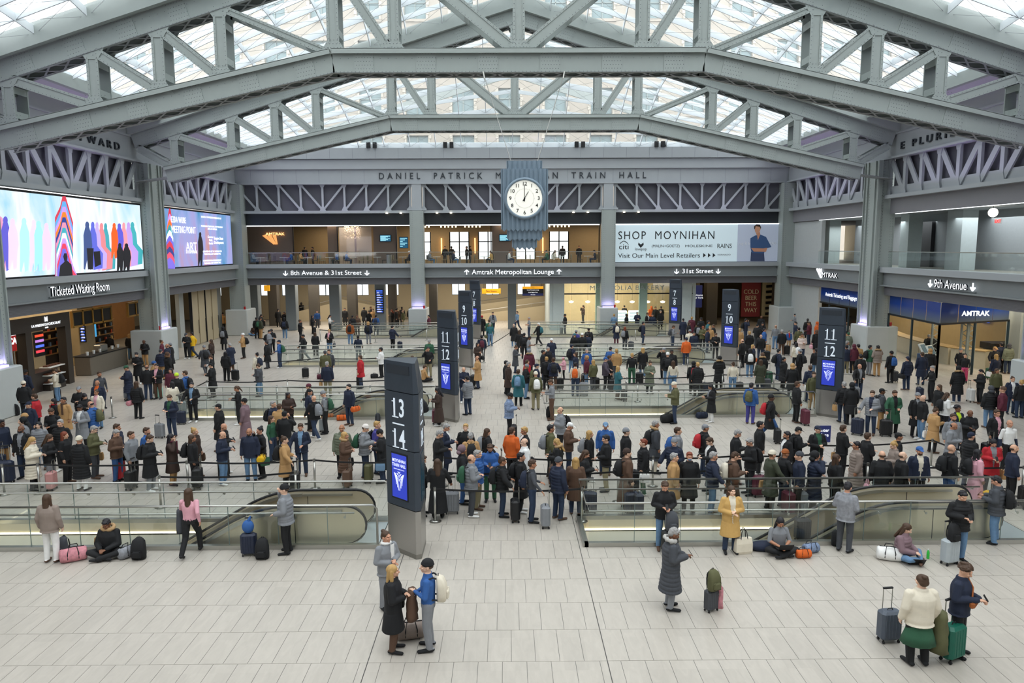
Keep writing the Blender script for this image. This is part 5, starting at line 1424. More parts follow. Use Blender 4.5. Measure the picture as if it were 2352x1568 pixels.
p = on_x(2292, 508, 27.8); t = thing('exit_sign', 'small red EXIT sign below the globe lamp', 'sign', (27.8, p.y, p.z), -PI / 2)
B(-.28, .28, 0, .06, -.14, .14).obj('sign_box', mat('exit_white', 'c9cfd2', .5, emit=.2), t); text('letters', 'EXIT', .26, mat('exit_red', 'e02020', .5, emit=1.5, var=0), (0, -.01, 0), FRONT, t, .003, bold=.006)
for k, px in enumerate((1620, 1655)): pass

# ================================================================ lounge tables and chairs
M_WICK = mat('wicker_chair', '8c8468', .8, 0, .1, 8); M_CHB = mat('dark_chair', '33312f', .6)
def chair_proto(m_):
    t = thing('cafe_chair', 'cafe chair', 'chair', (0, 0, 0), 0, 'chairs of the lounge terrace')
    MB().rbox(-.22, .22, -.22, .22, .43, .48, .02).obj('seat', m_, t)
    m = MB(); m.rbox(-.22, .22, .19, .23, .52, .9, .015); m.obj('backrest', m_, t)
    for a in (-.19, .19):
        for b in (-.19, .19): MB().tube([(a, b, 0), (a, b, .44 if b < 0 else .88)], .013, 6).obj('leg', M_BLK, t)
    return t
def table_proto():
    t = thing('cafe_table', 'cafe table', 'table', (0, 0, 0), 0, 'tables of the lounge terrace')
    MB().rbox(-.33, .33, -.33, .33, .72, .75, .012).obj('tabletop', M_WHT, t); MB().tube([(0, 0, .02), (0, 0, .72)], .035, 8).obj('stem', M_STAIN, t); MB().disc((0, 0), .22, 0, .03, 16).obj('base', M_STAIN, t)
    return t
TB = [on_y(px, 600, 67.6).x for px in (597, 652, 706, 757, 812, 866, 925, 1003, 1058, 1112, 1186, 1240, 1290, 1350)]
tp = table_proto(); ca, cb_ = chair_proto(M_WICK), chair_proto(M_CHB); index_kids()
ORD = ['first', 'second', 'third', 'fourth', 'fifth', 'sixth', 'seventh', 'eighth', 'ninth', 'tenth', 'eleventh', 'twelfth', 'thirteenth', 'fourteenth']
for i, x in enumerate(TB):
    o = tp if i == 0 else dup(tp); o.location = (x, 67.7, 6.1); o['label'] = 'small white cafe table behind the balcony glass, %s from the left wall' % ORD[i]
    for s in (-1, 1):
        src = ca if (i + s) % 3 else cb_
        k = src.get('used', 0); o = src if not k else dup(src); src['used'] = 1
        o.location = (x + s * .68, 67.75, 6.1); o.rotation_euler = (0, 0, -s * PI / 2 + .1 * s)
        o['label'] = '%s cafe chair on the %s side of the %s lounge table' % ('wicker' if src == ca else 'dark', 'left' if s < 0 else 'right', ORD[i])
for o in list(bpy.data.objects):
    if 'used' in o: del o['used']
t = thing('litter_bin', 'round steel litter bin behind the balcony glass near the left monitor', 'bin', (on_y(896, 590, 68).x, 67.3, 6.1)); MB().disc((0, 0), .25, 0, .95, 20).obj('bin_body', M_STAIN, t, smooth=False); MB().disc((0, 0), .26, .95, 1.0, 20, .2).obj('bin_lid', M_BLK, t)
# ================================================================ people: bodies, clothes, hair, bags
def capsule(mb, p0, p1, r0, r1, n=12, flat=None, rings=3):
    """tapered capsule; flat = (direction, factor) squeezes the section along a direction"""
    p0 = Vector(p0); p1 = Vector(p1); d = p1 - p0; L = d.length
    d = d.normalized() if L > 1e-6 else Vector((0, 0, 1))
    u = Vector((1, 0, 0)) if abs(d.x) < .8 else Vector((0, 1, 0))
    if flat: u = (Vector(flat[0]) - d * Vector(flat[0]).dot(d)).normalized()
    a = (u - d * u.dot(d)).normalized(); b = d.cross(a); k = flat[1] if flat else 1.0
    prof = []
    for i in range(rings): t = PI / 2 * (i + .35) / rings; prof.append((p0 - d * r0 * math.cos(t), r0 * math.sin(t)))
    for i in range(5): t = i / 4; prof.append((p0.lerp(p1, t), r0 + (r1 - r0) * t))
    for i in reversed(range(rings)): t = PI / 2 * (i + .35) / rings; prof.append((p1 + d * r1 * math.cos(t), r1 * math.sin(t)))
    mb.loft([[c + a * (r * k * math.cos(2 * PI * q / n)) + b * (r * math.sin(2 * PI * q / n)) for q in range(n)] for c, r in prof])
def ellipsoid(mb, c, r, n=16, m=10, rot=None):
    c = Vector(c); R = rot or Matrix.Identity(3); rings = []
    for i in range(1, m):
        a = -PI / 2 + PI * i / m
        rings.append([c + R @ Vector((r[0] * math.cos(a) * math.cos(2 * PI * k / n), r[1] * math.cos(a) * math.sin(2 * PI * k / n), r[2] * math.sin(a))) for k in range(n)])
    mb.loft(rings)
def remesh(mb, voxel, smooth=2, dec=None, name='m'):
    me = bpy.data.meshes.new('tmp'); me.from_pydata(mb.v, [], mb.f); me.update()
    o = bpy.data.objects.new('tmp', me); TMP.objects.link(o)
    r = o.modifiers.new('r', 'REMESH'); r.mode = 'VOXEL'; r.voxel_size = voxel
    s = o.modifiers.new('s', 'SMOOTH'); s.factor = .5; s.iterations = smooth
    if dec: q = o.modifiers.new('d', 'DECIMATE'); q.ratio = dec
    with bpy.context.temp_override(scene=SC2, view_layer=BV):
        dg = bpy.context.evaluated_depsgraph_get(); dg.update()
        out = bpy.data.meshes.new_from_object(o.evaluated_get(dg))
    out.name = name; out.polygons.foreach_set('use_smooth', [True] * len(out.polygons))
    bpy.data.objects.remove(o); bpy.data.meshes.remove(me)
    return out
# a separate small scene so that building meshes does not re-evaluate the hall
SC2 = bpy.data.scenes.new('workshop'); TMP = SC2.collection; BV = SC2.view_layers[0]

def V(*a): return Vector(a)
def pose(name):
    """joint positions of one pose; the person faces -Y"""
    J = dict(pel=V(0, 0, .93), ch=V(0, .0, 1.38), nk=V(0, .0, 1.47), hd=V(0, -.015, 1.615), pitch=0.0, yaw=0.0)
    for s, k in ((-1, 'r'), (1, 'l')):
        J['sh' + k] = V(s * .168, 0, 1.388); J['el' + k] = V(s * .235, .03, 1.13); J['wr' + k] = V(s * .245, -.05, .88)
        J['hp' + k] = V(s * .09, 0, .90); J['kn' + k] = V(s * .105, -.02, .49); J['an' + k] = V(s * .11, .02, .085); J['to' + k] = V(s * .135, -.15, .03)
    if name == 'phone':
        J['elr'] = V(-.235, .02, 1.14); J['wrr'] = V(-.09, -.27, 1.17); J['ell'] = V(.235, .02, 1.14); J['wrl'] = V(.07, -.26, 1.13); J['pitch'] = .42; J['hd'] = V(0, -.045, 1.605)
    if name == 'crossed':
        J['elr'] = V(-.25, -.02, 1.13); J['wrr'] = V(-.03, -.2, 1.10); J['ell'] = V(.25, -.02, 1.13); J['wrl'] = V(.05, -.21, 1.16); J['yaw'] = .2
    if name == 'reach':
        J['elr'] = V(-.29, -.06, 1.17); J['wrr'] = V(-.33, -.22, .98); J['ell'] = V(.235, .02, 1.13); J['wrl'] = V(.10, -.22, 1.08); J['yaw'] = .15; J['pitch'] = .15
    if name == 'walk':
        J['knr'] = V(-.10, -.20, .52); J['anr'] = V(-.10, -.24, .10); J['tor'] = V(-.11, -.41, .05); J['knl'] = V(.10, .08, .48); J['anl'] = V(.10, .34, .14); J['tol'] = V(.11, .21, .03)
        J['elr'] = V(-.24, .14, 1.15); J['wrr'] = V(-.25, .08, .91); J['ell'] = V(.24, -.10, 1.14); J['wrl'] = V(.22, -.26, .95)
    if name == 'hand':
        J['elr'] = V(-.27, -.14, 1.25); J['wrr'] = V(-.13, -.15, 1.50); J['ell'] = V(.24, .03, 1.13); J['wrl'] = V(.15, -.2, 1.05); J['pitch'] = .1; J['yaw'] = .2
    if name in ('sit', 'chair', 'perch'):
        dz = {'sit': -.80, 'chair': -.42, 'perch': -.35}[name]
        for k in ('pel', 'ch', 'nk', 'hd', 'shr', 'shl', 'elr', 'ell', 'wrr', 'wrl', 'hpr', 'hpl'): J[k] = J[k] + V(0, 0, dz)
        J['elr'] = V(-.24, -.08, 1.12 + dz); J['wrr'] = V(-.07, -.29, 1.06 + dz); J['ell'] = V(.24, -.08, 1.12 + dz); J['wrl'] = V(.07, -.29, 1.06 + dz)
        J['pitch'] = .45; J['hd'] = J['hd'] + V(0, -.07, -.01); J['nk'] = J['nk'] + V(0, -.04, 0); J['ch'] = J['ch'] + V(0, -.03, 0)
        if name == 'sit':
            for s, k in ((-1, 'r'), (1, 'l')):
                J['kn' + k] = V(s * .33, -.26, .17); J['an' + k] = V(-s * .05, -.36 - .07 * (s > 0), .08); J['to' + k] = V(-s * .20, -.40 - .07 * (s > 0), .06)
        else:
            for s, k in ((-1, 'r'), (1, 'l')):
                J['kn' + k] = V(s * .11, -.42, .50); J['an' + k] = V(s * .11, -.38, .09); J['to' + k] = V(s * .12, -.54, .035)
    return J
def torso_rings(J, g=0.0, hem=None, puff=0.0, broad=1.0):
    """ellipse rings from the hips (or a coat hem) up to the neck; g grows the section"""
    prof = [(0.0, .155, .115), (.12, .172, .122), (.3, .162, .115), (.48, .162, .118), (.7, .178, .126), (.88, .184, .122), (.98, .15, .10), (1.07, .09, .078), (1.16, .062, .062)]
    a = J['pel'] - V(0, 0, .09); b = J['ch']; nk = J['nk']; rings = []
    def ring(c, rx, ry, n=20): return [c + V(rx * math.cos(2 * PI * k / n), ry * math.sin(2 * PI * k / n), 0) for k in range(n)]
    if hem is not None:
        z = hem; i = 0; top = a.z
        while z < top:
            t = (z - hem) / max(top - hem, .01)
            L_ = top - hem; w = .178 + g + .085 * L_; d = .128 + g + .11 * L_
            f = puff * (1 if (i % 4) < 3 else -1.2)
            rings.append(ring(V(0, .008, z), w + (.17 + g - w) * t + f, d + (.12 + g - d) * t + f)); z += .022 if puff else .06; i += 1
    steps = 28 if puff else 16
    for i in range(steps + 1):
        t = 1.16 * i / steps
        for q in range(len(prof) - 1):
            if prof[q][0] <= t <= prof[q + 1][0]:
                u = (t - prof[q][0]) / (prof[q + 1][0] - prof[q][0]); rx = prof[q][1] + (prof[q + 1][1] - prof[q][1]) * u; ry = prof[q][2] + (prof[q + 1][2] - prof[q][2]) * u
        c = a.lerp(b, min(t, 1.0)) if t <= 1 else b.lerp(nk + V(0, 0, .03), (t - 1) / .16)
        f = puff * (1 if (i % 4) < 3 else -1.3) if t < 1 else 0
        gg = g if t < 1.02 else g * .6
        rings.append(ring(c, rx * broad + gg + f, ry + gg + f))
    return rings
def headmat(J): return Matrix.Translation(J['hd']) @ Matrix.Rotation(J['yaw'], 4, 'Z') @ Matrix.Rotation(J['pitch'], 4, 'X')
BODY_BONES = {}
def make_body(name):
    J = pose(name); m = MB(); bones = []
    m.loft(torso_rings(J, 0.0))
    H = headmat(J); h3 = H.to_3x3()
    def hp(x, y, z): return H @ V(x, y, z)
    ellipsoid(m, hp(0, .012, .022), (.076, .094, .098), rot=h3)
    ellipsoid(m, hp(0, -.02, -.045), (.056, .07, .07), rot=h3)        # jaw
    ellipsoid(m, hp(0, -.066, -.092), (.024, .022, .022), rot=h3)     # chin
    capsule(m, hp(0, -.084, .01), hp(0, -.108, -.03), .009, .016, 8)  # nose
    ellipsoid(m, hp(0, -.088, -.06), (.024, .011, .011), rot=h3)      # lips
    ellipsoid(m, hp(0, -.083, .032), (.05, .013, .011), rot=h3)       # brow
    for s in (-1, 1): ellipsoid(m, hp(s * .08, .012, -.01), (.012, .022, .034), rot=h3); ellipsoid(m, hp(s * .036, -.068, -.025), (.024, .02, .022), rot=h3)
    capsule(m, J['nk'] - V(0, 0, .03), hp(0, .02, -.06), .056, .05)
    for s, k in ((-1, 'r'), (1, 'l')):
        capsule(m, J['sh' + k], J['el' + k], .062, .05); capsule(m, J['el' + k], J['wr' + k], .048, .03)
        capsule(m, J['hp' + k], J['kn' + k], .101, .074); capsule(m, J['kn' + k], J['an' + k], .073, .058)
        d = (J['wr' + k] - J['el' + k]).normalized()
        side = V(s, 0, 0) - d * d.x * s; side.normalize(); nrm = d.cross(side).normalized()
        palm = J['wr' + k] + d * .045
        inw = V(0, -1, 0) if name in ('stand', 'walk') else V(-s, 0, 0)
        lat = (inw - d * inw.dot(d)).normalized(); nm2 = d.cross(lat).normalized()
        capsule(m, J['wr' + k] + d * .01, J['wr' + k] + d * .07, .027, .036, 10, (nm2, .5))
        curl = nm2 * (1 if nm2.dot(V(-s, 0, 0) if name in ('stand', 'walk') else V(0, 0, -1)) > 0 else -1)
        for i, L in enumerate((.060, .068, .064, .05)):
            b0 = J['wr' + k] + d * .085 + lat * (.029 - i * .0195); m1 = b0 + d * L * .52 + curl * .008; m2_ = m1 + d * L * .34 + curl * .026
            capsule(m, b0, m1, .0092, .0085, 8, rings=2); capsule(m, m1, m2_, .0085, .0075, 8, rings=2)
        t0 = J['wr' + k] + d * .03 + lat * .026; t1 = t0 + d * .034 + lat * .028; capsule(m, t0, t1, .012, .010, 8, rings=2); capsule(m, t1, t1 + d * .03 + lat * .004 + curl * .008, .010, .0085, 8, rings=2)
        an, to = J['an' + k], J['to' + k]; fd = (to - an); fd.z = 0; fd.normalize()
        heel = V(an.x, an.y, 0) - fd * .045
        zf = min(an.z, to.z + .05) - .045
        capsule(m, V(heel.x, heel.y, an.z - .03), V(to.x, to.y, to.z + .005), .043, .036, 12, (V(0, 0, 1), .85))
        capsule(m, an, V(an.x, an.y, an.z - .03), .045, .042)
    me = remesh(m, .0078, 2, .32, 'body_' + name)
    bones = [('head', J['nk'] + V(0, 0, .045), H @ V(0, 0, .05), .075)]
    for k in 'rl':
        d = (J['wr' + k] - J['el' + k]).normalized()
        bones += [('arm', J['sh' + k], J['el' + k], .05), ('fore', J['el' + k], J['wr' + k] - d * .015, .036), ('hand', J['wr' + k] + d * .02, J['wr' + k] + d * .17, .03),
                  ('thigh', J['hp' + k], J['kn' + k], .075), ('calf', J['kn' + k], J['an' + k] + (J['kn' + k] - J['an' + k]) * .07, .05), ('foot', J['an' + k] - V(0, 0, .03), J['to' + k], .04)]
    bones.append(('torso', J['pel'] + V(0, 0, .05), J['ch'], .14))
    IDX = dict(head=0, hand=0, torso=1, arm=1, fore=2, thigh=3, calf=3, foot=4)
    # slots: 0 skin 1 shirt 2 sleeve 3 trousers 4 shoes 5 eyes 6 lips
    Hi = H.inverted(); mi = []
    for p in me.polygons:
        c = p.center; best = None
        for nm, a, b, r in bones:
            ab = b - a; t = max(0, min(1, (c - a).dot(ab) / ab.length_squared)); dd = (c - a - ab * t).length - r
            if best is None or dd < best[0]: best = (dd, nm)
        i = IDX[best[1]]
        if best[1] == 'torso' and c.z < J['pel'].z + .02: i = 3
        if best[1] == 'head':
            q = Hi @ c
            if q.y < -.06 and abs(abs(q.x) - .031) < .013 and abs(q.z - .012) < .0075: i = 5
            elif q.y < -.078 and abs(q.x) < .021 and abs(q.z + .062) < .0065: i = 6
        mi.append(i)
    me.polygons.foreach_set('material_index', mi)
    for _ in range(7): me.materials.append(None)
    return me
def make_coat(name, kind):
    """kind: j short jacket, q quilted jacket, l long coat, Q quilted long coat, L ankle coat, R mid coat"""
    J = pose(name); m = MB(); sit = name in ('sit', 'chair', 'perch')
    g = {'j': .036, 'q': .046, 'l': .038, 'Q': .048, 'L': .038, 'R': .044}[kind]; puff = .006 if kind in 'qQ' else 0
    hem = None if sit else {'j': .80, 'q': .78, 'l': .46, 'Q': .42, 'L': .2, 'R': .62}[kind]
    m.loft(torso_rings(J, g, hem, puff))
    for s, k in ((-1, 'r'), (1, 'l')):
        a, b, c = J['sh' + k], J['el' + k], J['wr' + k]; d = (c - b).normalized()
        if puff:
            for (p, q, r0, r1) in ((a, b, .056, .05), (b, c - d * .02, .05, .042)):
                n = 4
                for i in range(n):
                    t0, t1 = i / n, (i + 1) / n; e = (q - p).normalized() * .008
                    capsule(m, p.lerp(q, t0) + e, p.lerp(q, t1) - e, (r0 + (r1 - r0) * t0) + g * .55, (r0 + (r1 - r0) * t1) + g * .55, 12, rings=2)
        else:
            capsule(m, a, b, .056 + g * .65, .05 + g * .5); capsule(m, b, c - d * .02, .05 + g * .5, .04 + g * .4)
    nk = J['nk']   # collar
    for i in range(10):
        t = PI * 2 * i / 10
        if -.75 < math.sin(t) or True:
            capsule(m, nk + V(.07 * math.cos(t), .066 * math.sin(t) + .012, -.005), nk + V(.072 * math.cos(t + .63), .068 * math.sin(t + .63) + .012, .0), .018, .018, 8, rings=2)
    me = remesh(m, .012, 1, .5, 'coat_%s_%s' % (kind, name))
    mi = []
    for p in me.polygons:
        c = p.center
        mi.append(1 if (c.y < -.05 and abs(c.x - J['ch'].x) < .018 + .13 * max(0, c.z - J['pel'].z - .05) and c.z > J['pel'].z - .1) else 0)
    me.polygons.foreach_set('material_index', mi); me.materials.append(None); me.materials.append(None)
    return me
def make_hair(kind):
    m = MB(); vox = .009
    def cap(gx=.0, gz=.0): ellipsoid(m, (0, .024, .038), (.084 + gx, .098 + gx, .096 + gz))
    if kind == 's':
        cap(); ellipsoid(m, (0, .06, .0), (.078, .062, .075)); ellipsoid(m, (0, -.045, .095), (.062, .045, .03)); rr = random.Random(9)
        for i in range(40):
            a, b = rr.uniform(0, 2 * PI), rr.uniform(.1, 1.5); ellipsoid(m, (.078 * math.cos(a) * math.cos(b), .024 + .09 * math.sin(a) * math.cos(b), .04 + .092 * math.sin(b)), (.02, .02, .013), 6, 5) if math.sin(a) > -.75 else None
    elif kind == 'n':
        ellipsoid(m, (0, .055, -.005), (.083, .06, .042))
    elif kind == 'l':
        cap(.006); capsule(m, (0, .075, .02), (0, .105, -.30), .075, .07, 14, (V(0, 1, 0), .5))
        for s in (-1, 1): capsule(m, (s * .07, .03, .02), (s * .082, .03, -.24), .035, .035)
    elif kind == 'u':
        cap(); ellipsoid(m, (0, .07, .0), (.075, .055, .075)); ellipsoid(m, (0, .085, .115), (.045, .045, .04))
    elif kind == 'p':
        cap(); ellipsoid(m, (0, .07, .0), (.075, .055, .075)); capsule(m, (0, .11, .05), (0, .15, -.2), .035, .022)
    elif kind == 'F':
        ellipsoid(m, (0, .03, .05), (.09, .1, .09)); rr = random.Random(4)
        for i in range(90):
            a, b = rr.uniform(0, 2 * PI), rr.uniform(-.35, 1.5)
            c = V(.1 * math.cos(a) * math.cos(b), .03 + .105 * math.sin(a) * math.cos(b), .05 + .095 * math.sin(b))
            if not (c.y < -.05 and c.z < .06): ellipsoid(m, c, (.022, .022, .022), 6, 5)
    elif kind == 'B':
        ellipsoid(m, (0, .018, .055), (.09, .105, .095)); 
        for i in range(14):
            t = 2 * PI * i / 14; capsule(m, (.082 * math.cos(t), .018 + .098 * math.sin(t), .045 + .012 * math.sin(t) * -1), (.082 * math.cos(t + .45), .018 + .098 * math.sin(t + .45), .045 - .012 * math.sin(t + .45)), .017, .017, 8, rings=2)
    elif kind == 'C':
        ellipsoid(m, (0, .016, .05), (.088, .102, .08)); capsule(m, (0, -.08, .052), (0, -.15, .035), .062, .05, 14, (V(0, .1, 1), .12)); ellipsoid(m, (0, .07, -.005), (.074, .045, .055))
    elif kind == 'H':
        ellipsoid(m, (0, .035, .03), (.105, .115, .125)); ellipsoid(m, (0, .09, -.09), (.11, .07, .07))
    return remesh(m, vox, 1, .5, 'hair_' + kind)
def torus_mesh(R_, r_, name, sy=1.0, lump=0.0, n=20):
    m = MB(); rings = []
    random.seed(3)
    for i in range(n):
        a = 2 * PI * i / n; rr = r_ * (1 + lump * random.uniform(-1, 1))
        rings.append([V((R_ + rr * math.cos(b)) * math.cos(a), sy * (R_ + rr * math.cos(b)) * math.sin(a), rr * math.sin(b)) for b in [2 * PI * k / 8 for k in range(8)]])
    rings.append(rings[0]); m.loft(rings, cap=False); me = m.mesh(name, [None]); me.polygons.foreach_set('use_smooth', [True] * len(me.polygons)); return me
CACHE = {}
def cached(key, fn, *a):
    if key not in CACHE: CACHE[key] = fn(*a)
    return CACHE[key]
PAL = dict(bk='141518', nv='1c253b', gy='83868b', dg='43464c', br='5b4334', tn='b8905f', cr='ded5c2', wh='e9e9e7', bl='2f5c9c', lb='6f8fae', rd='b3202a', mr='5c2334', gn='2c5a41', ol='5b5b3c', tl='2c6670',
           pk='dca3b0', do='3b4030', db='3a2a23', kh='8f8668', rt='9a5526', mv='80686f', mi='9fd0bf', pu='43408a', yl='e3b41c', sl='aab2b6', yg='c8e637', wr='e3dcd6', pf='c98790', hp='cf4b78', pg='4c4450', yt='c9a15f', cm='8b8d93',
           qm='8b746c', tp='8d7f76', gg='6f7664', cp='d9c6be', rs='c58f8c', pl='7a8ba8', jr='', rh='', ag='')
PAL['em'] = '0d5f4d'; PAL['sb'] = '4a525e'; PAL['or'] = 'd2601f'; PAL['sk'] = 'b98a70'; PAL['rd'] = 'b3202a'; PAL['og'] = 'b58a5a'
CN = dict(bk='black', nv='navy', gy='grey', dg='charcoal', br='brown', tn='tan', cr='cream', wh='white', bl='blue', lb='light blue', rd='red', mr='maroon', gn='green', ol='olive', tl='teal', pk='pink', do='dark olive', db='dark brown', kh='khaki',
          rt='rust', mv='mauve', mi='mint', pu='purple', yl='yellow', sl='silver', yg='neon yellow', wr='striped white', pf='pink floral', hp='hot pink', pg='purple-grey', yt='golden tan', cm='mottled grey', qm='taupe', tp='taupe', gg='grey-green', cp='cream pink', rs='rose', pl='blue plaid', sk='bare', bl_='blue')
CN['or'] = 'orange'; CN['og'] = 'tan'
SKINS = ['d9a98c', 'c99478', 'e0b79d', 'b07c5e', '7a5139', '5e3c2a']
HAIRC = dict(bk='17141a', br='46301f', bl='b8935a', gy='9a9896', rd='7d3a22', sk='c49478', mv='6f4c5a')
def cloth(code, kind='cloth'):
    if code in ('cm', 'pl', 'pf'):
        nm = 'patterned_' + code
        if nm not in MATS:
            m = mat(nm, PAL[code], .85, 0, .5, 14 if code != 'pl' else 22)
        return MATS[nm]
    return mat('%s_%s' % (kind, code), PAL.get(code) or '1c1d21', .82 if kind == 'cloth' else .5, 0, .12, 9, .25, bscale=90)
def skin(h): return mat('skin_%d' % h, SKINS[h], .55, 0, .05, 10)
def hairm(code): return mat('hair_' + code, HAIRC.get(code) or PAL.get(code, '17141a'), .6, 0, .25, 30, .4, bscale=120)
M_EYE = mat('eye_dark', '1f1a18', .3, var=0); M_LIP = mat('lip', '9a5a50', .5, var=0)
def setmats(o, ms):
    for i, m in enumerate(ms):
        if i < len(o.material_slots): o.material_slots[i].link = 'OBJECT'; o.material_slots[i].material = m
POSES = dict(s='stand', p='phone', c='crossed', r='reach', w='walk', h='hand', t='sit', T='sit', k='chair', v='perch')
FACE = dict(f=0, r=90, b=180, l=-90, fr=45, fl=-45, br=135, bl=-135)
COATN = dict(j='jacket', q='quilted jacket', l='long coat', Q='long quilted coat', L='ankle-length coat', R='coat', t='top')
HAIRN = dict(s='short %s hair', l='long %s hair', u='%s hair tied up', p='%s ponytail', n='balding head', B='%s beanie', C='%s cap', H='%s hood up', F='curly hair')
POSEN = dict(s='', p='looking at a phone', c='arms folded', r='one hand out', w='walking', h='hand raised', t='', T='', k='', v='')
FACEN = dict(f='facing the viewer', b='seen from behind', l='facing left', r='facing right', fr='turned half right', fl='turned half left', br='back half turned right', bl='back half turned left')

# ---- bags
def proto_backpack():
    m = MB(); 
    prof = [(0, .10, .05), (.02, .145, .085), (.12, .155, .10), (.3, .15, .09), (.42, .12, .065), (.47, .06, .03)]
    def ring(z, w, d):
        pts = []
        for k in range(20):
            a = 2 * PI * k / 20; c, s = math.cos(a), math.sin(a)
            pts.append(V(w * abs(c) ** .55 * (1 if c > 0 else -1), d + d * abs(s) ** .55 * (1 if s > 0 else -1), z))
        return pts
    m.loft([ring(*p) for p in prof]); body = m.mesh('backpack_body', [None]); body.polygons.foreach_set('use_smooth', [True] * len(body.polygons))
    m = MB(); m.rbox(-.11, .11, .17, .225, .05, .22, .03); pocket = m.mesh('front_pocket', [None])
    straps = []
    for s in (-1, 1):
        m = MB(); pts = [(s * .08, .0, .44), (s * .105, -.06, .47), (s * .115, -.16, .43), (s * .12, -.235, .3), (s * .125, -.22, .16), (s * .13, -.10, .06), (s * .12, .02, .05)]
        m.tube(pts, .016, 6); straps.append(m.mesh('strap', [None]))
    m = MB(); m.tube([(-.03, .03, .45), (-.02, .03, .5), (.02, .03, .5), (.03, .03, .45)], .008, 5); h = m.mesh('grab_loop', [None])
    return [('bag', body, 0), ('front_pocket', pocket, 0), ('strap', straps[0], 1), ('strap', straps[1], 1), ('grab_loop', h, 1)]
def proto_floorpack():
    out = [q for q in proto_backpack() if q[0] != 'strap']
    for s in (-1, 1):
        m = MB(); m.tube([(s * .07, .0, .43), (s * .085, -.03, .38), (s * .09, -.045, .25), (s * .1, -.03, .12), (s * .11, .01, .05)], .016, 6); out.append(('strap', m.mesh('strap', [None]), 1))
    return out
def proto_suitcase(handle=True):
    m = MB(); m.rbox(-.2, .2, -.12, .12, .06, .62, .045); body = m.mesh('shell', [None])
    m = MB()
    for x in (-.13, -.065, 0, .065, .13): m.rbox(x - .012, x + .012, -.127, .127, .12, .57, .006)
    rib = m.mesh('ribs', [None])
    out = [('shell', body, 0), ('ribs', rib, 0)]
    for a in (-.15, .15):
        for b in (-.08, .08):
            m = MB(); m.loft([[(a + x, b + .028 * math.cos(2 * PI * k / 10), .03 + .028 * math.sin(2 * PI * k / 10)) for k in range(10)] for x in (-.014, .014)]); m.box(a - .012, a + .012, b - .012, b + .012, .04, .07)
            out.append(('wheel', m.mesh('wheel', [None]), 1))
    m = MB()
    z = 1.0 if handle else .66
    m.tube([(-.09, .1, .6), (-.09, .1, z), (.09, .1, z), (.09, .1, .6)], .009, 6); out.append(('pull_handle', m.mesh('pull_handle', [None]), 2))
    m = MB(); m.rbox(-.1, .1, .08, .12, z - .015, z + .02, .008); out.append(('grip', m.mesh('grip', [None]), 1))
    m = MB(); m.tube([(-.05, -.0, .62), (-.04, -.0, .65), (.04, -.0, .65), (.05, -.0, .62)], .01, 6); out.append(('top_handle', m.mesh('top_handle', [None]), 1))
    return out
def proto_duffel():
    m = MB(); rings = []
    for x, r in ((-.25, .07), (-.24, .12), (-.2, .14), (0, .15), (.2, .14), (.24, .12), (.25, .07)):
        rings.append([V(x, r * math.cos(2 * PI * k / 18), max(0.0, .14 + r * 1.02 * math.sin(2 * PI * k / 18))) for k in range(18)])
    m.loft(rings); body = m.mesh('bag_body', [None]); body.polygons.foreach_set('use_smooth', [True] * len(body.polygons)); out = [('bag', body, 0)]
    for s in (-1, 1):
        m = MB(); m.tube([(-.1, s * .13, .08), (-.1, s * .14, .2), (-.07, s * .08, .33), (.07, s * .08, .33), (.1, s * .14, .2), (.1, s * .13, .08)], .011, 6); out.append(('carry_strap', m.mesh('carry_strap', [None]), 1))
    m = MB(); m.box(-.2, .2, -.006, .006, .285, .297); out.append(('zip', m.mesh('zip', [None]), 1))
    return out
def proto_tote():
    m = MB(); rings = [[V(x * w, y * d, z) for x, y in ((-1, -1), (0, -1.15), (1, -1), (1.05, 0), (1, 1), (0, 1.15), (-1, 1), (-1.05, 0))] for z, w, d in ((0, .14, .05), (.05, .165, .065), (.2, .165, .06), (.3, .155, .04))]
    m.loft(rings); out = [('bag', m.mesh('bag_body', [None]), 0)]
    for s in (-1, 1):
        m = MB(); m.tube([(-.07, s * .04, .28), (-.05, s * .03, .42), (0, s * .02, .5), (.05, s * .03, .42), (.07, s * .04, .28)], .009, 6); out.append(('handle', m.mesh('handle', [None]), 1))
    return out
BAGP = {}
BAGCOUNT = {}
def bag(kind, code, loc, rz, label, scale=1.0, group=None, tilt=0, worn=False):
    fn = {'backpack': proto_backpack, 'suitcase': proto_suitcase, 'duffel_bag': proto_duffel, 'tote_bag': proto_tote, 'short_suitcase': lambda: proto_suitcase(False)}[kind]
    if kind == 'backpack' and not worn: kind = 'floorpack'; fn = proto_floorpack
    if kind not in BAGP: BAGP[kind] = fn()
    nm = 'suitcase' if 'suitcase' in kind else 'backpack' if kind == 'floorpack' else kind
    cat = {'backpack': 'backpack', 'suitcase': 'suitcase', 'duffel_bag': 'bag', 'tote_bag': 'bag'}[nm]
    t = thing(nm, label, cat, loc, rz, group or {'backpack': 'backpacks of the travellers', 'suitcase': 'suitcases of the travellers'}.get(nm, 'hand bags of the travellers'))
    t.scale = (scale,) * 3
    if tilt: t.rotation_euler = (tilt, 0, rz)
    ms = [cloth(code, 'cloth' if nm != 'suitcase' else 'hard_shell'), M_BLK if code != 'pk' else cloth('pk'), M_STAIN]
    for n_, me, mi in BAGP[kind]:
        o = link(n_, me, t); setmats(o, [ms[mi]])
    return t
PEOPLE = []
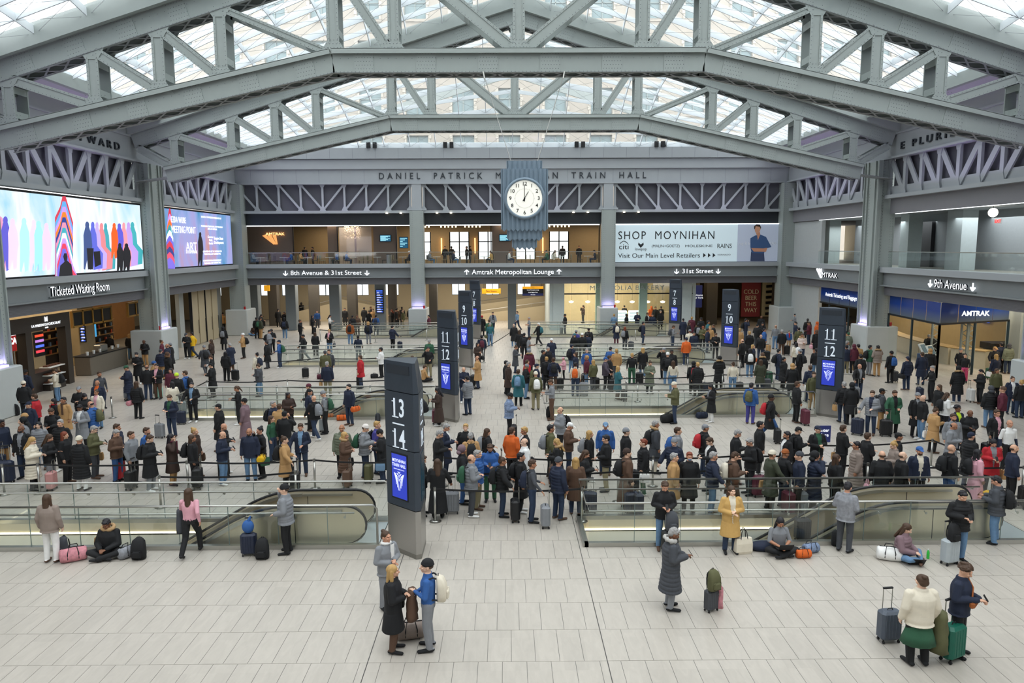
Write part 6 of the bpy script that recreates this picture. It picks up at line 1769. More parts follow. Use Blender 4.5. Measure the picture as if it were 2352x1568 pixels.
def person(x, y, face_deg, pz, coat, legs, hair, extras, label, z0=0.0, scale=1.0, seed=0, fat=1.0):
    pn = POSES[pz]
    me = cached('body_' + pn, make_body, pn)
    o = link('person', me, None, (x, y, z0), math.radians(face_deg), label=label, category='person', group=None) if False else link('person', me, None, (x, y, z0), math.radians(face_deg))
    o['label'] = label; o['category'] = 'person'; o['group'] = 'travellers in the hall'
    o.scale = (scale * 1.07 * fat, scale * 1.07 * fat, scale)
    rnd = random.Random(seed)
    hk = hair[0]; hc = hair[2:4] if hk in 'slunp' and len(hair) >= 4 else hair[1:3]
    sk = rnd.choice([4, 5, 3, 1]) if (hk == 'n' and hc == 'bk') or (hk == 'F' and hc == 'bk') or (hc == 'bk' and rnd.random() < .35) else rnd.choice([0, 1, 2, 0, 3])
    if seed >= 500 and seed < 600: sk = {501: 4, 510: 3, 507: 4, 511: 1}.get(seed, seed % 3)
    kind = coat[0]; col = coat[1:3]; inner = coat[4:6] if len(coat) >= 6 and coat[3] == 'o' else None
    S = skin(sk); shirt = cloth(inner or (col if kind == 't' else ('nv' if col != 'nv' else 'gy'))) if kind != 't' else cloth(col)
    sleeve = shirt if kind != 't' or not inner else cloth(inner)
    if coat in ('tgy', 'tnv', 'tbl') and seed % 3 == 0: sleeve = S
    leg = S if legs == 'sk' else (mat('denim_' + legs, {'nv': '2a3850', 'lb': '6384a6', 'bl': '33578a'}[legs], .85, 0, .2, 14, .2) if legs in ('nv', 'lb', 'bl') else cloth(legs))
    shoe = [cloth('bk'), cloth('bk'), cloth('bk'), cloth('br'), cloth('wh')][rnd.randrange(5 if seed < 500 else 4)]
    setmats(o, [S, shirt, sleeve, leg, shoe, M_EYE, M_LIP])
    J = pose(pn)
    if kind != 't':
        cm_ = cached('coat_%s_%s' % (kind, pn), make_coat, pn, kind)
        c = link('coat' if kind in 'lQLR' else 'jacket', cm_, o); setmats(c, [cloth(col), cloth(inner) if inner else cloth(col)])
    H = headmat(J)
    if hk != 'n' or hc in ('gy', 'br', 'bk'):
        hm = cached('hair_' + hk, make_hair, hk)
        nm = {'B': 'beanie', 'C': 'cap', 'H': 'hood'}.get(hk, 'hair')
        h = link(nm, hm, o); h.matrix_local = H; setmats(h, [cloth(hc) if hk in 'BCH' else hairm(hc)])
        if not h.material_slots: h.data.materials.append(None); setmats(h, [cloth(hc) if hk in 'BCH' else hairm(hc)])
        if hk in 'BC' and 'v' not in extras and rnd.random() < .45:   # some hair below the hat
            h2 = link('hair', cached('hair_n', make_hair, 'n'), o); h2.matrix_local = H; 
            if not h2.data.materials: h2.data.materials.append(None)
            setmats(h2, [hairm('br')])
    rot = math.radians(face_deg); cr, sr = math.cos(rot), math.sin(rot)
    def W(lx, ly, lz): return (x + (lx * cr - ly * sr) * scale, y + (lx * sr + ly * cr) * scale, z0 + lz * scale)
    it = iter(extras)
    low = J['ch'].z - 1.38
    for e in extras:
        k, cc = e[0], e[1:3]
        if e[:2] == 'vb':
            bm = cached('beard', lambda: (lambda m: (ellipsoid(m, (0, -.045, -.075), (.056, .052, .045)), remesh(m, .009, 1, .5, 'beard'))[1])(MB()))
            if not bm.materials: bm.materials.append(None)
            b = link('beard', bm, o); b.matrix_local = H; setmats(b, [hairm('bk' if hc == 'bk' else 'br')])
        elif k == 'f':
            f = link('fur_trim', cached('fur', torus_mesh, .12, .045, 'fur_trim', .85, .35), o); f.location = J['nk'] + V(0, .03, .03); f.rotation_euler = (.35, 0, 0); setmats(f, [mat('fur_' + cc, {'tn': 'b3936a', 'gy': 'b5b3ae', 'br': '6e5138'}.get(cc, 'b3936a'), .95, 0, .35, 40, .8)])
        elif k == 'S':
            f = link('scarf', cached('scarf', torus_mesh, .08, .032, 'scarf', .95, .15), o); f.location = J['nk'] + V(0, .0, .02); setmats(f, [cloth(cc)])
            m = cached('scarf_end', lambda: (lambda q: (q.rbox(-.045, .045, -.012, .012, -.42, 0, .01), q.mesh('scarf_end', [None]))[1])(MB()))
            e2 = link('scarf_end', m, f); e2.location = (.04, -.15, 0); setmats(e2, [cloth(cc)])
        elif k == 'M':
            mm = cached('mask', lambda: (lambda m: (ellipsoid(m, (0, -.065, -.055), (.05, .045, .042)), remesh(m, .009, 1, .5, 'mask'))[1])(MB()))
            if not mm.materials: mm.materials.append(None)
            b = link('face_mask', mm, o); b.matrix_local = H; setmats(b, [cloth({'wh': 'wh', 'lb': 'lb', 'bk': 'bk'}[cc])])
    short = '%s %s' % (CN.get(col, ''), COATN[kind])
    if pz == 'p':
        d = link('phone', cached('phone', lambda: MB().rbox(-.035, .035, -.005, .005, -.07, .07, .004).mesh('phone', [None])), None)
        w = J['wrr'] + (J['wrr'] - J['elr']).normalized() * .1
        p_ = W(w.x + .03, w.y - .03, w.z + .035); d.location = p_; d.rotation_euler = (-.6, 0, rot); setmats(d, [M_BLK]); d['label'] = 'dark phone in the hands of the ' + label[7:] if False else ''; PHONES.append((d, o))
    for e in extras:
        k, cc = e[0], e[1:3]
        if k == 'B':
            g = .03 if kind == 't' else (.075 if kind in 'qQ' else .055)
            BAGS.append((bag('backpack', cc, W(0, .11 + g, .98 + low), rot, '', worn=True), o, '%s backpack on the back of the %s', cc))
        elif k == 'K':
            if pz == 'r': L = W(-.38, -.34, 0)
            elif face_deg in (180,): L = W(-.45, -.1, 0)
            else: L = W(-.42, -.2, 0)
            if z0 == 0: L = (L[0], L[1], 0)
            BAGS.append((bag('suitcase', cc, L, rot + PI, '', .95 + .2 * rnd.random()), o, '%s suitcase beside the %s', cc))
        elif k == 'D':
            p_ = W(.33, .02, .62 + low); BAGS.append((bag('duffel_bag', cc, (p_[0], p_[1], p_[2]), rot + PI / 2, '', .85), o, '%s holdall hanging at the side of the %s', cc)) if not e.startswith('Dyl') or True else None
        elif k == 'T':
            p_ = W(.34, .0, .5 + low); BAGS.append((bag('tote_bag', cc, (p_[0], p_[1], p_[2]), rot + PI / 2, '', .9), o, '%s hand bag at the side of the %s', cc))
    PEOPLE.append(dict(o=o, x=x, y=y, pose=pz, face=face_deg, coat=coat, legs=legs, hair=hair, hk=hk, hc=hc, extras=extras, short=short, z0=z0))
    return o
PHONES = []; BAGS = []
# who stands where: each block is (origin x, origin y, scale) of a view, then the top of each head in it,
# facing, pose, upper garment, legs, hair or hat, extras
CROWD = [
((0, 680, 6.03), """
770 1000 l p jcr lb unbr Bbk K~lb
345 1010 b s qnv bk Bbk Bnv
320 1165 b s jbk bk Bcr
105 870 f s tbk bk snbk
"""),
((200, 700, 6.533), """
855 518 f p jbk tn nnbk Kbk
745 708 f p lbk bk snbk Knv
1115 525 r s tmr bk unbr
1100 655 b s qnv tn Cdg
1200 580 l c jnvotn nv nnbr
1245 565 l s lbk bk Bgy
1205 700 br s Qbk bk Hbr fbr Tlb
1350 412 f p jbk bk Cdg
1570 405 l w jyl nv snbk Kyl
1755 600 bl w ldg dg Bgy Bbk
1860 515 l h jdb bk lnbr Tgy
1865 745 l p tbkowh bk unbr Mwh
1865 862 l p lbk bk Cbk
2040 320 b s lbk bk Hbk Bgy
2035 110 f s jtn bk Cbk
2230 295 f t jdb lb snbk Tgn
2145 570 bl p lnv br sngy
2075 695 b s jbk bk lnbk Kbk
600 900 l p Qnv nv Bgn Kgy
920 895 b s jbk nv nnbk Kmi
1000 835 br s jtn bk Bbl
1010 885 f c jbkopk br snbk
1250 945 f s jmr bk lnbk
1340 1012 b s jbk bk Byg
1470 985 l h tbl bk snbr Bbk
1270 1145 bl c jcr bk lnbk Kgy
1585 1150 f r jbkolb bk snbk vb Knv
1245 1340 f p jnvogn nv snbr Kgy
735 1140 b s qbk bk lnbr Dpf
180 1000 fr s tdg dg snbr Bnv vb
150 1125 f s qnvoor nv nngy
135 1270 f s jcropk lb unbr
330 440 b s jbk nv snbk
635 430 b s jbk lb Htn
"""),
((440, 690, 5.8725), """
690 435 l c jtn bk Bwh Bbk
745 185 r p lbk nv lnbk
915 225 br s jdo tn snbk Bgn
880 225 b s jbk bk snbk
1040 395 r p jgy dg snbk Bbk
1080 380 f p jbk bk snbk Mlb
1180 525 l h tbl nv Cnv Bgn
1010 540 l s lbk dg snbk
880 700 bl s jcr dg unbk Bnv
905 850 l p jdg lb unbr Ktl
1250 225 b s jbk lb Hbk Bnv
1250 150 f s jbk bk lnbk
1165 110 b s lbk bk snbk
1480 25 b w jbk bk snbk
1690 130 f s tbl dg snbk
1460 255 r h jbk bk snbr Kbk
1625 195 r c jbk bk lnbk Kbk
1665 425 b s lbk bk lnbr
1505 450 l w jbk gy Cbk Kbk
1855 385 f c jbkopk lb snbl Tdg
1860 190 r p twh bk lnbk
2065 100 f s lbk bk snbk
2210 485 b s tnv gy snbk
2135 280 b s jrt lb snbk Bbk
1800 665 b s lol bk Cdg
1850 660 f s jdg bk snbr
1825 820 b s jnv kh sngy Ttn
2275 735 l s Rrd nv snbr Kbk
1580 1115 l r jbk bk Bmr
1585 1185 r s jnvogy bk Bbk
1650 1275 bl w jbk nv nnsk Bgy
1790 1205 l p tgy bk Bgy Bgn Ksl
2120 1125 fl s jnv nv snbk vb Dor
1300 1235 fr c jdb bk lnbk
1095 1350 r s jnv nv sngy Bbk
710 1310 l s Lmv bk Bbk Kpk
620 1145 l p tbk bk pnbr
360 1380 l s lbk bk Cbk
"""),
((700, 690, 5.8725), """
855 280 b s jnv gy Htn Bbk
1180 335 br r qnv bk snbk Knv
860 135 f s tbkowh bk snbk
960 190 b s tbl nv snbk Bnv
920 110 f s jtn bk snbr
705 190 f s qbr bk Hbr
1180 120 l p jbk bk lnrd
1240 100 b s jbr bk snbk
1325 125 l s jol kh nnbr
1310 85 b s lbk bk snbk
1690 180 l s jmr bk snbk
1685 515 b s qgn bk sngy
1665 625 f h jbk kh snbk Bbl
1025 630 l c jwhonv bk snbk
1450 740 b s jbk bk lnbr Tpk
1600 870 br t ttn bk snbr
1800 1165 l p Ldb bk lnbk Kmr
2120 890 f p jnv nv nngy
2190 1035 bl p qgy nv snbk Mwh
2040 880 b s qbk bk snbk
1535 1245 l s lbk lb snbk Bbk
800 90 b s lbk bk snbk
640 200 b s jbk bk snbk
1420 95 b s jbk bk snbk
1230 110 r s jbk bk Bbk
890 80 r s jbk bk snbr
"""),
((1050, 700, 5.8725), """
335 140 b s lbk bk Brd
480 95 f w jgyonv nv snbk
430 195 b s jgn bk snbr Bol
445 240 b s ttl lb sngy Dol
330 405 b s jnv bk snbk Bmr
275 505 fr c jdb bk lnbk Dbk
275 685 l r ltn nv nnbr Kbk
810 85 fl w tlb nv snbr
765 255 b s lbk lb nngy
970 165 l c tgy nv sngy
840 335 b s lbk bk lnbr
905 375 b s jbk bk snbk Bbk
965 415 r p tgy lb snbk
1100 235 bl w jbk bk Cwh Btl
1265 430 b c lnv bk Bwh
785 545 r p ldg nv unbr Tbk
660 748 r s jbk bk snbk
690 765 r s ldb bk sngy Ttn
970 590 b s jmr bk Hgy ftn
945 735 br s jrd nv pnbr
925 790 r p jbk lb Bgy
825 865 b s ltl bk snbr Blb
1070 785 r s jnv nv Cnv Bol
1060 890 b s jol kh Bcr Bwh
1160 605 r s jbk nv snbk Kbk
1225 565 fr s jbk bk sngy
1235 700 b s jbk bk snbl
1270 705 b r qnv br snbr Bbk Kbk
1270 980 l p tgy br snbr
700 1175 r p qpl bk Bbk Kbk
1440 700 l p mqpk bk Bpk
1545 525 br s jnv lb Cnv Bbk
1600 635 l s jnv nv lnbr
1750 590 f s jbl nv sngy
1750 680 l s jmr lb snbl Kbk
1595 770 b s tcr nv snbk Bor Kgy
1835 735 bl s jol dg lnbl Kbk
2000 695 r r jpg bk Cbl Kbk
2065 565 br p jbl bk snbk
2055 680 r s jbk bk snbr
2150 590 b s jtn dg snbl
2170 820 r c ltl br lnbl Kbk
1590 385 b s jbkowh bk Btl
1605 335 br s jpu bk Bgy Bbk
1700 390 b s jbk bk Bwh
1755 380 b s jnv nv snbk
1775 305 b s jbk bk Cbk
1470 135 l r jbk nv Bbk Kgy
2150 235 b s lnv mr unbr Bcr
2265 290 br s jbk dg lnrd Bgy Kdg
1395 1372 l c qgy bk nnbr Bbk
"""),
((1280, 680, 5.8725), """
350 120 l h jdb bk Hdb
1160 345 r s jnv nv snbk Bbk Tdg
1560 390 r p tgy nv snbr Bdg
1700 295 b s lnv bk Cbk
1815 275 b s lmr bk snbl
1775 345 r s jbk bk lnbr
1940 285 b s jbk bk snbk
2035 330 r s jtl bk snbk
2110 380 l r jbk bk snbr
2060 400 f s jtn bk snbl
1965 400 f p jol bk snrd
2030 430 r s jnv nv snbk
2140 490 f p jbk bk snbr
1845 480 f s jnv nv snbk
1790 445 b s jcr bk Bgy
1730 545 b s jor nv Bnv
1900 365 b s jbk bk snbk Bgy
1080 210 f c jnv nv sngy
1215 220 fr s jbkowh nv snbr
1290 240 f s jnv nv snbk
1395 190 f s lbk bk sngy
905 120 b s jbk bk Cbk
780 245 b s tlb lb snbl
935 235 r s lbk bk snbk
1270 130 b s jor bk Hor
1325 140 f s jbk bk snbk
1400 135 b s jbk bk snbk
1010 765 b s tbk gn snbl Kbk
1155 690 b s lbk lb lnbl
1440 690 fl h jbk bk Bgy
1490 750 b s qbk lb Bwh Bbk
1545 720 f s jbk bk snbk
1250 870 f p Qgg bk unbr
1565 865 b s tcr lb lnbr
1850 875 b s jbk bk Hbk Brd
1885 885 b s Qbk bk snbl Knv
2190 800 b c Qbk bk Hbk ftn
1595 1145 l p jolonv nv Bcr
2085 1180 l p lbkogy wh lnbk
"""),
((1640, 680, 5.8725), """
260 885 b s tcr lb unbr Kbk
430 300 r h jnv nv snbk Bbk
345 430 b s ltn bk snbl
480 470 b s lbk bk snbl
585 370 br p jbk dg Cbk
655 350 f p jbk bk snbk
640 260 f s lbk bk nnbk
680 430 r s jbl nv snbk Ktn
635 515 b s jbkowh nv nngy Kbk
385 575 bl s jbk bk nnbr
525 650 fr s jnv bk lnbl Dor
490 700 b s jbk lb lnbk Bwh
655 755 b s jbk nv Hbr ftn Kgn
630 850 b s ldo nv lnbr Kdg
835 385 b s tgy lb nnbr
920 450 b s jbk br sngy Kbk
1015 465 f s mjblord tn snbr
1145 420 b s jol bk snbk
1105 345 l s jnv bk snbk
1190 500 f c qcp nv snbr ftn
1100 235 l p tgy nv pnbk
1265 300 b s Qbk bk snbk
1290 345 bl h jmr nv snbr
1390 340 l s jor nv Hor
1385 450 b s lbk sk Hbr Tpk
1110 620 b s jcr bk lnbk Bwh
1165 710 bl s jbk bk Bgy Bbk
875 710 r s jnv nv snbk Bbk
945 815 r s Qbk bk pnbk
1060 900 b s lbk bk Htn
1300 930 b s jnv nv snbr Bnv
1350 1020 f s jol tn snbr
1385 700 b s jbk lb snbk Kbk
1800 600 r s jgy nv sngy
1795 655 b s jnv kh snbk
1940 645 b s Ltn bk snbk
1895 640 b s jmr bk Hmr
1980 780 b s jbk bk snbk
1965 910 f r jbkogy nv nnbr Kgy
2125 660 r s jgn gy snbk Bbk
2195 660 b h qtp tn snbk ftn
1990 465 bl s ltn bk snbk Twh
1775 1155 b s qbk nv sngy Ttn
1845 1150 b s lbk bk Hbk
2140 1270 fl r qgyonv nv snbr Knv
1125 1145 r s jbk bk snbr Kmr
505 1165 br s jbl pu snbk Bol
770 1315 r w lbk bl Bbk Brd Kbk
1790 350 b s jgy bk nnbr
1815 480 b s jgg bk Cgn
"""),
((1952, 740, 5.8725), """
1120 585 l r tbk bk sngy Knv
565 380 b s jbk bk Bbk Bbl Kdg
785 450 b s qnv nv Cnv Dbk
980 400 b s lnv nv snbr
1090 350 br s jbk nv Htn
1500 340 f s tbk bk Bgy
1560 420 fl w tbk hp unbk Bbk
1470 580 b s Qbk nv Hbk ftn
1960 320 f r jbk bk Ctn Kgn
2150 280 b s qgg nv Hdg
1975 425 b s jnv br lnbl Twh
1985 620 f s jol bk lnbr
1780 630 l p jbk bk pnbk Kwh
2200 730 f s jnvowh nv unbr
2320 770 b s jbk nv unbl Kbk
1935 850 b s qbk lb Hdg
2045 855 bl s jmr bk Bbr Kpk
435 880 r s jdg tn Cbk Bbk
610 915 f r lgnobk bk snbr vb Kbk
920 940 f s lbkogy bk Bgy vb
995 975 l s jbk lb nnsk
1210 835 l s jbk bk lnbr
1300 940 r p jwh bk lnbr Bbk
1150 1145 r p ltn bk unbr Twh
1455 1110 f s jnvoyg nv Fbk
1400 1230 f s jgy gy snbr vb Bbk
1385 1340 fr p lgy gy nnbk
1620 1170 f p lbk bk nnbk
1985 1175 f s jbkopk nv snbr Ttn Kbk
2160 1310 f s twhonv bk nnbk
1640 1465 r s Qbk nv Cnv
2325 590 l h jnv nv snbk
1070 160 b s jbk bk sngy
1140 165 b s jbk bk snbl
2050 270 b s jnv bk snbk
"""),
((0, 800, 4.9), """
885 420 f c jbk bk Cgy Ttl
945 505 fr p jbk bk lnbk
1016 590 l p qbl nv nnbk Bol
915 620 f p lgyowh bk snbk
712 545 f s ltn bk snbk Sbr
600 560 fl s Lbk bk lnbk Srd
388 508 l s jrd bk snbr Sdg
320 590 f s jnv nv Cnv
272 722 fl s jbk bk Btn
250 765 fl s jgyobk bk Hbk
235 858 f s jbkogy nv nnbk vb
430 822 f s qgy lb lnbk
340 990 r p Qcr bk lnbl
580 665 f p jbk bk snbr
675 795 f s qbk bk sngy
565 955 r p jbk gy lnbr Krs
690 935 r s jbk bk lnrd Tmr
885 975 b s Qbk wh Bcr
1035 865 r p jol dg sngy Ttn
1290 905 r p jbr bl sngy Dbk
1310 845 r s jnv nv snbr Krd
1645 885 r s jbl nv snbr vb
1665 965 r p lbk gy snbr Bbk
1920 958 r h ldb tn lnbk Smr
2185 890 r s jdb bk unbl Tbr
2155 965 r s jbk bk lnbr Bbk Kbk
10 800 r s jnv tn snbk Knv
1470 930 r s jgy bk snbr Kbk
"""),
((440, 800, 4.9), """
345 835 r p jbk bk nnsk Kbk
330 925 r p jnv lb nnbr
650 890 f s jnv lb nnbr vb Dyl
765 880 fl h jbk bk unbk Tgn
895 752 r s tgn nv lnbr
1040 695 b h jbk nv Cbk
1040 985 r r ltn bk unbr Bbk Kbk
1225 842 f r jnvolb nv snbr Kbk
1690 850 f s qgg bk nngy
1720 935 r c Qbr gn lnbl ftn Tbk Kbr
1940 842 r p qgy nv Bwr Bgn Kol
2085 815 r s jpu nv snbl Bbk
2135 900 l p lbk nv Bbk Tlb
985 620 b s jtn bk snbr
"""),
((900, 900, 4.9), """
598 350 r p lnvowh nv sngy
520 425 r p jbk kh sngy Tbk
830 355 f s jbk bk snbl
885 455 b s jtn bk sngy Bbk
1070 405 r r jbk bk lnbr Bgy Kgy
790 590 r r jbk bl Hmv Kwh
1105 575 f p jbl gn snbr Mbk
960 650 r s qbl kh sngy Sbl
890 697 r c qgy dg nnbr Bgn Twh
1240 728 r r qbk nv unbr Bbk Kbk
1390 388 br s jor bk snbr
1455 395 l r jbkowh bk snbl Dbk
1495 515 l s jwh gy nnbr
1450 678 r s lbk bk snbk Bbk
1575 757 r r tdg nv snbr Bnv Kgy
1785 365 r s jol bk snbk Bgy
1990 328 r p jbr nv Cwh
1870 518 l p lbk bk lnbl ftn Kbr
1875 722 br s qnv nv Bdg
2085 775 b s lbr nv lnbl Ttn Knv
2165 645 r p jbk bk lnbr
2225 428 r s jbk bk lnbl Bgy
510 748 b r Lbk bk lnbr Kgy
325 700 r p jbk dg snbr
"""),
((1340, 900, 4.9), """
250 328 f s jbl nv Clb Bnv
258 480 l r jbk kh snbk
480 395 r s jbk bk Bgy
810 320 r s ldg cr sngy ftn Bbk
680 525 l s qbk gn snrd Twh Kbk
490 625 r s Lbr bk Bdb Bbk Knv
1060 392 r s jgy nv snbr Bbl
1025 508 fl r qnv bk Bgy Bbk
1370 352 r s jbk nv Cgy Brd
1440 505 l p jbkowh bk snbr
1055 682 r s ltn gy sngy Tbr
1160 675 f s lbk bk snrd Mlb
1460 668 r r qnv lb sngy Kwh
1690 668 r p lbr bk snbr Bcr
1722 418 r p lbk bk sngy
1890 512 l p jbk bk sngy Bbk
1990 325 r s jbk bk snbk
2135 645 r r ldo bk Bcr Ttn Kmr
2280 640 r r jbk nv Brt lnbr Kgy
"""),
((1740, 940, 4.979), """
340 248 l s jbkowh bk snbk vb
455 185 r p jbk bk Cbk Bbk
690 175 f c jbkogn dg Cnv
980 175 r c jbkogy bk snbr Ttn
620 540 l s jnv bk Bdg Kdg
765 570 r h Qnv bk Hbk
925 520 r s jbk bk lnbr
"""),
((1872, 900, 4.9), """
595 455 r c jbk bk snbr
940 445 r s tbk bk Cbk
905 550 l p ltp gy unbl
475 555 l s Qtp bl snbk
765 660 b s jbk bk nnbr Tpk
1045 695 r s jbk bk nnbr Kdg
1180 600 f s jnvocr bk Cbl vb
1535 585 r s jbk bl nnsk Bbk
1835 640 r s Lpk br lnbk Bbk Kyl
2005 520 f p Rrdogy bk lnbk Ttn
2240 585 r s jnv bk nnbr vb Kbk
"""),
]
# the people on the open floor and along the nearest railings: feet given in photo pixels
NEAR = """
118 1292 b s jtp wh lnbr
252 1275 f t jbk bk snbk ftn
440 1275 b w tpk bk lnbr
659 1272 l h qgy bk Bbk
905 1498 r c lbk br lnbl
890 1400 fr c jgy gy unbr Swh
985 1493 l c tbl gy Bbk
1540 1400 r p Qdg gy sngy fgy
1524 1262 f p jbk lb snbr
1677 1270 f c lytocr nv lnbr
1788 1268 f T tgy bk lnbk
1940 1268 br p jcm dg snbk
2072 1285 fr T qmv lb lnbr
2200 1290 f p qbk lb snbk
2285 1250 bl p qdg lb snbk Bbk
2108 1528 b s jcr bk unbr
2200 1505 fr p jnv bk Fbr
"""
# ---------------------------------------------------------------- placing everybody
spots = []
for (org, rows) in CROWD:
    ox, oy, sc_ = org
    for ln in rows.strip().split('\n'):
        q = ln.split(); hx, hy = ox + float(q[0]) / sc_, oy + float(q[1]) / sc_
        coat = q[4]; child = coat[0] == 'm'; coat = coat[1:] if child else coat
        rnd = random.Random(int(hx * 7 + hy)); scl = (.76 if child else (.995 if q[6][0] in 'lup' else 1.045) + rnd.uniform(-.02, .02))
        top = {'t': .94, 'k': 1.3, 'v': 1.38}.get(q[3], 1.75 + (.02 if q[6][0] in 'BCHF' else 0)) * scl
        g = ground(hx, hy, top)
        spots.append([g.x, g.y, q[2], q[3], coat, q[5], q[6], q[7:], scl, hx, hy])
near = []
for ln in NEAR.strip().split('\n'):
    q = ln.split(); g = ground(float(q[0]), float(q[1]))
    scl = (1.0 if q[6][0] in 'lup' else 1.04)
    near.append([g.x, g.y + .05, q[2], q[3], q[4], q[5], q[6], q[7:], scl, float(q[0]), float(q[1])])
allp = near + spots
for _ in range(25):       # nobody stands inside somebody else
    for i in range(len(allp)):
        a = allp[i]
        for j in range(i + 1, len(allp)):
            b = allp[j]; dx, dy = b[0] - a[0], b[1] - a[1]
            if abs(dx) > .6 or abs(dy) > .6: continue
            d = math.hypot(dx, dy); need = .46
            if d < need:
                if d < 1e-3: dx, dy, d = .01, .4, .4
                s = (need - d) / 2 / d * .8
                if i >= len(near): a[0] -= dx * s; a[1] -= dy * s
                if j >= len(near): b[0] += dx * s; b[1] += dy * s
    for a in spots:
        for w in WELLS:
            if w[0] - .35 < a[0] < w[1] + .3 and w[2] - .42 < a[1] < w[3] + .42:
                mid = (w[2] + w[3]) / 2; a[1] = w[2] - .45 if a[1] < mid else w[3] + .45
        for (kx, ky, kw) in [(p[2], p[3], .75) for p in KP] + [(13.5, 32.9, .75), (13.35, 47.4, .75), (13.2, 62.2, .75)]:
            if kx - .4 < a[0] < kx + 1.3 and ky - 1.0 < a[1] < ky + .7: a[1] = ky - 1.05 if a[1] < ky - .2 else ky + .75
        for (cx, cy) in ((-24.55, 33.4), (-24.55, 49.9), (24.55, 33.4), (24.55, 49.9), (-8.5, 66.25), (8.5, 66.25), (-24.5, 66.2), (24.5, 66.2)):
            if abs(a[0] - cx) < 1.45 and abs(a[1] - cy) < 1.6:
                if abs(cx) > 20: a[0] = cx - math.copysign(1.5, cx)
                else: a[1] = cy - 1.65
def place_words(x, y):
    if y > 67: row = 'in the rear concourse'
    elif y > 60: row = 'by the farthest railings'
    elif y > 50: row = 'before the farthest railings'
    elif y > 44: row = 'by the third railings'
    elif y > 34.5: row = 'between second and third railings'
    elif y > 31: row = 'at the second railings'
    elif y > 26.5: row = 'behind the near queue'
    elif y > 20: row = 'in the near queue'
    else: row = 'on the open floor'
    if x < -16: col = 'far left'
    elif x < -9: col = 'left'
    elif x < -3.2: col = 'left of aisle'
    elif x < 1.4: col = 'middle aisle'
    elif x < 7: col = 'right of aisle'
    elif x < 13: col = 'right'
    else: col = 'far right'
    return row, col
NEARL = [
 'person in olive-tan jacket and white flared trousers photographing over the nearest left railing',
 'person with fur hood sitting cross-legged against the nearest left railing with a phone',
 'person in pink top and black trousers with coat over the arm, at left railing',
 'person in grey quilted jacket and black beanie leaning beside the left escalator',
 'blonde person in long black coat, closest of the three talking by the 13-14 pillar',
 'person in charcoal coat and white scarf, rearmost of the three talking by the pillar',
 'person in bright blue top and black beanie with a cream and blue backpack',
 'person in long dark quilted coat with white fur hood standing alone on the floor',
 'bearded person in black jacket with a phone behind a green backpack, nearest right railing',
 'person in golden shearling coat leaning back on the nearest right railing',
 'person in grey sweater sitting with a laptop against the nearest right railing',
 'person in mottled grey hooded jacket and dark jeans with a phone at right railing',
 'person in taupe quilted jacket sitting on the floor typing on a laptop',
 'person in black quilted jacket and pale jeans with a phone over a silver suitcase',
 'person with charcoal jacket, headphones and black backpack at the right end railing',
 'person in cream jacket and green skirt seen from behind, beside the teal suitcase',
 'curly-haired person in navy jacket with tan waist bag, holding the teal suitcase handle']
for i, a in enumerate(near):
    nm = NEARL[i]
    person(a[0], a[1], FACE[a[2]], a[3], a[4], a[5], a[6], [e for e in a[7]], nm, 0.0, a[8], 500 + i, fat=1.15 if i == 15 else 1.05 if i == 6 else 1.0)
for i, a in enumerate(spots):
    person(a[0], a[1], FACE[a[2]] + random.Random(i).uniform(-12, 12), a[3], a[4], a[5], a[6], a[7], '', 0.0, a[8], i)
# diners on the lounge terrace and standing in the lounge
LOUNGE = """597 r jgy bk snbk
652 l tbl nv snbk
706 r jtn bk lnbr
757 l tbl bk snbk
812 r tbl nv sngy
925 l jnvoor bk Bwh
1003 r jgy lb sngy
1058 r jnv lb snbk
1112 l jyt bk lnbr
1186 r twh nv unbr
1240 l jgn bk snbk
1290 r jcr tn lnbr
1350 l tnv nv snbk"""
for i, ln in enumerate(LOUNGE.split('\n')):
    q = ln.split(); px = float(q[0]); x = on_y(px, 600, 67.6).x + (-.68 if q[1] == 'r' else .68)
    person(x, 67.72, FACE[q[1]], 'k', q[2], q[3], q[4], [], '%s-clad person seated in the lounge, %s diner from the left' % (CN.get(q[2][1:3], 'dark'), ORD[i]), 6.1, .97, 900 + i)
for i, (px, f) in enumerate(((700, 'b'), (718, 'l'), (830, 'b'), (842, 'r'), (1022, 'f'), (1037, 'b'), (1072, 'l'), (1080, 'r'), (1292, 'b'), (1330, 'f'))):
    p = on_y(px, 575, 71.5)
    person(p.x, 71.5, FACE[f], 's', 'jbk', 'bk', 'snbk', [], 'dark-clad person standing in the lounge, %s standing figure from the left' % ORD[i], 6.1, .97, 930 + i)
# the travellers beyond the 300 nearest are joined into one crowd
far = sorted([p for p in PEOPLE], key=lambda p: p['y'])[300:]
farset = {p['o'].name for p in far}
LOD = {}
def lod(me):
    if me.name not in LOD:
        mb_ = MB(); mb_.v = [tuple(v.co) for v in me.vertices]; mb_.f = [tuple(p.vertices) for p in me.polygons]; mi = [p.material_index for p in me.polygons]
        tmp = bpy.data.objects.new('tmp', me); TMP.objects.link(tmp)
        q = tmp.modifiers.new('d', 'DECIMATE'); q.ratio = .3 if len(mb_.f) > 600 else 1.0
        with bpy.context.temp_override(scene=SC2, view_layer=BV):
            dg_ = bpy.context.evaluated_depsgraph_get(); dg_.update(); out = bpy.data.meshes.new_from_object(tmp.evaluated_get(dg_))
        bpy.data.objects.remove(tmp)
        LOD[me.name] = ([v.co.copy() for v in out.vertices], [tuple(p.vertices) for p in out.polygons], [p.material_index for p in out.polygons])
        bpy.data.meshes.remove(out)
    return LOD[me.name]
bpy.context.view_layer.update()
index_kids(); cr = MB(); cmats = []; cidx = {}
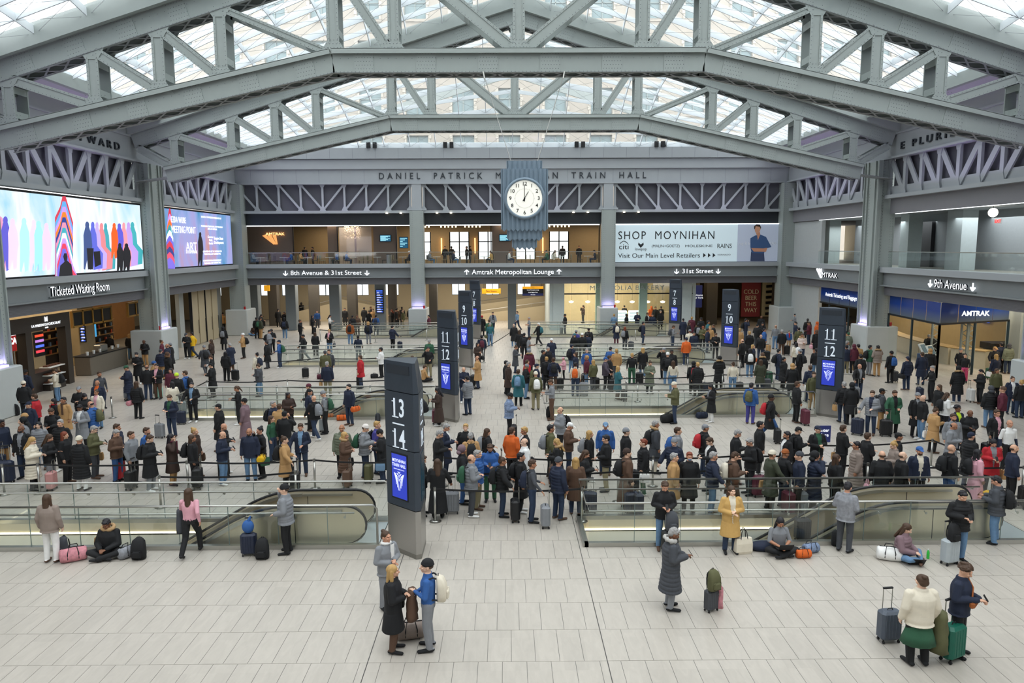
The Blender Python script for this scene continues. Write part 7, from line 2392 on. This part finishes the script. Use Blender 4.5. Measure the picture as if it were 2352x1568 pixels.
def gather(o):
    v, f, mi = lod(o.data); n = len(cr.v); M = o.matrix_world; cr.v += [tuple(M @ c) for c in v]; cr.f += [tuple(i + n for i in q) for q in f]
    loc = []
    for sl in o.material_slots:
        m_ = sl.material
        if m_ is None: loc.append(0); continue
        if m_.name not in cidx: cidx[m_.name] = len(cmats); cmats.append(m_)
        loc.append(cidx[m_.name])
    cr.mi += [loc[min(i, len(loc) - 1)] for i in mi]
    for ch in KIDS.get(o.name, ()): gather(ch)
def wipe(o):
    for ch in list(KIDS.get(o.name, ())): wipe(ch)
    bpy.data.objects.remove(o)
for d, o in list(PHONES):
    if o.name in farset: PHONES.remove((d, o)); bpy.data.objects.remove(d)
farbags = [(b, o) for b, o, f_, c_ in BAGS if o.name in farset]
BAGS = [q for q in BAGS if q[1].name not in farset]
FARB = {}
for p in far: gather(p['o'])
for b, o in farbags:
    if not b.name.startswith('suitcase'):
        for ch in KIDS.get(b.name, ()): gather(ch)
        wipe(b)
    else:
        r_, c_ = place_words(b.location.x, b.location.y); FARB[(r_, c_)] = FARB.get((r_, c_), 0) + 1
        b['label'] = 'dark suitcase beside a distant traveller, %s, %s%s' % (r_, c_, ('', ', second one', ', third one', ', fourth one', ', fifth one')[min(4, FARB[(r_, c_)] - 1)]); b['group'] = 'suitcases among the farthest travellers'
crowd = cr.obj('crowd', cmats, None, smooth=True, kind='stuff')
crowd['label'] = 'distant travellers at the back of the hall and in the lounge, too small to tell apart'; crowd['category'] = 'crowd'
for p in far: wipe(p['o'])
PEOPLE = [p for p in PEOPLE if p not in far]
# ---- labels that single each traveller out
def desc(p, full=True):
    c = p['coat']; inner = c[4:6] if len(c) >= 6 and c[3] == 'o' else None
    s = 'person in ' + p['short'].strip()
    if inner: s += ' over ' + CN.get(inner, 'pale')
    h = HAIRN[p['hk']]
    hn = {'bk': 'black', 'br': 'brown', 'bl': 'blond', 'gy': 'grey', 'rd': 'red', 'mv': 'mauve', 'sk': 'bare', 'tn': 'tan'}.get(p['hc'], CN.get(p['hc'], 'dark'))
    h = (h % hn) if '%s' in h else h
    return s + ', ' + h
def words_n(s): return len(s.replace('-', ' ').split())
used = {}
todo = [p for p in PEOPLE if not p['o']['label']]
for p in todo:
    row, col = place_words(p['x'], p['y']); p['row'], p['col'] = row, col
    p['d0'] = desc(p)
def uniq(cands):
    for c in cands:
        if words_n(c) <= 16 and c not in used: return c
    return None
groups = {}
for p in todo: groups.setdefault((p['d0'], p['row'], p['col']), []).append(p)
for key, ps in groups.items():
    ps.sort(key=lambda p: p['x'])
    for k, p in enumerate(ps):
        d0, row, col = key
        po = POSEN[p['pose']] or {0: 'facing out', 180: 'seen from behind', -90: 'facing left', 90: 'facing right'}.get(p['face'], '')
        bagw = ''
        for e in p['extras']:
            if e[0] == 'B': bagw = '%s backpack' % CN.get(e[1:3], 'dark')
            elif e[0] == 'K': bagw = '%s suitcase' % CN.get(e[1:3], 'dark')
        cands = ['%s, %s, %s %s' % (d0, bagw, row, col)] if bagw else []
        cands += ['%s, %s, %s %s' % (d0, POSEN[p['pose']], row, col)] if POSEN[p['pose']] else []
        cands += ['%s, %s %s' % (d0, row, col), '%s, %s legs, %s %s' % (d0, CN.get(p['legs'], 'dark'), row, col)]
        lg = CN.get(p['legs'], 'dark')
        cands += ['%s, %s %s, %s' % (d0, row, col, w) for w in (lg + ' trousers', 'the slimmer one', 'the one further right', 'the one nearer the back wall')]
        c = uniq(cands) or uniq([x.replace('person in ', '') for x in cands]) or cands[-1]
        if words_n(c) > 16: c = c.replace(' of aisle', '').replace('between second and third', 'by third')
        used[c] = 1; p['o']['label'] = c
byo = {p['o'].name: p for p in PEOPLE}
ubag = {}
for b, o, fmt, cc in BAGS:
    p = byo[o.name]; col = CN.get(cc, 'dark')
    kind = b.name.split('.')[0].replace('_', ' ')
    verb = {'backpack': 'worn by', 'suitcase': 'beside', 'duffel bag': 'carried by', 'tote bag': 'held by'}[kind]
    kn = {'duffel bag': 'holdall', 'tote bag': 'hand bag'}.get(kind, kind)
    row, ccol = place_words(p['x'], p['y'])
    hn = {'bk': 'black', 'br': 'brown', 'bl': 'blond', 'gy': 'grey', 'rd': 'red'}.get(p['hc'], CN.get(p['hc'], 'dark'))
    hw = {'s': hn + ' hair', 'l': 'long %s hair' % hn, 'u': 'tied-up hair', 'p': 'ponytail', 'n': 'bald head', 'B': hn + ' beanie', 'C': hn + ' cap', 'H': 'hood', 'F': 'curls'}[p['hk']]
    base = '%s %s %s %s, %s, %s %s' % (col, kn, verb, p['short'].strip(), hw, row, ccol)
    alts = [base, base.replace(row, 'level with ' + row), '%s, %s' % (base, {0: 'front view', 180: 'rear view', -90: 'owner facing left', 90: 'owner facing right'}.get(p['face'], 'owner turned')), 'small ' + base, 'plain ' + base, 'upright ' + base]
    alts += [a_.replace(p['short'].strip(), COATN[p['coat'][0]]) for a_ in alts] + [a_.replace(p['short'].strip() + ', ', '') for a_ in alts]
    for c in alts:
        if words_n(c) <= 16 and c not in ubag: break
    ubag[c] = 1; b['label'] = c
for d, o in PHONES:
    p = byo[o.name]
    if p['y'] > 27 or p['z0'] > 0: bpy.data.objects.remove(d); continue
    l = o['label'].replace('person in ', '').split(',')
    d.name = 'phone'; d['category'] = 'phone'; d['group'] = 'phones in hands'
    row, ccol = place_words(p['x'], p['y'])
    cs = ['dark phone held by the %s,%s %s' % (l[0], (l[1] + ',') if len(l) > 2 else '', row + ' ' + ccol), 'dark phone, %s,%s %s' % (l[0], (l[1] + ',') if len(l) > 2 else '', ccol), 'phone, %s, %s' % (l[0], ccol)]
    cs = [c_ for c_ in cs if words_n(c_) <= 16 and c_ not in ubag] or cs[-1:]
    ubag[cs[0]] = 1
    d['label'] = cs[0] if p in todo else 'dark phone in hands of %s' % ' '.join(o['label'].split()[:8])
index_kids()

# ---------------------------------------------------------------- special clothing and belongings in the foreground
def child_mesh(o, name, mb, m_, **kw):
    c = mb.obj(name, m_, o, **kw); return c
def by_label(s):
    for p in PEOPLE:
        if p['o']['label'].startswith(s): return p['o']
def drape(o, loc, w, d, h, m_, name='folded_coat'):
    """a coat hanging over an arm: lumpy tapering cloth"""
    m = MB(); rings = []
    rnd = random.Random(5)
    for i in range(9):
        t = i / 8; z = -t * h
        rings.append([V(loc[0] + (w * (.7 + .45 * t)) * math.cos(2 * PI * k / 14) * (1 + .12 * rnd.uniform(-1, 1)), loc[1] + d * (.8 + .3 * t) * math.sin(2 * PI * k / 14) * (1 + .15 * rnd.uniform(-1, 1)), loc[2] + z) for k in range(14)])
    m.loft(rings); return m.obj(name, m_, o, smooth=True)
o = by_label('person in pink top'); drape(o, (.27, -.12, 1.15), .10, .13, .6, cloth('dg'))
B_ = ground(415, 1200)
o = by_label('person in bright blue'); drape(o, (-.02, -.27, 1.16), .16, .09, .55, cloth('br'))
pb = near[6]; bag('backpack', 'cr', (pb[0] + .17, pb[1] + .0, 1.0), -PI / 2 - PI + PI, 'cream and blue backpack with red zips worn by the person in blue', 1.05, worn=True); 0
o = by_label('blonde person'); m = MB(); m.tube([(-.16, .1, 1.42), (-.02, -.14, 1.3), (.12, -.16, 1.1), (.24, -.1, .9)], .008, 5); m.obj('bag_strap', M_BLK, o); MB().rbox(.2, .34, -.16, -.08, .75, .92, .02).obj('crossbody_bag', M_BLK, o)
g = ground(942, 1470); bag('duffel_bag', 'tp', (g.x, g.y + .1, 0), .25, 'taupe weekend bag with handles on the floor between the three talkers', 1.15)
o = by_label('person in cream jacket')
m = MB(); rings = [[V((.15 + .10 * t) * math.cos(2 * PI * k / 24) * (1 + .06 * t * (k % 2)), (.11 + .09 * t) * math.sin(2 * PI * k / 24) * (1 + .06 * t * (k % 2)), .86 - .42 * t) for k in range(24)] for t in (0, .3, .6, 1)]
m.loft(rings); m.obj('green_skirt', cloth('gn'), o, smooth=True); drape(o, (-.33, -.05, 1.0), .13, .16, .75, cloth('ol'), 'olive_coat')
o = by_label('curly-haired'); m = MB(); m.tube([(.14, -.05, 1.45), (.05, -.16, 1.32), (-.1, -.19, 1.16)], .014, 6); m.rbox(-.2, .06, -.25, -.17, 1.02, 1.14, .025); m.obj('waist_bag', cloth('rt'), o)
def ncase(px, py, code, label, rz=0, sc=1.0, kind='suitcase'):
    g = ground(px, py); return bag(kind, code, (g.x, g.y, 0), rz, label, sc)
ncase(2185, 1515, 'em', 'big teal green suitcase standing between the two in the right foreground', .45, 1.15)
ncase(2040, 1472, 'sb', 'slate blue-grey suitcase with tall handle at the right foreground edge group', .1, 1.05)
g = ground(2068, 1470); bag('duffel_bag', 'ol', (g.x + .28, g.y - .05, .25), .1, 'olive roll bag strapped to the slate suitcase in the right foreground', .6)
ncase(1633, 1402, 'dg', 'charcoal carry-on standing alone on the open floor with bags on it', .5, .78)
g = ground(1633, 1402); bag('backpack', 'ol', (g.x - .02, g.y - .02, .5), PI + .5, 'olive backpack riding on the lone charcoal carry-on', .95)
m = MB(); rr = random.Random(2)
m.loft([[V((.035 + .02 * (1 - z)) * math.cos(a) + .19 + .02 * rr.uniform(-1, 1), -.02 + .045 * math.sin(a) + .015 * rr.uniform(-1, 1), z) for a in [2 * PI * k / 10 for k in range(10)]] for z in (.06, .16, .27, .38, .48, .56)])
sc1 = m.obj('scarf', cloth('pf'), None, smooth=True); sc1.location = (g.x, g.y, 0); sc1['label'] = 'pink patterned scarf hanging down the lone charcoal carry-on'; sc1['category'] = 'scarf'
ncase(2180, 1295, 'sl', 'silver-blue hard suitcase held by the person in black quilted jacket', .3, 1.05)
g = ground(2180, 1295); bag('backpack', 'bk', (g.x, g.y + .02, .6), PI + .3, 'black backpack riding on the silver-blue suitcase', .95)
ncase(1538, 1270, 'bk', 'black carry-on under the green backpack by the nearest right railing', .2, 1.0)
g = ground(1538, 1270); bag('backpack', 'dg', (g.x, g.y, .63), PI + .2, 'dark green square backpack standing on the black carry-on', 1.05)
g = ground(1706, 1270); bag('tote_bag', 'cr', (g.x, g.y, 0), .2, 'cream canvas bag on the floor beside the shearling coat', 1.35)
ncase(1842, 1242, 'bk', 'black suitcase with raised handle beside the person with a laptop', .1, 1.0)
g = ground(1845, 1280); bag('duffel_bag', 'or', (g.x, g.y, 0), .1, 'coral red small bag on the floor by the laptop user', .75)
g = ground(1862, 1268); bag('duffel_bag', 'pl', (g.x, g.y, 0), .3, 'patterned floral bag behind the coral bag', .85)
g = ground(1755, 1262); m = MB(); ellipsoid(m, (0, 0, .1), (.42, .2, .13)); q = m.obj('coat_on_floor', cloth('nv'), None, smooth=True); q.location = (g.x, g.y, 0); q['label'] = 'navy coat heaped on the floor beside the laptop user'; q['category'] = 'coat'
g = ground(2042, 1285); bag('duffel_bag', 'wh', (g.x, g.y, 0), -.35, 'white canvas holdall with black straps on the floor, right', 1.15)
g = ground(1918, 1250); bag('backpack', 'bk', (g.x, g.y, 0), PI, 'black backpack leaning on the right railing behind the mottled jacket', .85)
def laptop(px, py, rz, label, z=0.0, op=1.9):
    g = ground(px, py); t = thing('laptop', label, 'laptop', (g.x, g.y, z), rz, 'laptops on laps and floor')
    MB().rbox(-.17, .17, -.12, .12, 0, .018, .006).obj('keyboard_half', M_BLK, t)
    m = MB(); m.beam((0, .12, .015), (0, .12 + .23 * math.cos(op - 1.0), .015 + .23 * math.sin(op - 1.0)), .34, .012); m.obj('screen_half', M_BLK, t); return t
laptop(2100, 1292, PI * .95, 'open dark laptop on the floor in front of the taupe jacket')
laptop(1798, 1278, PI, 'laptop with stickers on the lap of the sitting grey sweater', .22)
g = ground(2131, 1282); t = thing('bottle', 'green plastic bottle on the floor beside the open laptop', 'bottle', (g.x, g.y, 0))
MB().loft([[(r_ * math.cos(2 * PI * k / 12), r_ * math.sin(2 * PI * k / 12), z_) for k in range(12)] for z_, r_ in ((0, .03), (.01, .034), (.15, .034), (.2, .02), (.22, .013))]).obj('bottle_body', mat('green_plastic', '35c046', .2, emit=.1), t, smooth=True); MB().disc((0, 0), .015, .22, .245, 10).obj('bottle_cap', M_WHT, t)
g = ground(170, 1287); bag('duffel_bag', 'pf', (g.x, g.y, 0), .5, 'pink dotted duffel bag on the floor by the left railing', 1.2)
g = ground(295, 1278); bag('duffel_bag', 'cm', (g.x, g.y, 0), 1.1, 'multicoloured floral bag beside the sitting person, left railing', 1.0)
g = ground(333, 1272); bag('backpack', 'bk', (g.x, g.y - .2, 0), PI, 'big black backpack standing against the nearest left railing', 1.15)
g = ground(153, 1268); bag('backpack', 'dg', (g.x, g.y, 0), PI - .5, 'dark bag behind the pink dotted duffel at the left railing', .95)
g = ground(228, 1260); bag('tote_bag', 'og', (g.x, g.y + .1, 0), .1, 'tan paper bag behind the sitting person at the left railing', .9)
ncase(573, 1275, 'nv', 'navy cabin case under a bright blue plastic bag, left railing', .1, .95)
g = ground(573, 1275); m = MB(); ellipsoid(m, (0, 0, .16), (.15, .12, .17)); capsule(m, (0.02, 0, .3), (.07, 0, .42), .05, .02); q = m.obj('plastic_bag', cloth('bl'), None, smooth=True); q.location = (g.x, g.y, .6); q['label'] = 'bright blue plastic bag tied on the navy cabin case'; q['category'] = 'bag'
MATS['cloth_bl2'] = q.data.materials[0]
g = ground(609, 1275); bag('backpack', 'bk', (g.x, g.y - .1, 0), PI, 'black backpack on the floor between cabin case and grey jacket', 1.1)
# bags standing on the floor between the queues
for px, py, k, c, l, sc_ in ((702, 868, 'suitcase', 'bk', 'black suitcase standing alone near the red coat', 1.0), (738, 870, 'duffel_bag', 'mr', 'maroon leather holdall on the floor near the red coat', 1.0), (860, 868, 'duffel_bag', 'bk', 'black holdall on the floor behind the red coat', .9),
                        (1534, 970, 'duffel_bag', 'bk', 'tall black wrapped bag behind the second right railing', 1.3), (1612, 960, 'duffel_bag', 'nv', 'navy and white holdall with tan bag on top', 1.0), (1265, 960, 'backpack', 'bk', 'black backpack pile with red bottle, at the right railing end', 1.2),
                        (785, 965, 'duffel_bag', 'or', 'orange bag on the floor by the second left escalator', .9), (755, 962, 'duffel_bag', 'rt', 'rust brown bag on the floor by the second left escalator', .9), (868, 968, 'backpack', 'dg', 'dark pack lying by the 13-14 pillar back', .8),
                        (33, 955, 'backpack', 'bk', 'black hiking pack against the left column plinth', 1.2), (605, 750, 'suitcase', 'bk', 'black suitcase by the rear left concourse column', 1.0), (725, 803, 'suitcase', 'dg', 'striped dark suitcase before the farthest left railing', 1.0),
                        (1450, 1178, 'suitcase', 'nv', 'navy fabric suitcase behind the nearest right railing', 1.0), (1742, 1140, 'suitcase', 'mr', 'maroon fabric suitcase seen through the nearest right railing', 1.1), (15, 1110, 'suitcase', 'nv', 'large navy suitcase with red stripe at the left edge', 1.25)):
    g = ground(px, py); bag(k, c, (g.x, g.y, 0), .2, l, sc_)
t = thing('enter_sign', 'blue ENTER HERE sign board standing in the near queue', 'sign', tuple(ground(1888, 1062)))
B(-.25, .25, -.02, .02, .75, 1.35).obj('sign_board', M_NAVY, t); text('letters', 'Enter\nHere', .17, M_SIGNW, (0, -.03, 1.1), FRONT, t, .003); MB().tube([(0, 0, 0), (0, 0, .75)], .02, 6).obj('sign_pole', M_STAIN, t); MB().disc((0, 0), .16, 0, .02).obj('sign_base', M_STAIN, t)

# ---------------------------------------------------------------- lettering becomes mesh
bpy.data.scenes.remove(SC2)
dg = bpy.context.evaluated_depsgraph_get(); dg.update()
for o, fit in TEXTS:
    me = bpy.data.meshes.new_from_object(o.evaluated_get(dg))
    n = bpy.data.objects.new('_t', me); C.objects.link(n)
    n.location = o.location; n.rotation_euler = o.rotation_euler; n.scale = o.scale; n.parent = o.parent
    if o.data.extrude > .03 and len(me.materials):
        me.materials.append(M_LET); me.polygons.foreach_set('material_index', [0 if abs(p.normal.z) > .7 else 1 for p in me.polygons])
    if fit and len(me.vertices):
        xs = [v.co.x for v in me.vertices]; n.scale = (fit / (max(xs) - min(xs)), 1, 1)
    for k in o.keys():
        if k not in ('cycles',): n[k] = o[k]
    for ch in [c for c in bpy.data.objects if c.parent == o]:
        ch.parent = n; ch.matrix_parent_inverse = Matrix.Identity(4)
    nm = o.name; bpy.data.objects.remove(o); n.name = nm
for me in list(bpy.data.meshes):
    if me.users == 0: bpy.data.meshes.remove(me)
